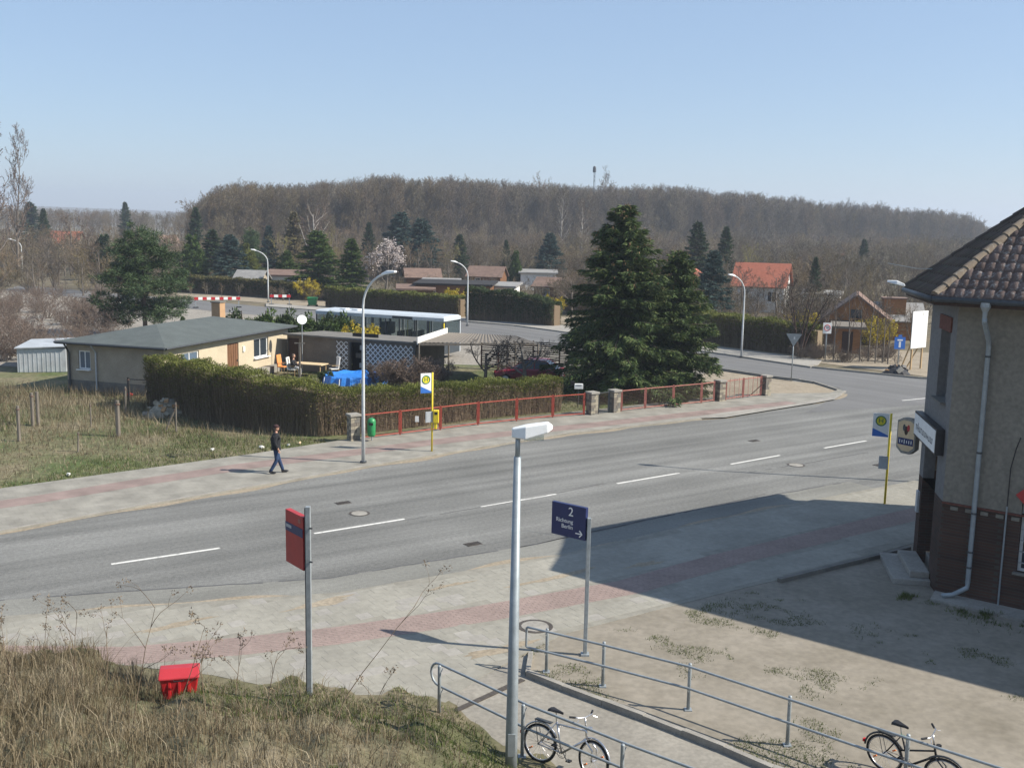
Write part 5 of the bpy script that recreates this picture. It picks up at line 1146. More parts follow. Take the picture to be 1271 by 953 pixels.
fence([q1+Vector((.35,.2)), line(496,540.5)+Vector((0,.2)), line(546,534.5)+Vector((0,.2)), line(593,528.5)+Vector((0,.2)), line(641,523.5)+Vector((0,.2)), line(686,519)+Vector((0,.2)), q2-Vector((.4,.25))], 'fence_red', 'garden_fence', 'red framed wire fence running from the lamp to the letter box')
fence([q3+Vector((.35,.2)), line(801,508)+Vector((0,.2)), line(836,504.5)+Vector((0,.2)), line(871,501)+Vector((0,.2)), q4-Vector((.35,.22))], 'fence_pink', 'garden_fence', 'faded pink wire fence in front of the big spruces')
t = fence([q2+Vector((.3,.1)), q3-Vector((.3,.2))], 'dark_steel', 'garden_gate', 'narrow dark garden gate between the two stone piers', cat='gate')
t = fence([q4+Vector((.35,.2)), (q4+q5)/2+Vector((0,.05)), q5-Vector((.32,.2))], 'fence_pink', 'drive_gate', 'faded pink double gate near the road corner', cat='gate')
a = (q5-q4); b = MB(); b.bar((a.x*.55,a.y*.55-.08,.2),(a.x*.92,a.y*.92-.1,1.0),.035); b.build('gate_brace', 'wood_dark', t)
for k in range(9): p = (q5-q4)*(.08+k*.1); MB().tube([(p.x,p.y-.05,.15),(p.x,p.y-.05,1.2)],.012,6).build('gate_bar','fence_pink',t)
g = q1+Vector((.78,.05)); t = thing('litter_bin', 'green litter bin hung at the red fence behind the street lamp', 'bin', (g.x,g.y-.22,PZ-.01)); MB().tube([(0,.14,0),(0,.14,1.0)],.025,8).build('post','galv_post',t); MB().lathe([(.14,.22),(.17,.3),(.18,.85),(.15,.95),(.06,1.0)],16).build('bin_body','bin_green',t,smooth=True); MB().box(-.09,.09,-.185,-.15,.72,.82).build('bin_slot','black',t)
g = Vector(P(721,500)[:2]); t = thing('letter_box', 'white letter box on a post by the stone piers', 'letter box', (g.x-.25,g.y-1.6,0)); MB().tube([(0,0,0),(0,0,1.15)],.025,8).build('post','dark_steel',t); MB().box(-.22,.22,-.12,.1,1.0,1.26).build('box','white_plastic',t,bevel=.015); MB().box(-.4,-.2,-.1,.08,1.2,1.38).build('newspaper_box','black',t); MB().box(-.15,.15,-.126,-.12,1.18,1.21).build('slot','black',t)
MB_ = None
g = Vector(P(495,533)[:2]); tag(MB().box(-.08,.08,-.01,.01,.55,.8).build('fence_notice','sign_white',loc=(q1.x+2.55,q1.y+1.45,PZ)), 'small white notice tied to the red fence', 'notice')
# ---------------------------------------------------------------- garden: pool, table, chairs, seated person
pc = Vector((-8.6,57.4)); pc = Vector(P(440,474)[:2])
t = thing('garden_pool', 'round blue tarpaulin garden pool behind the hedge', 'pool', (pc.x,pc.y,0)); b = MB(); n = 48; prf = [(1.9,0),(1.84,.2),(1.78,.40),(1.72,.46),(1.6,.41),(1.4,.34),(.02,.32)]
vs = []; rs = random.Random(5)
for i,(r_,z) in enumerate(prf):
    for j in range(n):
        a = 2*math.pi*j/n; rr = r_*(1+(.03*math.sin(j*2.1)+.03*math.sin(j*3.3+1) if i < 5 else 0)); vs.append((rr*math.cos(a), rr*math.sin(a)*.9, z+(.04*math.sin(j*1.3) if 0 < i < 5 else 0)))
b.add(vs, [(i*n+j,i*n+(j+1)%n,(i+1)*n+(j+1)%n,(i+1)*n+j) for i in range(len(prf)-1) for j in range(n)]); b.build('tarpaulin', 'blue_tarp', t)
for k in range(10):
    a = 2*math.pi*k/10; MB().tube([(1.98*math.cos(a),1.8*math.sin(a),0),(1.92*math.cos(a),1.74*math.sin(a),.4)],.025,6).build('frame_leg','white_plastic',t)
tp = Vector(P(385,466)[:2]); t = thing('garden_table', 'cream garden table beside the seated person', 'table', (tp.x,tp.y,0), R(-18)); MB().box(-1.0,1.0,-.45,.45,.69,.74).build('table_top','table_cream',t,bevel=.01)
for x in (-.85,.85):
    for y in (-.35,.35): MB().box(x-.03,x+.03,y-.03,y+.03,0,.69).build('leg','wood_pale',t)
def garden_chair(loc, rz, m, label):
    t = thing('garden_chair', label, 'chair', loc, rz)
    MB().box(-.24,.24,-.24,.24,.40,.45).build('seat', m, t, bevel=.01); b = MB(); b.obox((0,.27,.78), (.24,0,0), (0,.03,0), (0,.05,.36)); b.build('backrest', m, t, bevel=.01)
    for x in (-.22,.22):
        for y in (-.22,.24): MB().tube([(x,y,0),(x,y,.42)],.018,6).build('leg','wood_pale',t)
        MB().box(x-.025,x+.025,-.2,.26,.62,.65).build('armrest','wood_pale',t)
garden_chair((tp.x-1.75,tp.y+.55,0), R(70), 'orange_cloth', 'orange cushioned garden chair against the bungalow wall'); garden_chair((tp.x-.95,tp.y-.5,0), R(80), 'white_cloth', 'pale garden chair that the seated person uses')
garden_chair((tp.x+1.4,tp.y+.1,0), R(-60), 'white_cloth', 'white cloth covered chair between the table and pool')
sp = Vector((tp.x-.93,tp.y-.5)); per = thing('person', 'person in dark clothes sitting at the garden table', 'person', (sp.x,sp.y,0), R(-10))
vs = [(0,0,.52),(.0,.09,.52),(.42,.11,.53),(.44,.11,.08),(0,-.09,.52),(.42,-.11,.53),(.46,-.11,.08)]
skin_part('trousers', vs, [(0,1),(1,2),(2,3),(0,4),(4,5),(5,6)], [(.14,.13),.1,.075,.055,.1,.075,.055], 'grey_cloth', per)
for y in (-.11,.11): MB().box(.38,.64,y-.045,y+.045,0,.08).build('shoe','black',per,bevel=.02)
vs = [(0,0,.50),(.0,0,.72),(.03,0,.92),(.04,0,1.02),(.04,.19,.94),(.16,.22,.70),(.38,.16,.76),(.04,-.19,.94),(.16,-.22,.70),(.38,-.16,.76)]
skin_part('jumper', vs, [(0,1),(1,2),(2,3),(2,4),(4,5),(5,6),(2,7),(7,8),(8,9)], [(.15,.18),(.145,.18),(.14,.17),.06,.07,.055,.042,.07,.055,.042], 'jacket', per, root=1)
vs = [(.04,0,.95),(.045,0,1.06),(.05,0,1.12)]; es = [(0,1),(1,2)]; rd = [.06,.052,.05]
for s in (-1,1):
    k = len(vs); vs += [(.04,s*.15,.93),(.16,s*.21,.71),(.39,s*.155,.765)]; rd += [.05,.04,.028]; es += [(0,k),(k,k+1),(k+1,k+2)]; hand(vs, es, rd, k+2, (1,-s*.2,0), (0,1,0))
skin_part('body', vs, es, rd, 'skin', per, sub=1); head(per, (.05,0,1.11), 0); MB().lathe([(.075,0),(.09,.05),(.088,.09),(.05,.13),(.01,.14)],14,(.035,0,1.215)).build('hair','hair_grey',per,smooth=True)
wp = Vector(P(374,468)[:2]); t = thing('washing_post', 'pale wooden post beside the garden table', 'post', (wp.x,wp.y-.4,0)); MB().box(-.05,.05,-.05,.05,0,2.1).build('shaft','wood_grey',t); MB().box(-.3,.3,-.03,.03,2.03,2.1).build('crossbar','wood_grey',t)
gp_ = Vector(P(618,472)[:2]); t = thing('washing_post', 'rusty red metal post standing in front of the car', 'post', (gp_.x,gp_.y,0)); MB().tube([(0,0,0),(0,0,1.75)],.05,8).build('shaft','fence_red',t); MB().tube([(-.25,0,1.7),(.25,0,1.7)],.03,8).build('crossbar','fence_red',t)

# ---------------------------------------------------------------- traffic signs, board, barriers
def sign_post(px, py, H, label, name='traffic_sign', z=0.02):
    x, y, _ = P(px, py, z); t = thing(name, label, 'sign', (x,y,z-.03)); MB().tube([(0,0,0),(0,0,H)],.035,8).build('post','galv_post',t,smooth=True); return t
t = sign_post(982,473,2.95,'grey back of a give way sign on the road corner'); b = MB(); plate(b, Vector((0,-.045,2.58)), [(-.48,.38),(.48,.38),(.0,-.42)], Vector((.94,-.34,0)), ZV, Vector((-.34,-.94,0)), .012); b.build('plate','galv_post',t); MB().box(-.02,.10,-.075,-.055,2.62,2.78).build('clamp','lamp_grey',t)
t = sign_post(1024,447,2.7,'white rectangular sign with a red ring across the side road', z=0.02); MB().box(-.3,.3,-.06,-.045,1.95,2.72).build('plate','sign_white',t); MB().ring((0,-.064,2.36),.2,.03,(0,1,0),24,4).build('red_ring','sign_red',t); text_part('numeral','30',.2,'black',t,(0,-.064,2.36),(1,0,0),depth=.002)
t = sign_post(1114,459,2.35,'small blue road sign with a white bar left of the white board'); MB().box(-.36,.36,-.06,-.045,1.45,2.25).build('plate','bright_blue',t); MB().box(-.07,.07,-.066,-.061,1.55,1.95).build('white_bar','sign_white',t); MB().box(-.18,.18,-.066,-.061,2.0,2.1).build('white_bar','sign_white',t); MB().box(-.12,.12,-.06,-.045,2.26,2.4).build('top_plate','bright_blue',t)
bo = P(1137,458); t = thing('notice_board', 'tall white notice board on raking timber legs by the side road', 'notice board', (bo[0],bo[1],0), R(38))
MB().box(-.92,.92,-.04,.0,1.45,3.95).build('panel','sign_white',t); rs = random.Random(8)
for k in range(13):
    z = 3.5-k*.15-(.12 if k > 6 else 0); w = rs.uniform(.3,.6); x = rs.uniform(-.62,.55-w); b = MB(); b.box(x,x+w*1.6 if x+w*1.6 < .62 else .62,-.047,-.041,z-.012,z+.012); b.build('text_line','lamp_grey',t)
MB().box(.3,.33,-.047,-.041,3.62,3.85).build('logo','dark_steel',t)
for x in (-.62,.62):
    MB().box(x-.05,x+.05,.005,.1,0,3.6).build('leg','wood_pale',t); b = MB(); b.bar((x,.1,1.9),(x+(.25 if x<0 else -.3),.9,0),.07); b.build('raking_leg','wood_pale',t)
def barrier(p, L, rz, label):
    t = thing('road_barrier', label, 'barrier', (*p,0), rz, 'red and white road barriers'); n = int(L/.4)
    for k in range(n): MB().box(-L/2+k*L/n,-L/2+(k+1)*L/n-.002,-.03,.03,.82,1.1).build('stripe','sign_white' if k%2 else 'bin_red',t)
    for x in (-L/2+.15,L/2-.15): MB().box(x-.04,x+.04,.032,.1,0,1.2).build('leg','galv_post',t); MB().box(x-.25,x+.25,-.2,.3,0,.1).build('foot','rubber',t)
a_ = P(270,382); barrier((a_[0],a_[1]), 4.6, R(20), 'longer striped barrier above the bungalow chimney'); a_ = P(348,378.5); barrier((a_[0],a_[1]), 2.2, R(12), 'shorter striped barrier right of the curved lamp')
# heaps, posts and litter on the left plot
def heap(name, c, r_, h, m, label, cat, n=60, seed=1, s=.14):
    rs = random.Random(seed); t = thing(name, label, cat, (c[0],c[1],0)); b = MB(); nn = 20; vs = [(0,0,h)]; fs = []
    for i in range(1,5):
        for j in range(nn): a = 2*math.pi*j/nn; rr = r_*i/4*(1+.15*math.sin(3*a+seed)); vs.append((rr*math.cos(a), rr*math.sin(a)*.8, max(-.03,h*(1-(i/4)**1.4)+rs.uniform(-.03,.03)*(i<4)-.03*(i==4))))
    fs += [(0,1+j,1+(j+1)%nn) for j in range(nn)]
    for i in range(3): fs += [(1+i*nn+j,1+(i+1)*nn+j,1+(i+1)*nn+(j+1)%nn,1+i*nn+(j+1)%nn) for j in range(nn)]
    b.add(vs, fs); b.build('mound', m, t)
    for k in range(n):
        a = rs.uniform(0,6.28); q = rs.random()**.6; x, y = r_*q*math.cos(a), r_*q*math.sin(a)*.8; z = h*(1-q**1.4); b = MB(); sx = s*rs.uniform(.4,1.1); rx = Matrix.Rotation(rs.uniform(0,3),3,'X')@Matrix.Rotation(rs.uniform(0,3),3,'Z')
        b.obox((x,y,z), rx@Vector((sx,0,0)), rx@Vector((0,sx*.7,0)), rx@Vector((0,0,sx*.5))); b.build('stone', rs.choice((m,m,'rubble_orange','concrete')), t)
    return t
heap('rubble_heap', P(206,514)[:2], 1.05, .75, 'rubble', 'heap of pale rubble and sand at the foot of the hedge', 'rubble', 36)
heap('refuse_heap', P(1112,463)[:2], .9, .5, 'bag_black', 'dark heap of refuse beneath the small blue sign', 'refuse', 10, 4, .2)
def post(px, y0, y1, w, m, label, lean=0, pair=False):
    b0 = P(px, y0); h = 0
    for z in np.arange(.2,4,.02):
        if proj((b0[0],b0[1],z))[1] < y1: h = z; break
    t = thing('fence_post', label, 'post', (b0[0],b0[1],-.05), 0, 'old posts on the left plot'); MB().tube([(0,0,0),(lean*h*.5,0,h*.55),(lean*h,0,h)],[w,w*.95,w*.85],7).build('shaft',m,t)
    if pair: MB().tube([(w*2.4,.1,0),(w*2.3,.1,h*1.02)],[w,w*.9],7).build('second_shaft',m,t)
    MB().tube([(lean*h*.9,0,h*.9-.02),(lean*h*.9,0,h*.9+.03)],w*1.25,8).build('wire_tie','wire',t)
for px,y0,y1,w,m,lb,ln,pr in ((24,547,502,.075,'wood_grey','grey weathered post nearest the left edge of the plot',0,False),(41,528,486,.08,'wood_grey','pair of stout grey posts near the left edge',0,True),(147,541,496,.10,'wood_grey','stout lone post in the middle of the grassy plot',0,False),(113,529,500,.035,'wood_grey','thin stick left of the stout lone post',0,False),(156,512,479,.05,'wood_grey','thin brown post right of the stout lone post',.02,False),(130,480,457,.04,'wood_brown','thin brown post in front of the bungalow short wall',0,False),(160,497,467,.06,'black','black post left of the hedge end',0,False),(184,497,468,.07,'black','black post next to the hedge end',0,False),(206,533,505,.045,'wood_grey','slanting strut by the rubble heap',.45,False),(219,536,498,.04,'wood_grey','upright stake by the rubble heap',0,False),(97,560,535,.035,'wood_grey','short stick low on the grassy plot',.05,False)):
    post(px,y0,y1,w,m,lb,ln,pr)
b = MB(); p, q = P(160,497), P(184,497); tt = thing('wire_strand', 'wire rail strung between the two black posts', 'wire', (p[0],p[1],0)); b.tube([(0,0,1.1),(q[0]-p[0],q[1]-p[1],1.05)],.03,6); b.build('strand','black',tt)
def litter(px, py, s, m, label):
    p = P(px,py); b = MB(); rs = random.Random(px); n = 8; vs = [(0,0,s*.5)]
    for j in range(n): a = 2*math.pi*j/n; vs.append((s*.7*rs.uniform(.4,1)*math.cos(a), s*.7*rs.uniform(.3,.9)*math.sin(a), rs.uniform(.1,.55)*s))
    for j in range(n): a = 2*math.pi*j/n; vs.append((s*.4*rs.uniform(.5,1.2)*math.cos(a), s*.4*math.sin(a), -.02))
    b.add(vs, [(0,1+j,1+(j+1)%n) for j in range(n)]+[(1+j,1+n+j,1+n+(j+1)%n,1+(j+1)%n) for j in range(n)]); tag(b.build('litter', m, loc=(p[0],p[1],.02)), label, 'litter')
litter(325,556,.2,'litter','crumpled white bag in the grass left of the walking man'); litter(85,590,.16,'litter','white scrap on the grass edge at far left'); litter(264,559,.14,'litter','pale scrap in the green grass above the pavement'); litter(118,480,.4,'white_cloth','white sack lying by the bungalow short wall'); litter(125,482,.35,'rubble_orange','orange sack lying beside the white sack'); litter(161,492,.3,'sign_red','small red object behind the black posts'); litter(372,551,.18,'table_cream','pale rubbish in the grass right of the walking man'); litter(358,553,.14,'litter','white scrap just right of the walking man')

# ---------------------------------------------------------------- far houses and garden sheds
def house(name, label, c, w, d, h, rz, rise, wm, rm, cat='house', wins=(), chim=None, flat=False, gable_m=None, door=None):
    t = thing(name, label, cat, (c[0],c[1],c[2] if len(c) > 2 else float(hill(c[0],c[1]))-.05), rz)
    b = MB(); hl = []
    U = (1,0); N = (0,-1); wall(b, (-w/2,-d/2), U, N, 0, w, 0, h, [(a,a2,z,z2) for a,a2,z,z2 in wins]+([door] if door else []), .12); wall(b, (-w/2,d/2), U, (0,1), 0, w, 0, h); wall(b, (-w/2,-d/2), (0,1), (-1,0), 0, d, 0, h); wall(b, (w/2,-d/2), (0,1), (1,0), 0, d, 0, h); b.build('wall', wm, t)
    for a,a2,z,z2 in wins: window(t, (-w/2,-d/2), U, N, a, a2, z, z2, .08, 'white_plastic', 'glass_dark', 1 if a2-a > .8 else 0)
    if door: a,a2,z,z2 = door; MB().box(-w/2+a,-w/2+a2,-d/2+.08,-d/2+.12,z,z2).build('door','wood_dark',t)
    o_ = .3
    if flat:
        b = MB(); b.add([(-w/2-o_,-d/2-o_,h+.02),(w/2+o_,-d/2-o_,h+.02),(w/2+o_,d/2+o_,h+rise),(-w/2-o_,d/2+o_,h+rise),(-w/2-o_,-d/2-o_,h+.2),(w/2+o_,-d/2-o_,h+.2),(w/2+o_,d/2+o_,h+rise+.18),(-w/2-o_,d/2+o_,h+rise+.18)], [(0,3,2,1),(4,5,6,7),(0,1,5,4),(1,2,6,5),(2,3,7,6),(3,0,4,7)]); r_ = b.build('roof', rm, t)
    else:      # ridge along local x, gables at +-x
        b = MB(); n1 = Vector((0,-rise,d/2)).normalized(); n2 = Vector((0,rise,d/2)).normalized(); k = rise/(d/2)
        b.slab([(-w/2-o_,-d/2-o_,h-o_*k+.03),(w/2+o_,-d/2-o_,h-o_*k+.03),(w/2+o_,0,h+rise+.03),(-w/2-o_,0,h+rise+.03)], n1, .12); b.slab([(-w/2-o_,d/2+o_,h-o_*k+.03),(-w/2-o_,0,h+rise+.03),(w/2+o_,0,h+rise+.03),(w/2+o_,d/2+o_,h-o_*k+.03)], n2, .12); r_ = b.build('roof', rm, t)
        for s in (-1,1): b = MB(); b.add([(s*w/2,-d/2,h),(s*w/2,d/2,h),(s*w/2,0,h+rise)], [(0,1,2)]); b.build('gable', gable_m or wm, t)
    if chim: x,y = chim; z = h+rise; b = MB(); b.box(x-.3,x+.3,y-.3,y+.3,h+.2,z+.9); b.build('chimney','brick_trim',r_)
    return t
def far(px, py, Y): p = PX(px, py, Y); return (p[0], Y)
hz = house('far_house', 'white house with bright red tiled roof beyond the give way sign', far(946,352,119), 5.6, 5.2, 3.0, R(-22), 2.3, 'white_wall', 'red_roof', wins=((.8,1.8,1.2,2.4),(3.8,4.8,1.2,2.4)))
for k in range(3): MB().box(2.81,2.85,-2.0+k*1.9,-1.8+k*1.9,.2,3.6).build('timber','wood_dark',hz)
MB().box(2.815,2.85,-2.5,2.5,2.95,3.12).build('timber','wood_dark',hz); MB().box(2.815,2.86,-.4,.4,3.5,4.3).build('gable_window','glass_dark',hz)
house('far_house', 'house with red roof showing between the two dark spruces', far(858,345,122), 5, 5, 2.5, R(70), 1.8, 'white_wall', 'red_roof'); house('far_house', 'low red-roofed house among bare trees at far left', far(78,300,235), 8, 6, 3.0, R(5), 2.4, 'wall_tan', 'red_roof')
house('far_house', 'small cream gabled house behind the tall pine', far(206,300,200), 5.5, 4.2, 3.6, R(75), 2.0, 'house_cream', 'brown_roof')
house('far_house', 'tiny red-roofed house high in the wood behind the cabin', far(1049,330,235), 5, 5, 2.2, R(20), 1.8, 'wall_tan', 'red_roof')
house('far_house', 'house with a bright red roof end beside the blue spruce', far(808,340,140), 5, 4, 2.0, R(10), 1.5, 'house_cream', 'red_roof')
house('garden_shed', 'grey garden house with a white rounded porch above the hedge', far(313,350,128), 3.2, 2.8, 2.0, R(-8), .9, 'wall_tan', 'grey_roof', 'shed', wins=((1.2,2.0,1,1.7),))
house('garden_shed', 'low shed with brown roof right of the curved lamp', far(355,352,132), 5, 4, 2.2, R(-5), .5, 'white_wall', 'brown_roof', 'shed', flat=True, wins=((1,2,1,1.8),))
house('garden_shed', 'long shed with black flat roof behind the clipped hedge', far(566,365,114), 8, 4.5, 2.6, R(-6), .2, 'wood_brown', 'black_roof', 'shed', flat=True, wins=((1.4,2.2,.9,2),),door=(3.4,4.3,.05,2.05))
house('garden_shed', 'white garden hut right of the black roofed shed', far(616,362,117), 4.6, 4, 2.3, R(-10), .25, 'white_wall', 'grey_roof', 'shed', flat=True, wins=((2.6,3.6,.9,1.8),))
house('garden_shed', 'low hut with pale brown roof right of the blossoming tree', far(524,338,140), 4.4, 4, 2.0, R(10), 1.0, 'wood_brown', 'brown_roof', 'shed'); house('garden_shed', 'hut with grey roof edge below the brown roofed hut', far(546,350,128), 4.2, 3.4, 1.9, R(-4), .35, 'wood_grey', 'grey_roof', 'shed', flat=True)
house('garden_shed', 'hut with low brown gable roof in the middle gardens', far(605,338,146), 4.6, 4, 2.0, R(-12), 1.2, 'wood_brown', 'brown_roof', 'shed', wins=((1,1.8,1,1.8),)); house('garden_shed', 'wide brown roofed hut left of the big spruce', far(694,357,125), 5, 4, 2.0, R(-18), .9, 'wood_brown', 'brown_roof', 'shed', wins=((1,1.9,.9,1.8),))
house('garden_shed', 'small pale roofed hut below the blue spruce', far(668,336,150), 5, 4, 2.3, R(0), .3, 'white_wall', 'grey_roof', 'shed', flat=True); house('garden_shed', 'brown hut peeping over the hedge behind the bus', far(516,366,112), 3.6, 3, 2.1, R(6), .3, 'wood_brown', 'brown_roof', 'shed', flat=True)
house('garden_shed', 'low pale outbuilding behind the bare trees right of the red roof', far(1020,372,120), 4, 3, 1.9, R(-20), .3, 'white_wall', 'grey_roof', 'shed', flat=True)
cb = house('log_cabin', 'brown timber cabin with gable facing the road', far(1060,431,88), 5.4, 5.2, 2.0, R(72), 2.0, 'wood_brown', 'brown_roof', 'cabin', gable_m='wood_orange')
MB().box(-2.74,-2.70,-1.0,.2,.1,2.1).build('door','wood_dark',cb); MB().box(-2.74,-2.70,.6,1.6,1.1,2).build('window','glass_dark',cb); MB().box(-2.75,-2.70,-.45,.45,2.2,2.9).build('window','glass_dark',cb)
for k in range(7): MB().box(-2.73,-2.702,-2.55,2.55,.2+k*.26,.4+k*.26).build('log','wood_brown',cb)
cb2 = house('cabin_extension', 'orange boarded dormer and grey roof right of the cabin', far(1103,428,92), 4.6, 4.4, 1.7, R(-10), 1.3, 'wood_orange', 'grey_roof', 'cabin'); b = MB(); b.box(-.9,.9,-1.7,-.2,2.0,3.5); b.build('dormer','wood_orange',cb2); MB().box(-1.05,1.05,-1.85,0,3.5,3.6).build('dormer_roof','brown_roof',cb2)
house('garden_shed', 'small rusty orange shed under the cabin', far(1050,445,80), 1.9, 1.8, 1.9, R(-14), .2, 'wood_orange', 'wood_grey', 'shed', flat=True, door=(.5,1.3,.05,1.7))
# wheelie bin by the hedge gap, mast on the ridge
g = P(388,380); t = thing('waste_container', 'green waste container at the gap in the long hedge', 'container', (g[0],g[1],0)); b = MB(); b.add([(-.4,-.3,.1),(.4,-.3,.1),(.4,.3,.1),(-.4,.3,.1),(-.5,-.4,.85),(.5,-.4,.85),(.5,.4,.85),(-.5,.4,.85)], [(0,3,2,1),(4,5,6,7),(0,1,5,4),(1,2,6,5),(2,3,7,6),(3,0,4,7)]); b.build('tub','bin_green',t,bevel=.03); MB().box(-.54,.54,-.44,.44,.85,.95).build('lid','bin_green',t,bevel=.03)
for x in (-.45,.45): MB().tube([(x,-.35,.08),(x,.35,.08)],.08,10).build('wheel','rubber',t)
mp = PX(737,240,345); tz = top_z(737,206,345); mz = float(hill(mp[0],345)); t = thing('radio_mast', 'thin radio mast rising above the wooded ridge', 'mast', (mp[0],345,mz-.1)); 
b = MB(); Hm = tz-mz
for k in range(3): a = 2*math.pi*k/3; b.tube([(.45*math.cos(a),.45*math.sin(a),0),(.2*math.cos(a),.2*math.sin(a),Hm)],.07,5)
b.build('mast_legs','dark_steel',t); b = MB()
for k in range(18): z = Hm*k/18; z2 = Hm*(k+1)/18; f0 = .45-.25*k/18; f1 = .45-.25*(k+1)/18; a = 2*math.pi*(k%3)/3; c_ = 2*math.pi*((k+1)%3)/3; b.tube([(f0*math.cos(a),f0*math.sin(a),z),(f1*math.cos(c_),f1*math.sin(c_),z2)],.05,4)
b.build('bracing','dark_steel',t); MB().lathe([(.5,0),(.55,.5),(.5,1.6),(.3,2.0)],10,(0,0,Hm-2.0)).build('antenna','dark_steel',t)
# ================================================================ VEGETATION
def vnoise(x, y):
    xi, yi = np.floor(x), np.floor(y); fx, fy = x-xi, y-yi; fx, fy = fx*fx*(3-2*fx), fy*fy*(3-2*fy); h = lambda a, b: np.modf(np.abs(np.sin(a*127.1+b*311.7)*43758.5453))[0]
    return (h(xi,yi)*(1-fx)+h(xi+1,yi)*fx)*(1-fy)+(h(xi,yi+1)*(1-fx)+h(xi+1,yi+1)*fx)*fy
def pn(x, y, s=1.0):
    x, y = np.asarray(x)*s*.45+31.7, np.asarray(y)*s*.45+17.3; v = .5*vnoise(x, y)+.3*vnoise(x*2.1+9, y*2.1+4)+.2*vnoise(x*4.6+3, y*4.6+8); return .52+(v-.5)*1.9
def unit(v): return v/np.maximum(np.linalg.norm(v, axis=-1, keepdims=True), 1e-9)
def tubes_np(p0, p1, r0, r1, n=3):
    p0, p1 = np.asarray(p0, float), np.asarray(p1, float); r0, r1 = np.asarray(r0), np.asarray(r1); d = unit(p1-p0)
    a = np.where(np.abs(d[:,2:3]) < .9, np.array([[0,0,1.]]), np.array([[1.,0,0]])); u = unit(np.cross(d, a)); v = np.cross(d, u); m = len(p0)
    if n == 2:
        ang = rng.uniform(0, 6.28, m)[:,None]; w = u*np.cos(ang)+v*np.sin(ang)
        V = np.stack([p0-w*r0[:,None], p0+w*r0[:,None], p1+w*r1[:,None], p1-w*r1[:,None]], 1).reshape(-1,3); return V, np.arange(4*m).reshape(m,4)
    th = 2*np.pi*np.arange(n)/n; c = u[:,None]*np.cos(th)[None,:,None]+v[:,None]*np.sin(th)[None,:,None]
    V = np.stack([p0[:,None]+c*r0[:,None,None], p1[:,None]+c*r1[:,None,None]], 1).reshape(-1,3)
    b = (np.arange(m)*2*n)[:,None]; j = np.arange(n)[None]; k = (j+1)%n
    F = np.stack([b+j, b+k, b+n+k, b+n+j], -1).reshape(-1,4); return V, F
def join(parts):
    V = []; F = []; k = 0
    for v, f in parts: V.append(v); F.append(f+k); k += len(v)
    return np.concatenate(V), np.concatenate(F)
def tri_leaves(P_, L, w, d=None, jit=1.0):
    """one thin triangle per point; d = direction (n,3) or random"""
    n = len(P_); d = unit(rng.normal(size=(n,3))) if d is None else unit(d+jit*rng.normal(size=(n,3))*.4)
    s = unit(np.cross(d, rng.normal(size=(n,3)))); L = np.broadcast_to(L, n)[:,None]; w = np.broadcast_to(w, n)[:,None]
    V = np.stack([P_-s*w/2, P_+s*w/2, P_+d*L], 1).reshape(-1,3); return V, np.arange(3*n).reshape(n,3)
def tri_to_mesh(name, parts): V, F = join(parts); return np_mesh(name, V, F)
def skeleton(seed, H, cfg):
    r_ = np.random.default_rng(seed); out = [[] for _ in cfg['n']]
    def grow(p, d, L, r, lv):
        ns = cfg['n'][lv]; last = lv == len(cfg['n'])-1; pts = [p]; dirs = [d]; rs_ = [r]
        for i in range(ns):
            d = d+r_.normal(size=3)*cfg['wob'][lv]+np.array([0,0,cfg['up'][lv]]); d = d/np.linalg.norm(d); q = p+d*L/ns; r2 = max(r*(1-(i+1)/ns*cfg.get('taper',.8)), cfg['rmin'])
            out[lv].append((p, q, rs_[-1], r2)); p = q; pts.append(p); dirs.append(d); rs_.append(r2)
        if last: return
        nc = cfg['kids'][lv]; nc = max(1, int(nc*r_.uniform(.8,1.2)))
        for c in range(nc):
            t = cfg['start'][lv]+(1-cfg['start'][lv])*(c+r_.random())/nc; x = t*ns; i = min(int(x), ns-1); f = x-i; pp = pts[i]*(1-f)+pts[i+1]*f; dd = dirs[i+1]
            a = r_.uniform(0, 6.28); s = np.cross(dd, r_.normal(size=3)); s /= np.linalg.norm(s); ang = R(cfg['ang'][lv]*r_.uniform(.7,1.25)); nd = dd*math.cos(ang)+s*math.sin(ang)
            nl = L*cfg['len'][lv]*r_.uniform(.7,1.15)*(1-.45*(t-cfg['start'][lv])/(1-cfg['start'][lv]+1e-6)); grow(pp, nd, nl, max(rs_[i]*cfg['rad'], cfg['rmin']), lv+1)
    for k in range(cfg.get('stems',1)):
        a = 2*math.pi*k/cfg.get('stems',1)+r_.uniform(0,.6); tilt = cfg.get('tilt',0.03)*(1 if cfg.get('stems',1) > 1 else r_.random()); d = np.array([math.cos(a)*tilt, math.sin(a)*tilt, 1.]); grow(np.array([math.cos(a)*.06*(cfg.get('stems',1)>1), math.sin(a)*.06*(cfg.get('stems',1)>1), -.05]), d/np.linalg.norm(d), H*cfg['trunk'], H*cfg['r0'], 0)
    return out
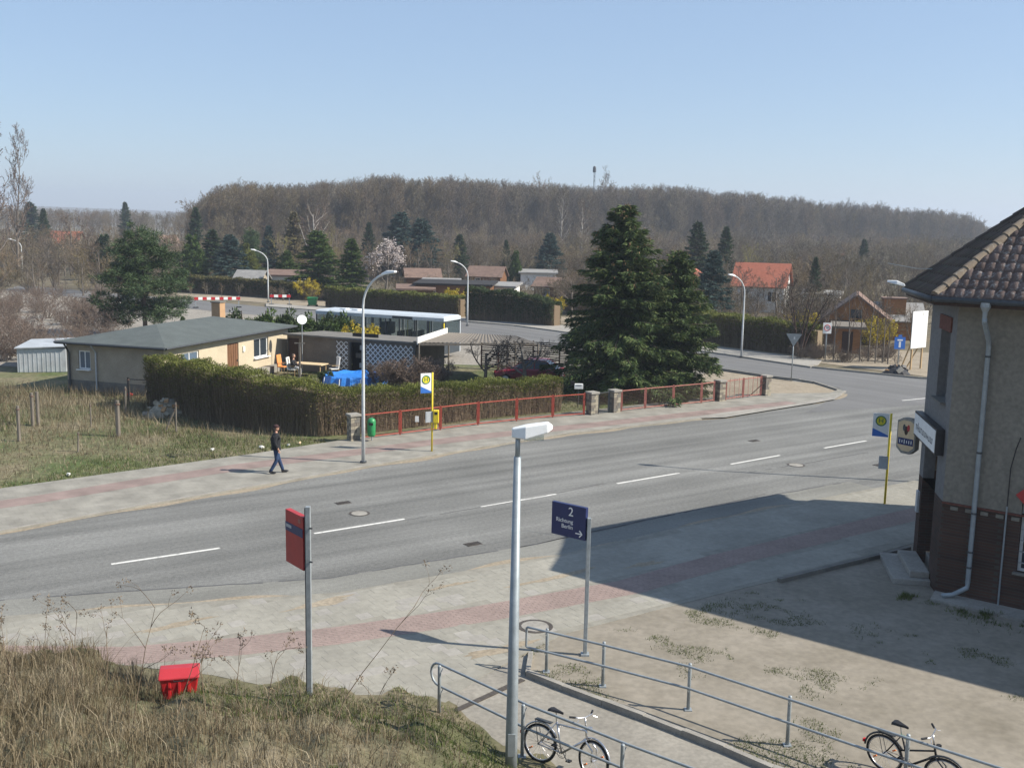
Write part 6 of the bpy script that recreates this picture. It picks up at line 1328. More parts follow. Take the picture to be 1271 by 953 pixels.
def bare_template(name, seed, H, cfg, thick=1.0, split=2):
    sk = skeleton(seed, H, cfg); tr = []; cr = []
    for lv, segs in enumerate(sk):
        p0, p1, r0, r1 = (np.array(x) for x in zip(*segs)); n = 7 if lv == 0 else (5 if lv == 1 else (3 if lv < len(sk)-1 else 2))
        if lv == len(sk)-1: r0, r1 = r0*thick*1.3, r1*thick*.6
        (tr if lv < split else cr).append((tubes_np(p0, p1, r0, r1, n)))
    Vt, Ft = join(tr); Vc, Fc = join(cr); zmax = max(Vt[:,2].max(), Vc[:,2].max()); tips = np.array([s[1] for s in sk[-1]]); k = H/zmax; return dict(trunk=np_mesh(name+'_trunk', Vt*k, Ft), crown=np_mesh(name+'_crown', Vc*k, Fc), H=H, tips=tips*k, sub=np.array([s[1] for s in sk[-2]])*k)
CF_FRUIT = dict(n=[4,5,4,3,2], kids=[7,6,7,6], start=[.45,.25,.2,.15], wob=[.06,.2,.22,.25,.25], up=[0,.05,.06,.05,.03], ang=[52,45,45,45], len=[.95,.6,.5,.5], rad=.55, rmin=.006, trunk=.5, r0=.026, taper=.5)
CF_TALL = dict(n=[8,5,4,3], kids=[30,8,7], start=[.2,.2,.15], wob=[.03,.12,.18,.2], up=[.02,.12,.08,.05], ang=[42,38,40], len=[.36,.5,.5], rad=.5, rmin=.012, trunk=.97, r0=.011, taper=.9)
CF_ROUND = dict(n=[6,5,4,3,2], kids=[9,6,6,5], start=[.3,.2,.2,.15], wob=[.04,.13,.18,.2,.25], up=[.03,.08,.05,.03,.02], ang=[45,42,42,42], len=[.62,.55,.5,.5], rad=.55, rmin=.009, trunk=.72, r0=.018, taper=.75)
CF_MULTI = dict(n=[6,4,3,2], kids=[9,6,5], start=[.3,.2,.2], wob=[.06,.14,.18,.2], up=[.03,.08,.05,.03], ang=[35,38,40], len=[.42,.5,.5], rad=.5, rmin=.008, trunk=.95, r0=.019, taper=.82, stems=5, tilt=.28)
CF_BUSH = dict(n=[4,4,3,2], kids=[7,6,5], start=[.12,.15,.15], wob=[.12,.18,.22,.25], up=[.03,.05,.03,.0], ang=[38,40,45], len=[.55,.55,.5], rad=.6, rmin=.006, trunk=.9, r0=.011, taper=.8, stems=9, tilt=.6)
CF_POPLAR = dict(n=[10,6,4,3], kids=[34,9,6], start=[.12,.2,.15], wob=[.02,.08,.12,.2], up=[.01,.28,.2,.12], ang=[38,32,35], len=[.30,.42,.5], rad=.45, rmin=.012, trunk=.98, r0=.011, taper=.92)
CF_SAPL = dict(n=[7,3,2], kids=[14,5], start=[.3,.2], wob=[.05,.12,.18], up=[.03,.2,.1], ang=[35,35], len=[.3,.5], rad=.45, rmin=.008, trunk=1, r0=.012, taper=.8)
TB = {}
for i in range(3): TB['tall%d'%i] = bare_template('tall', 10+i, 17, CF_TALL, 2.2)
for i in range(3): TB['round%d'%i] = bare_template('round', 20+i, 9, CF_ROUND, 1.5)
for i in range(2): TB['fruit%d'%i] = bare_template('fruit', 30+i, 4.2, CF_FRUIT, 1.1)
for i in range(2): TB['multi%d'%i] = bare_template('multi', 40+i, 7, CF_MULTI, 2.0, 1)
for i in range(3): TB['bush%d'%i] = bare_template('bush', 50+i, 2.6, CF_BUSH, 1.3, 1)
CF_DENSE = dict(CF_BUSH, kids=[10,8,7], stems=12)
for i in range(2): TB['dense%d'%i] = bare_template('dense', 90+i, 2.2, CF_DENSE, 1.9, 1)
TB['poplar'] = bare_template('poplar', 60, 22, CF_POPLAR, 2.6)
for i in range(2): TB['sapling%d'%i] = bare_template('sapling', 70+i, 5, CF_SAPL, 1.3, 1)
def mesh_with(me, m):
    """same geometry, its own material"""
    k = me.name+'|'+m
    if k not in mesh_with.c:
        c = me.copy(); c.materials.clear(); c.materials.append(MATS[m]); mesh_with.c[k] = c
    return mesh_with.c[k]
mesh_with.c = {}
def plant(name, label, cat, loc, tpl, H, bark='bark_grey', twig='twig', group=None, rz=None, wide=1.0, extra=None):
    T = TB[tpl] if isinstance(tpl, str) else tpl; k = H/T['H']; z = loc[2] if len(loc) > 2 else float(hill(loc[0], loc[1]))-.05
    t = thing(name, label, cat, (loc[0],loc[1],z), random.uniform(0,6.28) if rz is None else rz, group)
    for nm, me, m in (('trunk',T['trunk'],bark),('crown',T['crown'],twig)):
        o = bpy.data.objects.new(nm, mesh_with(me, m)); COL.objects.link(o); o.parent = t; o.scale = (k*wide,k*wide,k)
    if extra: o = bpy.data.objects.new(extra[0], mesh_with(T[extra[1]], extra[2])); COL.objects.link(o); o.parent = t; o.scale = (k*wide,k*wide,k)
    return t
def hpix(px, py, Y, loc=None): return top_z(px, py, Y)
# ---- conifers
def conifer_template(name, seed, H, Rm, whorl=.22, nb=7, droop=.35, dens=70, nl=.26, nw=.07, base=.04, power=.85, cones=0, hang=.5):
    r_ = np.random.default_rng(seed); tips = []; P_ = []; D_ = []; br = ([],[],[],[]); cz = []
    z = base*H
    while z < H*.985:
        t = z/H; L0 = Rm*(1-t)**power*(.88+.24*r_.random())+.08
        for k in range(nb):
            a = r_.uniform(0, 6.28); L = L0*r_.uniform(.62,1.12); up_ = (.55*t-.12)+r_.normal()*.06; n = max(4, int(L/.18)); s = np.linspace(0,1,n+1)
            dz = L*(up_*s-droop*(1-t*.7)*s**1.6+.22*(1-t)*np.maximum(0,s-.65)**1.3*2); x = L*s; pts = np.stack([x*math.cos(a), x*math.sin(a), z+dz], 1); pts[:,:2] += r_.normal(size=(n+1,2))*.02
            br[0].extend(pts[:-1]); br[1].extend(pts[1:]); rr = .028*(1-s*.8)*min(1,L/1.2)+.004; br[2].extend(rr[:-1]); br[3].extend(rr[1:])
            m = int(dens*L)+5; q = r_.random(m)**.75; q = q*.95+.05; i = np.minimum((q*n).astype(int), n-1); f = (q*n-i)[:,None]; pp = pts[i]*(1-f)+pts[i+1]*f; dd = unit(pts[i+1]-pts[i])
            side_ = np.stack([-dd[:,1], dd[:,0], np.zeros(m)], 1)*r_.choice([-1,1], m)[:,None]; wv = (1-q)*.45*L+.10; pp = pp+side_*(r_.random(m)*np.minimum(wv,.55)*.9)[:,None]+np.array([0,0,-1.])*(r_.random(m)*hang*.35*np.minimum(L,1.5))[:,None]*r_.random(m)[:,None]
            P_.append(pp); D_.append(dd*.8+side_*.7+np.array([0,0,-hang])*r_.random((m,1))+r_.normal(size=(m,3))*.25)
            if cones and t > .55 and r_.random() < cones: cz.append(pts[-1]+r_.normal(size=(4,3))*.06)
        z += whorl*(1.1-.5*t)*r_.uniform(.85,1.15)
    P_ = np.concatenate(P_); D_ = unit(np.concatenate(D_)); n = len(P_)
    ndl = tri_leaves(P_, nl*r_.uniform(.6,1.25,n), nw*r_.uniform(.7,1.4,n), D_, .3)
    tv = tubes_np(np.array([[0,0,-.1],[0,0,H*.4]]), np.array([[0,0,H*.4],[0,0,H]]), np.array([H*.018,H*.012]), np.array([H*.012,.01]), 8); bv = tubes_np(np.array(br[0]), np.array(br[1]), np.array(br[2]), np.array(br[3]), 3)
    T = dict(trunk=np_mesh(name+'_trunk', *join([tv,bv])), crown=np_mesh(name+'_crown', *ndl), H=H)
    if cz: c_ = np.concatenate(cz); T['cones'] = np_mesh(name+'_cones', *join([tri_leaves(c_, .13, .05, np.tile([[0,0,-1.]],(len(c_),1)), .2), tri_leaves(c_, .13, .05, np.tile([[0,0,-1.]],(len(c_),1)), .2)]))
    return T
TB['spruce_a'] = conifer_template('spruce_a', 1, 10.4, 3.6, .34, 8, .36, 150, .27, .06, .02, .68, .75, .9)
TB['spruce_b'] = conifer_template('spruce_b', 2, 8.6, 3.1, .32, 8, .22, 150, .26, .06, .02, .60, .25, .8)
TB['spruce_c'] = conifer_template('spruce_c', 3, 10, 3.2, .34, 7, .25, 46, .42, .11, .03, .85)
TB['spruce_d'] = conifer_template('spruce_d', 4, 10, 4.4, .34, 7, .3, 36, .45, .12, .03, .72)
def blob_template(name, seed, H, lobes, n, nl, nw, trunk_r=.1, updir=.3, limbs=True):
    """crown of needle or leaf clumps: lobes (x,y,z,rx,rz)"""
    r_ = np.random.default_rng(seed); P_ = []; D_ = []; br = ([],[],[],[])
    tot = sum(l[3]**2*l[4] for l in lobes)
    for (x,y,z,rx,rz_) in lobes:
        k = int(n*rx*rx*rz_/tot); ncl = max(6, int(k/70)); u = unit(r_.normal(size=(ncl,3))); rad = r_.random(ncl)[:,None]**.4; c = u*rad*np.array([rx,rx,rz_])+np.array([x,y,z])
        m = k//ncl+1; pp = np.repeat(c, m, 0)+r_.normal(size=(ncl*m,3))*np.array([rx,rx,rz_])*.10; P_.append(pp); D_.append(unit(pp-np.repeat(c, m, 0))+np.array([0,0,updir]))
        if limbs:
            st_ = np.array([0,0,max(.25*H, z-rz_*1.1)]); br[0].append(st_); br[1].append(np.array([x,y,z])); br[2].append(trunk_r*.5); br[3].append(trunk_r*.2)
            for q in c[:14]: br[0].append(np.array([x,y,z])*.75+st_*.25); br[1].append(q); br[2].append(trunk_r*.2); br[3].append(.01)
    P_ = np.concatenate(P_); D_ = np.concatenate(D_); k = len(P_); lf = tri_leaves(P_, nl*r_.uniform(.6,1.3,k), nw*r_.uniform(.7,1.3,k), D_, .7)
    parts = [tubes_np(np.array([[0,0,-.1],[.05,0,H*.45]]), np.array([[.05,0,H*.45],[0,0,H*.9]]), np.array([trunk_r,trunk_r*.7]), np.array([trunk_r*.7,.02]), 8)]
    if limbs: parts.append(tubes_np(*[np.array(b_) for b_ in br], 4))
    return dict(trunk=np_mesh(name+'_trunk', *join(parts)), crown=np_mesh(name+'_crown', *lf), H=H)
TB['pine'] = blob_template('pine', 5, 8, [(-.2,0,6.6,1.5,1.2),(1.0,.3,6.0,1.4,.9),(-1.4,-.3,5.4,1.4,.9),(.3,-.7,4.8,1.7,.9),(1.8,0,4.2,1.5,.8),(-2.0,.4,3.9,1.5,.8),(.2,.8,3.6,1.8,.8),(2.2,-.4,2.7,1.4,.7),(-1.9,-.5,2.4,1.4,.7),(.2,-.9,2.3,1.6,.7),(.8,.3,7.4,.8,.6),(-1.2,.6,1.6,1.5,.8),(1.3,-.6,1.5,1.5,.8)], 34000, .26, .05, .17)
TB['thuja'] = blob_template('thuja', 6, 6, [(0,0,1.1,1.0,1.2),(0,0,2.6,1.15,1.4),(.1,0,4.1,.85,1.2),(0,0,5.2,.45,.9)], 12000, .3, .11, .12, .9, False)
TB['fullbush'] = blob_template('fullbush', 7, 2, [(0,0,.9,1.1,.85),(.8,.2,.8,.8,.7),(-.8,-.1,.75,.85,.7)], 6000, .16, .09, .06, .2)
# ---- hedges
def hedge(name, label, pts, hs, w, leaf, twig, top_leaf=None, dens=260, size=.1, side_leaf=.45, cat='hedge', topg=.35):
    """pts ground line, hs heights at pts; leaves near the surface, twigs below, solid core box added to block see-through"""
    o = np.array(pts[0][:2]); t = thing(name, label, cat, (o[0],o[1],-.03)); pts = [np.array(p[:2])-o for p in pts]; LT = ([],[]); TW = ([],[],[],[]); core = MB(); tops = ([],[])
    nv = []
    for i in range(len(pts)):
        q = pts[min(i+1,len(pts)-1)]-pts[max(i-1,0)]; q = q/np.linalg.norm(q); nv.append(np.array([q[1],-q[0]]))
    cum = 0.0
    for i in range(len(pts)-1):
        a, b = pts[i], pts[i+1]; L = np.linalg.norm(b-a); d = (b-a)/L; n_ = np.array([d[1],-d[0]]); h0, h1 = hs[i], hs[i+1]; na, nb_ = nv[i], nv[i+1]; c0_ = cum; cum += L
        def pos(s, off, zf, a=a, d=d, L=L, na=na, nb_=nb_, h0=h0, h1=h1, c0_=c0_):
            q = s*L+c0_; p = a+d*(s*L)[:,None]+(na*(1-s)[:,None]+nb_*s[:,None])*off[:,None]; h = h0+(h1-h0)*s
            return np.stack([p[:,0],p[:,1],zf*h*(1+.04*np.sin(q*1.9)+.03*np.sin(q*4.7+1))], 1)
        for sd in (-1,1):
            k = int(dens*L*(h0+h1)/2*side_leaf); s = rng.random(k); zf = .06+.94*rng.random(k)**.7; bul = np.sin(zf*2.6)**.4*.5; off = sd*w*(bul-.14*rng.random(k)**2+.04*rng.normal(size=k)+.03*np.sin(s*L*2.3)); p = pos(s, off, zf); LT[0].append(p); LT[1].append(np.tile([n_[0]*sd,n_[1]*sd,.5],(k,1)))
            k = int(L*95); s = rng.random(k); p0 = pos(s, sd*w*(.18+.26*rng.random(k)), .02*np.ones(k)); p1 = pos(np.clip(s+rng.normal(size=k)*.12/L,0,1), sd*w*(.3+.24*rng.random(k)), .5+.5*rng.random(k)); r0 = .007+.008*rng.random(k)
            TW[0].append(p0); TW[1].append(p1); TW[2].append(r0); TW[3].append(r0*.5)
        k = int(dens*L*w*1.1); s = rng.random(k); off = w*(rng.random(k)-.5); p = pos(s, off, 1.0-.08*rng.random(k)-.25*np.abs(off/w)**2); tops[0].append(p); tops[1].append(np.tile([0,0,1.],(k,1)))
        k2 = int(k*topg)*2; s = rng.random(k2); sd = rng.choice([-1,1],k2); p = pos(s, sd*w*(.44+.06*rng.random(k2)), 1-.3*rng.random(k2)**1.5); tops[0].append(p); tops[1].append(np.stack([n_[0]*sd,n_[1]*sd,np.ones(k2)],1))
        c0, c1 = a, b; ww = w*.30
        core.add([(c0[0]-na[0]*ww,c0[1]-na[1]*ww,0),(c0[0]+na[0]*ww,c0[1]+na[1]*ww,0),(c0[0]+na[0]*ww,c0[1]+na[1]*ww,h0*.86),(c0[0]-na[0]*ww,c0[1]-na[1]*ww,h0*.86),(c1[0]-nb_[0]*ww,c1[1]-nb_[1]*ww,0),(c1[0]+nb_[0]*ww,c1[1]+nb_[1]*ww,0),(c1[0]+nb_[0]*ww,c1[1]+nb_[1]*ww,h1*.86),(c1[0]-nb_[0]*ww,c1[1]-nb_[1]*ww,h1*.86)], [(0,1,2,3),(4,7,6,5),(0,4,5,1),(1,5,6,2),(2,6,7,3),(3,7,4,0)])
    core.build('core_box', twig, t, fix=True)  # plain solid box added inside the hedge so nothing shines through
    P_ = np.concatenate(LT[0]); k = len(P_); mesh_obj('side_foliage', np_mesh('sf', *tri_leaves(P_, size*rng.uniform(.6,1.4,k), size*.6, np.concatenate(LT[1]), 1.6)), leaf, t)
    P_ = np.concatenate(tops[0]); k = len(P_); mesh_obj('top_foliage', np_mesh('tf', *tri_leaves(P_, size*rng.uniform(.7,1.6,k), size*.55, np.concatenate(tops[1]), 1.3)), top_leaf or leaf, t)
    mesh_obj('twigs', np_mesh('tw', *tubes_np(*[np.concatenate(x) for x in TW], 3)), twig, t)
    return t
hb = [P(193,505), P(250,522), P(320,535), P(400,543), P(450,539.5), P(520,530), P(600,520.5), P(650,515.5), P(694,511.5)]
hb = [(p[0]-.15, p[1]+.75) for p in hb]
hedge('garden_hedge', 'long front hedge, bare brown below and green on top', hb, [2.45,2.6,2.5,2.2,1.95,1.85,1.75,1.7,1.65], 1.35, 'hedge_olive', 'hedge_twig', 'hedge_leaf', 520, .08, .42)
fa = lambda px, py, dy=0: (P(px,py)[0], P(px,py)[1]+dy)
hedge('clipped_hedge', 'dark clipped hedge along the side road at left', [fa(212,361.5,0),fa(300,366.5),fa(380,372)], [2.0,2.0,1.9], 1.6, 'hedge_dark', 'hedge_twig', 'hedge_olive', 110, .2, .9)
hedge('clipped_hedge', 'olive clipped hedge behind the bus roof', [fa(406,381,.5),fa(490,387,.5),fa(574,393.5,.5)], [2.1,2.05,2.0], 1.4, 'hedge_olive', 'hedge_twig', 'hedge_leaf', 140, .18, .9)
hedge('clipped_hedge', 'dark green tall hedge right of the lamp beyond the bus', [fa(579,399,1.5),fa(640,402,1.5),fa(692,407,1.5)], [3.1,2.9,2.2], 1.5, 'hedge_dark', 'hedge_twig', 'hedge_dark', 150, .18, 1.0)
hedge('clipped_hedge', 'tall hedge with green top right of the spruces', [fa(842,419.5,1),fa(900,430.5,1),fa(965,438.5,1),fa(1022,444.5,1.2)], [2.4,2.5,2.45,2.2], 1.4, 'hedge_olive', 'hedge_twig', 'hedge_leaf', 200, .15, .75)
# ---- the big spruces and other trees one can tell apart
def at_px(px, py): return P(px, py)[:2]
s1 = at_px(768,501); s2 = (8.95,57.6)
plant('spruce_tree', 'tall dark spruce with brown cones in its top, by the fence', 'tree', (s1[0]+.22,s1[1]+2.8,-.05), 'spruce_a', 10.5, 'bark', 'needle', extra=('cones','cones','cone_brown'), wide=1.26)
plant('spruce_tree', 'broad dark spruce right of the tall cone-bearing one', 'tree', (s2[0],s2[1],-.05), 'spruce_b', 8.0, 'bark', 'needle', extra=('cones','cones','cone_brown'))
plant('spruce_tree', 'shorter dark spruce filling the gap between the two big ones', 'tree', (7.1,57.0,-.05), 'spruce_b', 7.0, 'bark', 'needle', rz=2.0, wide=1.15)
def tree_px(name, label, px, ytop, Y, tpl, bark, leaf, wide=1.0, group=None, extra=None):
    x = PX(px, 330, Y)[0]; z0 = float(hill(x, Y))-.05; H = top_z(px, ytop, Y)-z0; return plant(name, label, 'tree', (x, Y, z0), tpl, H, bark, leaf, group, wide=wide, extra=extra)
tree_px('pine_tree', 'round-crowned pine standing behind the bungalow', 178, 276, 82, 'pine', 'bark', 'needle_pine', 1.0)
tree_px('thuja_tree', 'dense oval green conifer left of the blue spruce', 238, 293, 140, 'thuja', 'bark', 'needle_green', 1.5)
tree_px('spruce_tree', 'blue-grey spruce behind the dark hedge', 286, 290, 140, 'spruce_d', 'bark', 'needle_blue', 1.1); tree_px('spruce_tree', 'dark spruce just left of the blue-grey one', 264, 284, 150, 'spruce_c', 'bark', 'needle_dark', 1.4)
tree_px('spruce_tree', 'dark narrow conifer with a bare tree top behind it', 244, 256, 190, 'spruce_c', 'bark', 'needle_dark', .8); tree_px('round_tree', 'bare round treetop standing left of the wood', 240, 242, 200, 'round0', 'bark_grey', 'twig_forest')
tree_px('pine_tree', 'dark green pine above the white porch', 312, 282, 155, 'pine', 'bark', 'needle_pine', .9); tree_px('spruce_tree', 'bluish young spruce right of the dark pine', 334, 279, 165, 'spruce_c', 'bark', 'needle_blue', .9); tree_px('thuja_tree', 'yellow-green rounded conifer near the curved lamp', 308, 303, 148, 'thuja', 'bark', 'hedge_leaf', 1.3)
tree_px('spruce_tree', 'broad green spruce right of the curved lamp', 394, 285, 125, 'spruce_d', 'bark', 'needle_green', 1.25); tree_px('spruce_tree', 'narrow green conifer left of the blossoming tree', 436, 295, 122, 'spruce_c', 'bark', 'needle_green', 1.3); tree_px('larch_tree', 'pale olive larch left of the white birch', 365, 262, 165, 'spruce_c', 'bark', 'twig_olive', .95)
tree_px('birch_tree', 'bare birch with white trunk and tan twigs', 388, 243, 160, 'round1', 'bark_pale', 'twig_red', .8); tree_px('round_tree', 'bare brown tree right of the white birch', 420, 268, 170, 'round2', 'bark_grey', 'twig_olive')
tree_px('spruce_tree', 'left of a pair of dark spruces in the middle', 497, 262, 170, 'spruce_d', 'bark', 'needle_blue', 1.05); tree_px('spruce_tree', 'right of a pair of dark spruces in the middle', 523, 270, 165, 'spruce_d', 'bark', 'needle_blue', 1.1); tree_px('spruce_tree', 'small dark spruce left of the dark pair', 458, 275, 185, 'spruce_c', 'bark', 'needle_dark', .8)
tree_px('blossom_tree', 'pale blossoming fruit tree behind the olive hedge', 478, 296, 122, 'round1', 'bark_grey', 'twig_red', 1.2)
T = TB['round1']; k = 34; bl = np.repeat(np.concatenate([T['sub'],T['tips']])[::2], 1, 0); bl = bl+rng.normal(size=bl.shape)*.14; bo_ = [o for o in bpy.data.objects if o.name.startswith('blossom_tree')][0]; cr = bo_.children[1]
o = mesh_obj('blossom', np_mesh('blossom', *tri_leaves(bl, .2, .15)), 'blossom', bo_); o.scale = cr.scale
tree_px('spruce_tree', 'rounded blue spruce in the middle gardens', 682, 288, 155, 'spruce_d', 'bark', 'needle_blue', .95); tree_px('spruce_tree', 'slim dark conifer left of the rounded blue spruce', 628, 297, 165, 'spruce_c', 'bark', 'needle_dark', .7); tree_px('thuja_tree', 'dark columnar conifers behind the tall spruce', 786, 277, 170, 'thuja', 'bark', 'needle_dark', .9)
tree_px('spruce_tree', 'bluish spruce right behind the broad dark spruce', 886, 309, 98, 'spruce_d', 'bark', 'needle_blue', .85); tree_px('spruce_tree', 'dark pointed spruce above the broad one', 864, 274, 140, 'spruce_c', 'bark', 'needle_dark', 1.05); tree_px('spruce_tree', 'dark pointed spruce left of the red-roofed house', 899, 280, 150, 'spruce_c', 'bark', 'needle_dark', .85)
tree_px('spruce_tree', 'small dark conifer on the wooded slope above the cabin', 1071, 296, 190, 'spruce_c', 'bark', 'needle_dark', .9); tree_px('spruce_tree', 'dark conifer beside the tall bare tree near the cabin', 1012, 318, 120, 'spruce_c', 'bark', 'needle_dark', .7); tree_px('spruce_tree', 'dark conifer at the far left horizon', 41, 250, 300, 'spruce_d', 'bark', 'needle_dark', .9); tree_px('spruce_tree', 'tall narrow conifer left of the low red roof', 57, 258, 230, 'spruce_c', 'bark', 'needle_dark', .8); tree_px('spruce_tree', 'lone conifer top on the left horizon', 158, 250, 290, 'spruce_c', 'bark', 'needle_dark', .8)
tree_px('poplar_tree', 'very tall bare poplar at the left edge', -4, 112, 150, 'poplar', 'bark_grey', 'twig_red', 1.5); tree_px('poplar_tree', 'slim bare poplar just inside the left edge', 22, 150, 155, 'poplar', 'bark_grey', 'twig_red', 1.0)
tree_px('round_tree', 'bare spreading tree right of the low red roof', 88, 258, 170, 'round0', 'bark_grey', 'twig_red', 1.1); tree_px('round_tree', 'bare tree behind the far left street lamp', 112, 268, 150, 'round2', 'bark_grey', 'twig', 1.0)
tree_px('round_tree', 'dark many-stemmed bare tree behind the give way sign', 999, 328, 76.3, 'multi0', 'wood_dark', 'twig_dark', .9)
for k, (px, yt, Y) in enumerate(((1030,350,75.5),(1042,345,75),(1060,335,74.6),(1075,350,74.2),(1086,340,74.4),(1095,355,73.6),(1104,350,73.8),(1111,365,73.2))): tree_px('sapling', ('first','second','third','fourth','fifth','sixth','seventh','eighth')[k]+' thin bare sapling from the left before the cabin', px, yt, Y, 'sapling%d'%(k%2), 'bark_grey', 'twig', .9, 'bare saplings before the cabin')
tree_px('apple_tree', 'small bare apple tree right of the carport', 604, 421, 57.5, 'fruit0', 'bark', 'twig', 1.1); tree_px('apple_tree', 'bare apple tree with pale stem in front of the car', 656, 418, 58.2, 'fruit1', 'bark_grey', 'twig', 1.25); tree_px('fruit_tree', 'reddish bare tree left of the tall spruce', 712, 330, 100, 'round0', 'bark_grey', 'twig_red', 1.3)
tree_px('round_tree', 'bare tree half hiding the left end of the red-roofed house', 922, 318, 104, 'round2', 'bark_grey', 'twig', 1.1); tree_px('round_tree', 'bare tree before the right gable of the red-roofed house', 968, 330, 106, 'round1', 'bark_grey', 'twig', 1.1)
for k, (px, yt, Y, lb) in enumerate(((672,212,325,'taller bare tree rising above the ridge line'),(752,205,330,'bare treetop beside the radio mast on the ridge'),(695,228,250,'pale-stemmed birch before the wood'),(722,238,245,'second pale-stemmed birch before the wood'),(642,222,325,'thin bare treetop left of the tallest on the ridge'))):
    tree_px('birch_tree' if 'birch' in lb else 'ridge_tree', lb, px, yt, Y, 'tall%d'%(k%3), 'bark_pale' if 'birch' in lb else 'bark_grey', 'twig_forest', 1.0)
for px, yt, Y, tp, lf, wd, lb in ((352,288,138,'round0','twig_yellow',.9,'yellowish budding tree right of the curved lamp'),(415,286,150,'round2','twig_yellow',.8,'yellowish budding tree left of the blossoming tree'),(560,300,160,'round1','twig_yellow',.9,'yellowish tree above the black roofed shed'),(640,312,150,'thuja','needle_green',1.0,'green oval conifer left of the rounded blue spruce'),(738,296,150,'round0','twig_olive',1.0,'olive twigged tree left behind the tall spruce'),(1120,318,125,'round2','twig_olive',1.0,'olive twigged tree behind the white notice board'),(130,292,150,'thuja','needle_dark',1.4,'dark rounded conifer left of the round-crowned pine'),(355,312,136,'thuja','needle_green',1.5,'green oval conifer below the pale larch'),(930,300,150,'round1','twig_yellow',.9,'yellowish tree behind the red-roofed house'),(570,290,170,'spruce_c','needle_dark',1.1,'dark conifer right of the dark pair, by the lamp')):
    tree_px('budding_tree' if 'round' in tp else 'garden_conifer', lb, px, yt, Y, tp, 'bark_grey', lf, wd)
# shrubs
def shrub(px, py, H, tpl, leaf, label, name='shrub', wide=1.0, dy=0, group=None): p = P(px,py); return plant(name, label, 'bush', (p[0],p[1]+dy,-.03), tpl, H, 'bark', leaf, group, wide=wide)
shrub(486,482,1.75,'dense0','twig_red','rounded brown bare bush right of the pool',wide=1.1); shrub(512,483,1.95,'dense1','twig_red','tallest brown bare bush behind the yellow bus stop',wide=1.2); shrub(540,481,1.85,'dense0','twig_red','brown bare bush left of the apple tree',wide=1.1); shrub(470,478,1.4,'dense1','twig','low dark bare bush touching the pool')
shrub(628,475,1.7,'bush0','twig','bare bush hiding the front of the red car'); shrub(648,473,1.35,'bush2','twig','small bare bush before the car door'); shrub(525,486,1.6,'dense1','twig_red','low brown bush between the tallest and the left one',wide=1.1)
shrub(398,455,1.7,'fullbush','needle_green','green bush against the outbuilding wall'); shrub(405,474,.8,'fullbush','hedge_dark','low dark green bush in front of the pool')
def forsy(px, py, H, Y, label, wide=1.0):
    x = PX(px,py,Y)[0]; t = plant('forsythia_bush', label, 'bush', (x,Y,-.03), 'bush0', H, 'bark', 'twig_olive', wide=wide); T = TB['bush0']; q = np.concatenate([T['tips'],T['sub']]); q = q+rng.normal(size=q.shape)*.05; o = mesh_obj('blossom', np_mesh('fb', *tri_leaves(q, .13, .09)), 'forsythia', t); o.scale = t.children[0].scale; return t
forsy(443,405,2.7,69.5,'yellow forsythia in front of the bus windows',.7); forsy(382,365,2.0,121,'yellow forsythia at the gap in the long hedge',.8); forsy(683,388,2.6,100,'yellow forsythia at the right end of the tall dark hedge',.9); forsy(1088,420,2.8,83,'wide yellow forsythia beside the white notice board',1.3); forsy(1000,400,2.6,88,'yellow forsythia behind the dark bare tree',1.1); forsy(562,372,1.3,108,'small yellow shrub below the black roofed shed')
for k, px in enumerate((300,330,355,375,402,418)): 
    Y = 71+k*.4; x = PX(px,400,Y)[0]; plant('evergreen_shrub', ('low green shrub nearest the chimney','second green shrub right of the chimney','third green shrub behind the bungalow ridge','green shrub behind the satellite dish','green shrub before the rear of the bus','green shrub left of the yellow forsythia')[k], 'bush', (x,Y,-.03), 'fullbush', 3.1 if k > 2 else 3.4, 'bark', ('hedge_dark','needle_green')[k%2], wide=.8)
tree_px('young_spruce', 'tiny spruce peeping over the bungalow roof', 225, 392, 70, 'spruce_c', 'bark', 'needle_green', .9)
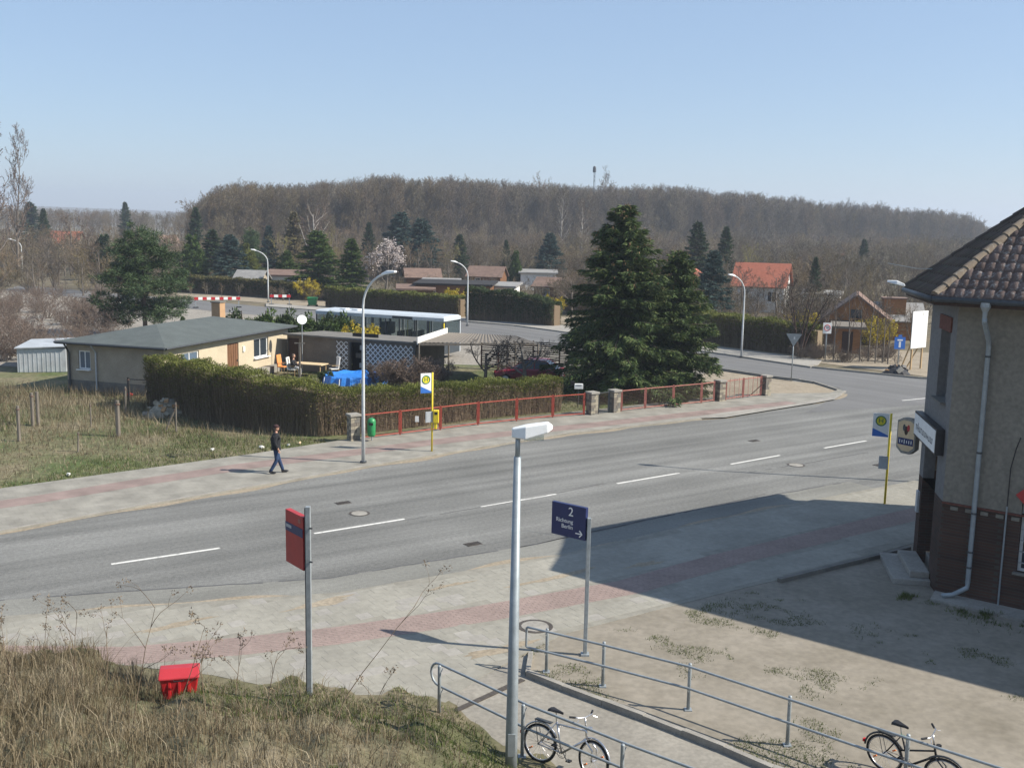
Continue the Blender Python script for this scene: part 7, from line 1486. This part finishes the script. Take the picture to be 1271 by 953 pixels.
# ---- masses: wood on the ridge, garden thicket, brush (instances on points, one object each)
def instance_stuff(name, pts, rotz, scl, tpls, mats, label):
    me = bpy.data.meshes.new(name); me.from_pydata([tuple(p) for p in pts], [], []); o = bpy.data.objects.new(name, me); COL.objects.link(o)
    for nm, vals, ty in (('rz',rotz,'FLOAT'),('sc',scl,'FLOAT'),('ix',rng.integers(0,len(tpls),len(pts)),'INT')):
        a = me.attributes.new(nm, ty, 'POINT'); a.data.foreach_set('value', np.asarray(vals, np.int32 if ty == 'INT' else np.float32))
    g = bpy.data.node_groups.new(name, 'GeometryNodeTree'); g.interface.new_socket('Geometry', in_out='INPUT', socket_type='NodeSocketGeometry'); g.interface.new_socket('Geometry', in_out='OUTPUT', socket_type='NodeSocketGeometry')
    N = g.nodes.new; L = g.links.new; gi, go = N('NodeGroupInput'), N('NodeGroupOutput'); g2i = N('GeometryNodeGeometryToInstance')
    for tp in reversed(tpls):
        T = TB[tp]; me2 = bpy.data.meshes.new(name+'_tpl'); bm = bmesh.new(); bm.from_mesh(T['trunk']); k0 = len(bm.faces); bm.from_mesh(T['crown']); bm.faces.ensure_lookup_table()
        for f in bm.faces[k0:]: f.material_index = 1
        bm.to_mesh(me2); bm.free(); me2.materials.append(MATS[mats[0]]); me2.materials.append(MATS[mats[1]])
        so_ = bpy.data.objects.new(name+'_tpl', me2); so_.scale = (1/T['H'],)*3; oi = N('GeometryNodeObjectInfo'); oi.inputs['Object'].default_value = so_
        tr_ = N('GeometryNodeTransform'); tr_.inputs['Scale'].default_value = (1/T['H'],)*3; L(oi.outputs['Geometry'], tr_.inputs['Geometry']); L(tr_.outputs[0], g2i.inputs[0])
    iop = N('GeometryNodeInstanceOnPoints'); iop.inputs['Pick Instance'].default_value = True
    def attr(nm, ty): n = N('GeometryNodeInputNamedAttribute'); n.data_type = ty; n.inputs['Name'].default_value = nm; return n.outputs['Attribute']
    cx = N('ShaderNodeCombineXYZ'); L(attr('rz','FLOAT'), cx.inputs[2]); L(gi.outputs[0], iop.inputs['Points']); L(g2i.outputs[0], iop.inputs['Instance']); L(attr('ix','INT'), iop.inputs['Instance Index']); L(cx.outputs[0], iop.inputs['Rotation']); L(attr('sc','FLOAT'), iop.inputs['Scale']); L(iop.outputs[0], go.inputs[0])
    md = o.modifiers.new('scatter', 'NODES'); md.node_group = g; return tag(o, label, 'trees' if 'wood' in name else 'bushes', kind='stuff')
SX = [225,240,262,280,400,470,560,640,700,800,900,960,1050,1150,1200,1217,1235]; SY = [264,256,240,231,226,219,223,228,230,233,237,243,251,259,266,274,283]
pts = []; sc = []
for k in range(2100):
    px = rng.uniform(236, 1222); dpt = 110*rng.random()**1.3; Y = np.interp(px, FX, FY)+dpt; x = PX(px,300,Y)[0]; z = float(hill(x, Y))-.1; H = top_z(px, np.interp(px, SX, SY)+3.5*(vnoise(np.array(px*.045),np.array(3.3))-.5)*2+rng.normal()*2.4+abs(rng.normal())*3.0, Y)-z
    pts.append((x,Y,z)); sc.append(max(6, H))
for k in range(1100):
    px = rng.uniform(258,1224); Y = np.interp(px, FX, FY)+rng.uniform(-8,70); x = PX(px,300,Y)[0]; pts.append((x,Y,float(hill(x,Y))-.1)); sc.append(rng.uniform(5,10))
instance_stuff('ridge_wood', pts, rng.uniform(0,6.28,len(pts)), sc, ['tall0','tall1','tall2'], ('bark','twig_forest'), 'brown leafless wood covering the whole ridge')
pts = []; sc = []
for k in range(2600):
    Y = rng.uniform(118, 345); px = rng.uniform(-60, 1240)
    if Y > np.interp(px, FX, FY)-6: continue
    x = PX(px,300,Y)[0]; H = rng.uniform(3.2,6.2)*(1+.45*(Y-118)/150) if rng.random() < .65 else rng.uniform(1.5,3)
    if Y < 152 and 205 < px < 725: H = min(H, rng.uniform(1.6,3.0) if px > 480 else rng.uniform(1.2,2.4))
    pts.append((x,Y,float(hill(x,Y))-.05)); sc.append(H)
for k in range(160):
    px = rng.uniform(905,1150); Y = rng.uniform(84,125); x = PX(px,300,Y)[0]; pts.append((x,Y,-.05)); sc.append(rng.uniform(1.5,4.2))
for k in range(170):
    px = rng.uniform(700,905); Y = rng.uniform(108,130); x = PX(px,300,Y)[0]; pts.append((x,Y,-.05)); sc.append(rng.uniform(2,5))
instance_stuff('garden_thicket', pts, rng.uniform(0,6.28,len(pts)), sc, ['round0','round1','round2','bush0','bush1','multi1'], ('bark_grey','twig_thicket'), 'mass of bare garden trees and bushes below the wood')
pts = []; sc = []
for k in range(95):
    Y = rng.uniform(64,118); px = rng.uniform(-80,135)*(1 if Y > 75 else .75); x = PX(px,300,Y)[0]; pts.append((x,Y,-.05)); sc.append(rng.uniform(1.1,2.9) if Y < 95 else rng.uniform(.8,1.9))
instance_stuff('brush', pts, rng.uniform(0,6.28,len(pts)), sc, ['bush0','bush1','bush2'], ('bark_grey','twig_red'), 'brown leafless brush behind the metal shed')
pts = []; sc = []
for k in range(46): px = rng.uniform(1000,1125); Y = rng.uniform(73.5,79); x = PX(px,300,Y)[0]; pts.append((x,Y,-.03)); sc.append(rng.uniform(.5,1.3))
instance_stuff('roadside_brush', pts, rng.uniform(0,6.28,len(pts)), sc, ['bush0','bush1'], ('bark_grey','twig'), 'low tangle of brown brush along the side road')
# far hazy tree line on the horizon
pts = []; sc = []
for k in range(420): px = rng.uniform(-80,262); Y = rng.uniform(330,900); x = PX(px,262,Y)[0]; pts.append((x,Y,float(hill(x,Y))-.1)); sc.append(rng.uniform(7,11)+Y*.003)
for k in range(260): px = rng.uniform(1205,1420); Y = rng.uniform(470,900); x = PX(px,280,Y)[0]; pts.append((x,Y,float(hill(x,Y))-.1)); sc.append(rng.uniform(8,12))
instance_stuff('distant_wood', pts, rng.uniform(0,6.28,len(pts)), sc, ['round0','round1','tall1'], ('bark_grey','twig_forest'), 'distant grey line of trees on the horizon')
# ---- grass
def blades(N, sample, hfun, lean=.5, w=.012, name='dry_grass', m='dry_grass', label='', tri=False):
    p = sample(N); n = len(p); h = hfun(p); a = rng.uniform(0,6.28,n); l = rng.random(n)*lean; d = np.stack([np.cos(a)*l, np.sin(a)*l, np.ones(n)],1); s = np.stack([-np.sin(a+rng.normal(size=n)), np.cos(a+rng.normal(size=n)), np.zeros(n)],1); ww = (w*rng.uniform(.6,1.4,n))[:,None]
    if tri: V = np.stack([p-s*ww, p+s*ww, p+d*h[:,None]],1).reshape(-1,3); F = np.arange(3*n).reshape(n,3)
    else:
        mid = p+d*h[:,None]*.55*np.array([.6,.6,1]); tip = p+d*h[:,None]*np.array([1.5,1.5,.92]); V = np.stack([p-s*ww,p+s*ww,mid+s*ww*.7,mid-s*ww*.7,tip],1).reshape(-1,3); b = (np.arange(n)*5)[:,None]; F = np.concatenate([b+np.array([[0,1,2]]), b+np.array([[0,2,3]]), b+np.array([[3,2,4]])])
    return tag(mesh_obj(name, np_mesh(name, V, F), m), label, 'grass', kind='stuff')
def emb_sample(mode):
    def f(N):
        x = rng.uniform(-15,4.5,N); y = rng.uniform(4,21.5,N); d = np.interp(x, TX, TY)-y; ok = (emb(x,y) > PZ+.001+.012*rng.random(N)*pn(x*3.3,y*3.3))&(np.abs(x) < .62*y+1.5)&(d < 14)
        g = pn(x,y,.8)+np.clip((x+5)/6,-.25,.55)-.12*np.clip(d-1.5,0,3); ok &= (g > .55) if mode else (rng.random(N) > np.clip(g-.30,0,.9)); x, y = x[ok], y[ok]; return np.stack([x,y,emb(x,y)-.02],1)
    return f
blades(125000, emb_sample(False), lambda p: (.12+.42*rng.random(len(p))**2.4)*np.clip(1.15-.13*np.clip(p[:,0]+7,0,9),.2,1.2)*np.where((np.abs(p[:,0]+5.7) < .9)&(p[:,1] > 15.6), .55, 1.0), .75, .006, 'dry_grass', 'dry_grass', 'tall straw coloured grass on the near embankment')
blades(190000, emb_sample(True), lambda p: .035+.10*rng.random(len(p))**1.3, .8, .007, 'green_grass', 'green_grass', 'short green grass at the foot of the embankment')
plot = [(-48,26),(-34,18.5),(-17.5,34.4),(-10.7,40.2),(-7.6,43.2),(-12.2,46.3),(-18,53.2),(-26,55.5),(-45,62)]
def plot_sample(mode):
    def f(N):
        x = rng.uniform(-40,-7,N); y = rng.uniform(24,60,N); ok = np.array([inside(plot, a, b) for a, b in zip(x, y)])&(x > -.56*y-2); g = pn(x,y,.45)+.55*np.clip(1-np.abs((y-34.4)-(x+17.5)*.86)/5,0,1)-.2
        ok &= (g > .48+.2*rng.random(N)) if mode else (g < .75+.3*rng.random(N)); return np.stack([x[ok],y[ok],np.full(ok.sum(),-.03)],1)
    return f
blades(100000, plot_sample(False), lambda p: (.08+.22*rng.random(len(p))**2)*(.7+2.0*np.clip((p[:,1]-39)/13,0,1)), .9, .011, 'dry_grass', 'dry_grass', 'faded dry grass over the vacant plot at left', True)
blades(130000, plot_sample(True), lambda p: .07+.11*rng.random(len(p)), .9, .013, 'green_grass', 'green_grass', 'fresh green grass along the far pavement edge', True)
def yard_sample(N):
    x = rng.uniform(0,14,N); y = rng.uniform(10,27,N); e = np.interp(x, [e_[0] for e_ in e0], [e_[1] for e_ in e0]); d = y-e; g = pn(x,y,2.0); ok = ((d > .08)&(d < 1.7)&(g > .20+.24*d+.34*rng.random(N)))|((d > 0)&(g > .80+.3*rng.random(N))&(np.array([inside(yard, a, b) for a, b in zip(x, y)]))); ok &= np.array([inside(yard, a, b) for a, b in zip(x, y)]); return np.stack([x[ok],y[ok],np.full(ok.sum(),PZ-.015)],1)
blades(330000, yard_sample, lambda p: .015+.05*rng.random(len(p))**1.5, 1.4, .007, 'yard_grass', 'green_grass', 'sparse worn grass along the yard side of the path', True)
def wall_sample(N):
    s = rng.uniform(-.6,9,N); d = .62+np.abs(rng.normal(size=N))*.35; x = A.x+CU.x*s+nG.x*d; y = A.y+CU.y*s+nG.y*d; ok = pn(x*3,y*3) > .55; return np.stack([x[ok],y[ok],np.full(ok.sum(),PZ-.015)],1)
blades(9000, wall_sample, lambda p: .05+.1*rng.random(len(p)), 1.0, .009, 'wall_grass', 'green_grass', 'weedy grass at the foot of the corner building', True)
def lawn_sample(N):
    x = rng.uniform(-16,12,N); y = rng.uniform(46,68,N); gpoly = [(-13,47.6),(-7,45),(2,51.3),(11,57),(9,62),(3,66),(-5,61),(-13,63.6),(-17,54)]; ok = np.array([inside(gpoly, a, b) for a, b in zip(x, y)]); return np.stack([x[ok],y[ok],np.full(ok.sum(),-.025)],1)
blades(50000, lawn_sample, lambda p: .05+.08*rng.random(len(p)), .9, .014, 'garden_lawn', 'green_grass', 'green lawn inside the fenced garden', True)
# dead weeds in front: each stalk stands on the embankment
def weed(px, py, Y, H, lean, label, seed, heads=True):
    p = PX(px, py, Y); x = p[0]; z = float(emb(np.array(x), np.array(Y))); r_ = np.random.default_rng(seed); t = thing('dead_weed', label, 'weed', (x,Y,z-.05)); segs = ([],[],[],[]); hd = []
    def stalk(p, d, L, r, lv):
        n = 6
        for i in range(n):
            d = d+r_.normal(size=3)*.07*(1+lv); d /= np.linalg.norm(d); q = p+d*L/n; segs[0].append(p); segs[1].append(q); segs[2].append(r*(1-i/n*.7)); segs[3].append(r*(1-(i+1)/n*.7)); p = q
            if lv < 2 and i > 1 and r_.random() < (.8 if lv == 0 else .5): s = r_.normal(size=3); s[2] = abs(s[2])*.5; nd = d*.75+s*.45; stalk(p, nd/np.linalg.norm(nd), L*(.42 if lv == 0 else .35), r*.55, lv+1)
        if lv and heads: hd.append(p)
    d = np.array([lean[0],lean[1],1.]); stalk(np.zeros(3), d/np.linalg.norm(d), H, .011, 0)
    mesh_obj('stalk', np_mesh('stalk', *tubes_np(*[np.array(s) for s in segs], 5)), 'weed', t)
    if hd: q = np.repeat(np.array(hd), 14, 0); q = q+r_.normal(size=q.shape)*.03; tag(mesh_obj('seed_heads', np_mesh('sh', *tri_leaves(q, .04, .02)), 'weed', t), kind='stuff')
for k, (px, py, Y, H, ln, lb) in enumerate(((165,930,15.2,2.0,(.22,.1),'tall branched dead weed leaning right at lower left'),(95,940,15.0,1.6,(.05,.05),'upright dead weed near the lower left corner'),(210,945,14.9,1.7,(.3,.2),'dead weed arching toward the red bin'),(30,935,15.4,1.3,(-.1,.0),'dead weed at the far lower left edge'),(405,925,15.6,2.35,(.42,.15),'long bare stalk slanting up right of the red sign post'),(330,900,17.6,1.2,(.15,.1),'thin dead weed left of the red sign post'),(292,862,19.0,1.0,(.02,.0),'slim upright weed just right of the red bin'),(455,940,15.2,1.1,(.1,.05),'low dead weed right of the red sign post base'),(255,935,15.4,1.2,(-.15,.05),'dead weed below the red bin'),(130,880,17.6,1.3,(.1,.0),'dark seed-headed weed above the grass at left'),(60,870,18.2,1.2,(-.05,.0),'dark seed-headed weed at the left grass crest'))): weed(px, py, Y, H, ln, lb, 100+k)
r_ = np.random.default_rng(77); sg_ = ([],[],[],[])                 # thin dead stalks, too many to tell apart
for k in range(150):
    x = r_.uniform(-10.5,.2); y = np.interp(x, TX, TY)-r_.random()**.8*6.5
    if abs(x) > .56*y or (abs(x+5.7) < .8 and y > 15.5): continue
    p = np.array([x, y, float(emb(np.array(x), np.array(y)))-.03]); H = r_.uniform(.35,.95)*(1.15 if x < -4 else .7); d = np.array([r_.normal()*.3+.1, r_.normal()*.25, 1.]); d /= np.linalg.norm(d); n = 5
    for i in range(n):
        d = d+r_.normal(size=3)*.09; d /= np.linalg.norm(d); q = p+d*H/n; sg_[0].append(p); sg_[1].append(q); sg_[2].append(.0055*(1-i/n*.7)); sg_[3].append(.0055*(1-(i+1)/n*.7)); 
        if i > 1 and r_.random() < .6: dd = d+r_.normal(size=3)*.5; dd /= np.linalg.norm(dd); sg_[0].append(q); sg_[1].append(q+dd*H*r_.uniform(.12,.3)); sg_[2].append(.003); sg_[3].append(.0012)
        p = q
tag(mesh_obj('dead_stalks', np_mesh('dead_stalks', *tubes_np(*[np.array(s) for s in sg_], 4)), 'weed'), 'thin dead stalks scattered through the embankment grass', 'weeds', kind='stuff')
# ================================================================ HAZE
b = MB(); b.box(-3150,3150,-500,3150,-1.3,75); hzo = b.build('haze', 'black'); hzo.data.materials.clear(); m = bpy.data.materials.new('haze'); m.use_nodes = True; t_ = m.node_tree
t_.nodes.remove(t_.nodes['Principled BSDF']); vol = t_.nodes.new('ShaderNodeVolumePrincipled'); vol.inputs['Color'].default_value = (.78,.87,1.0,1); vol.inputs['Density'].default_value = .00045; vol.inputs['Anisotropy'].default_value = .2; t_.links.new(vol.outputs[0], t_.nodes['Material Output'].inputs['Volume'])
hzo.data.materials.append(m); tag(hzo, 'pale spring haze over the whole place', 'haze', kind='stuff')
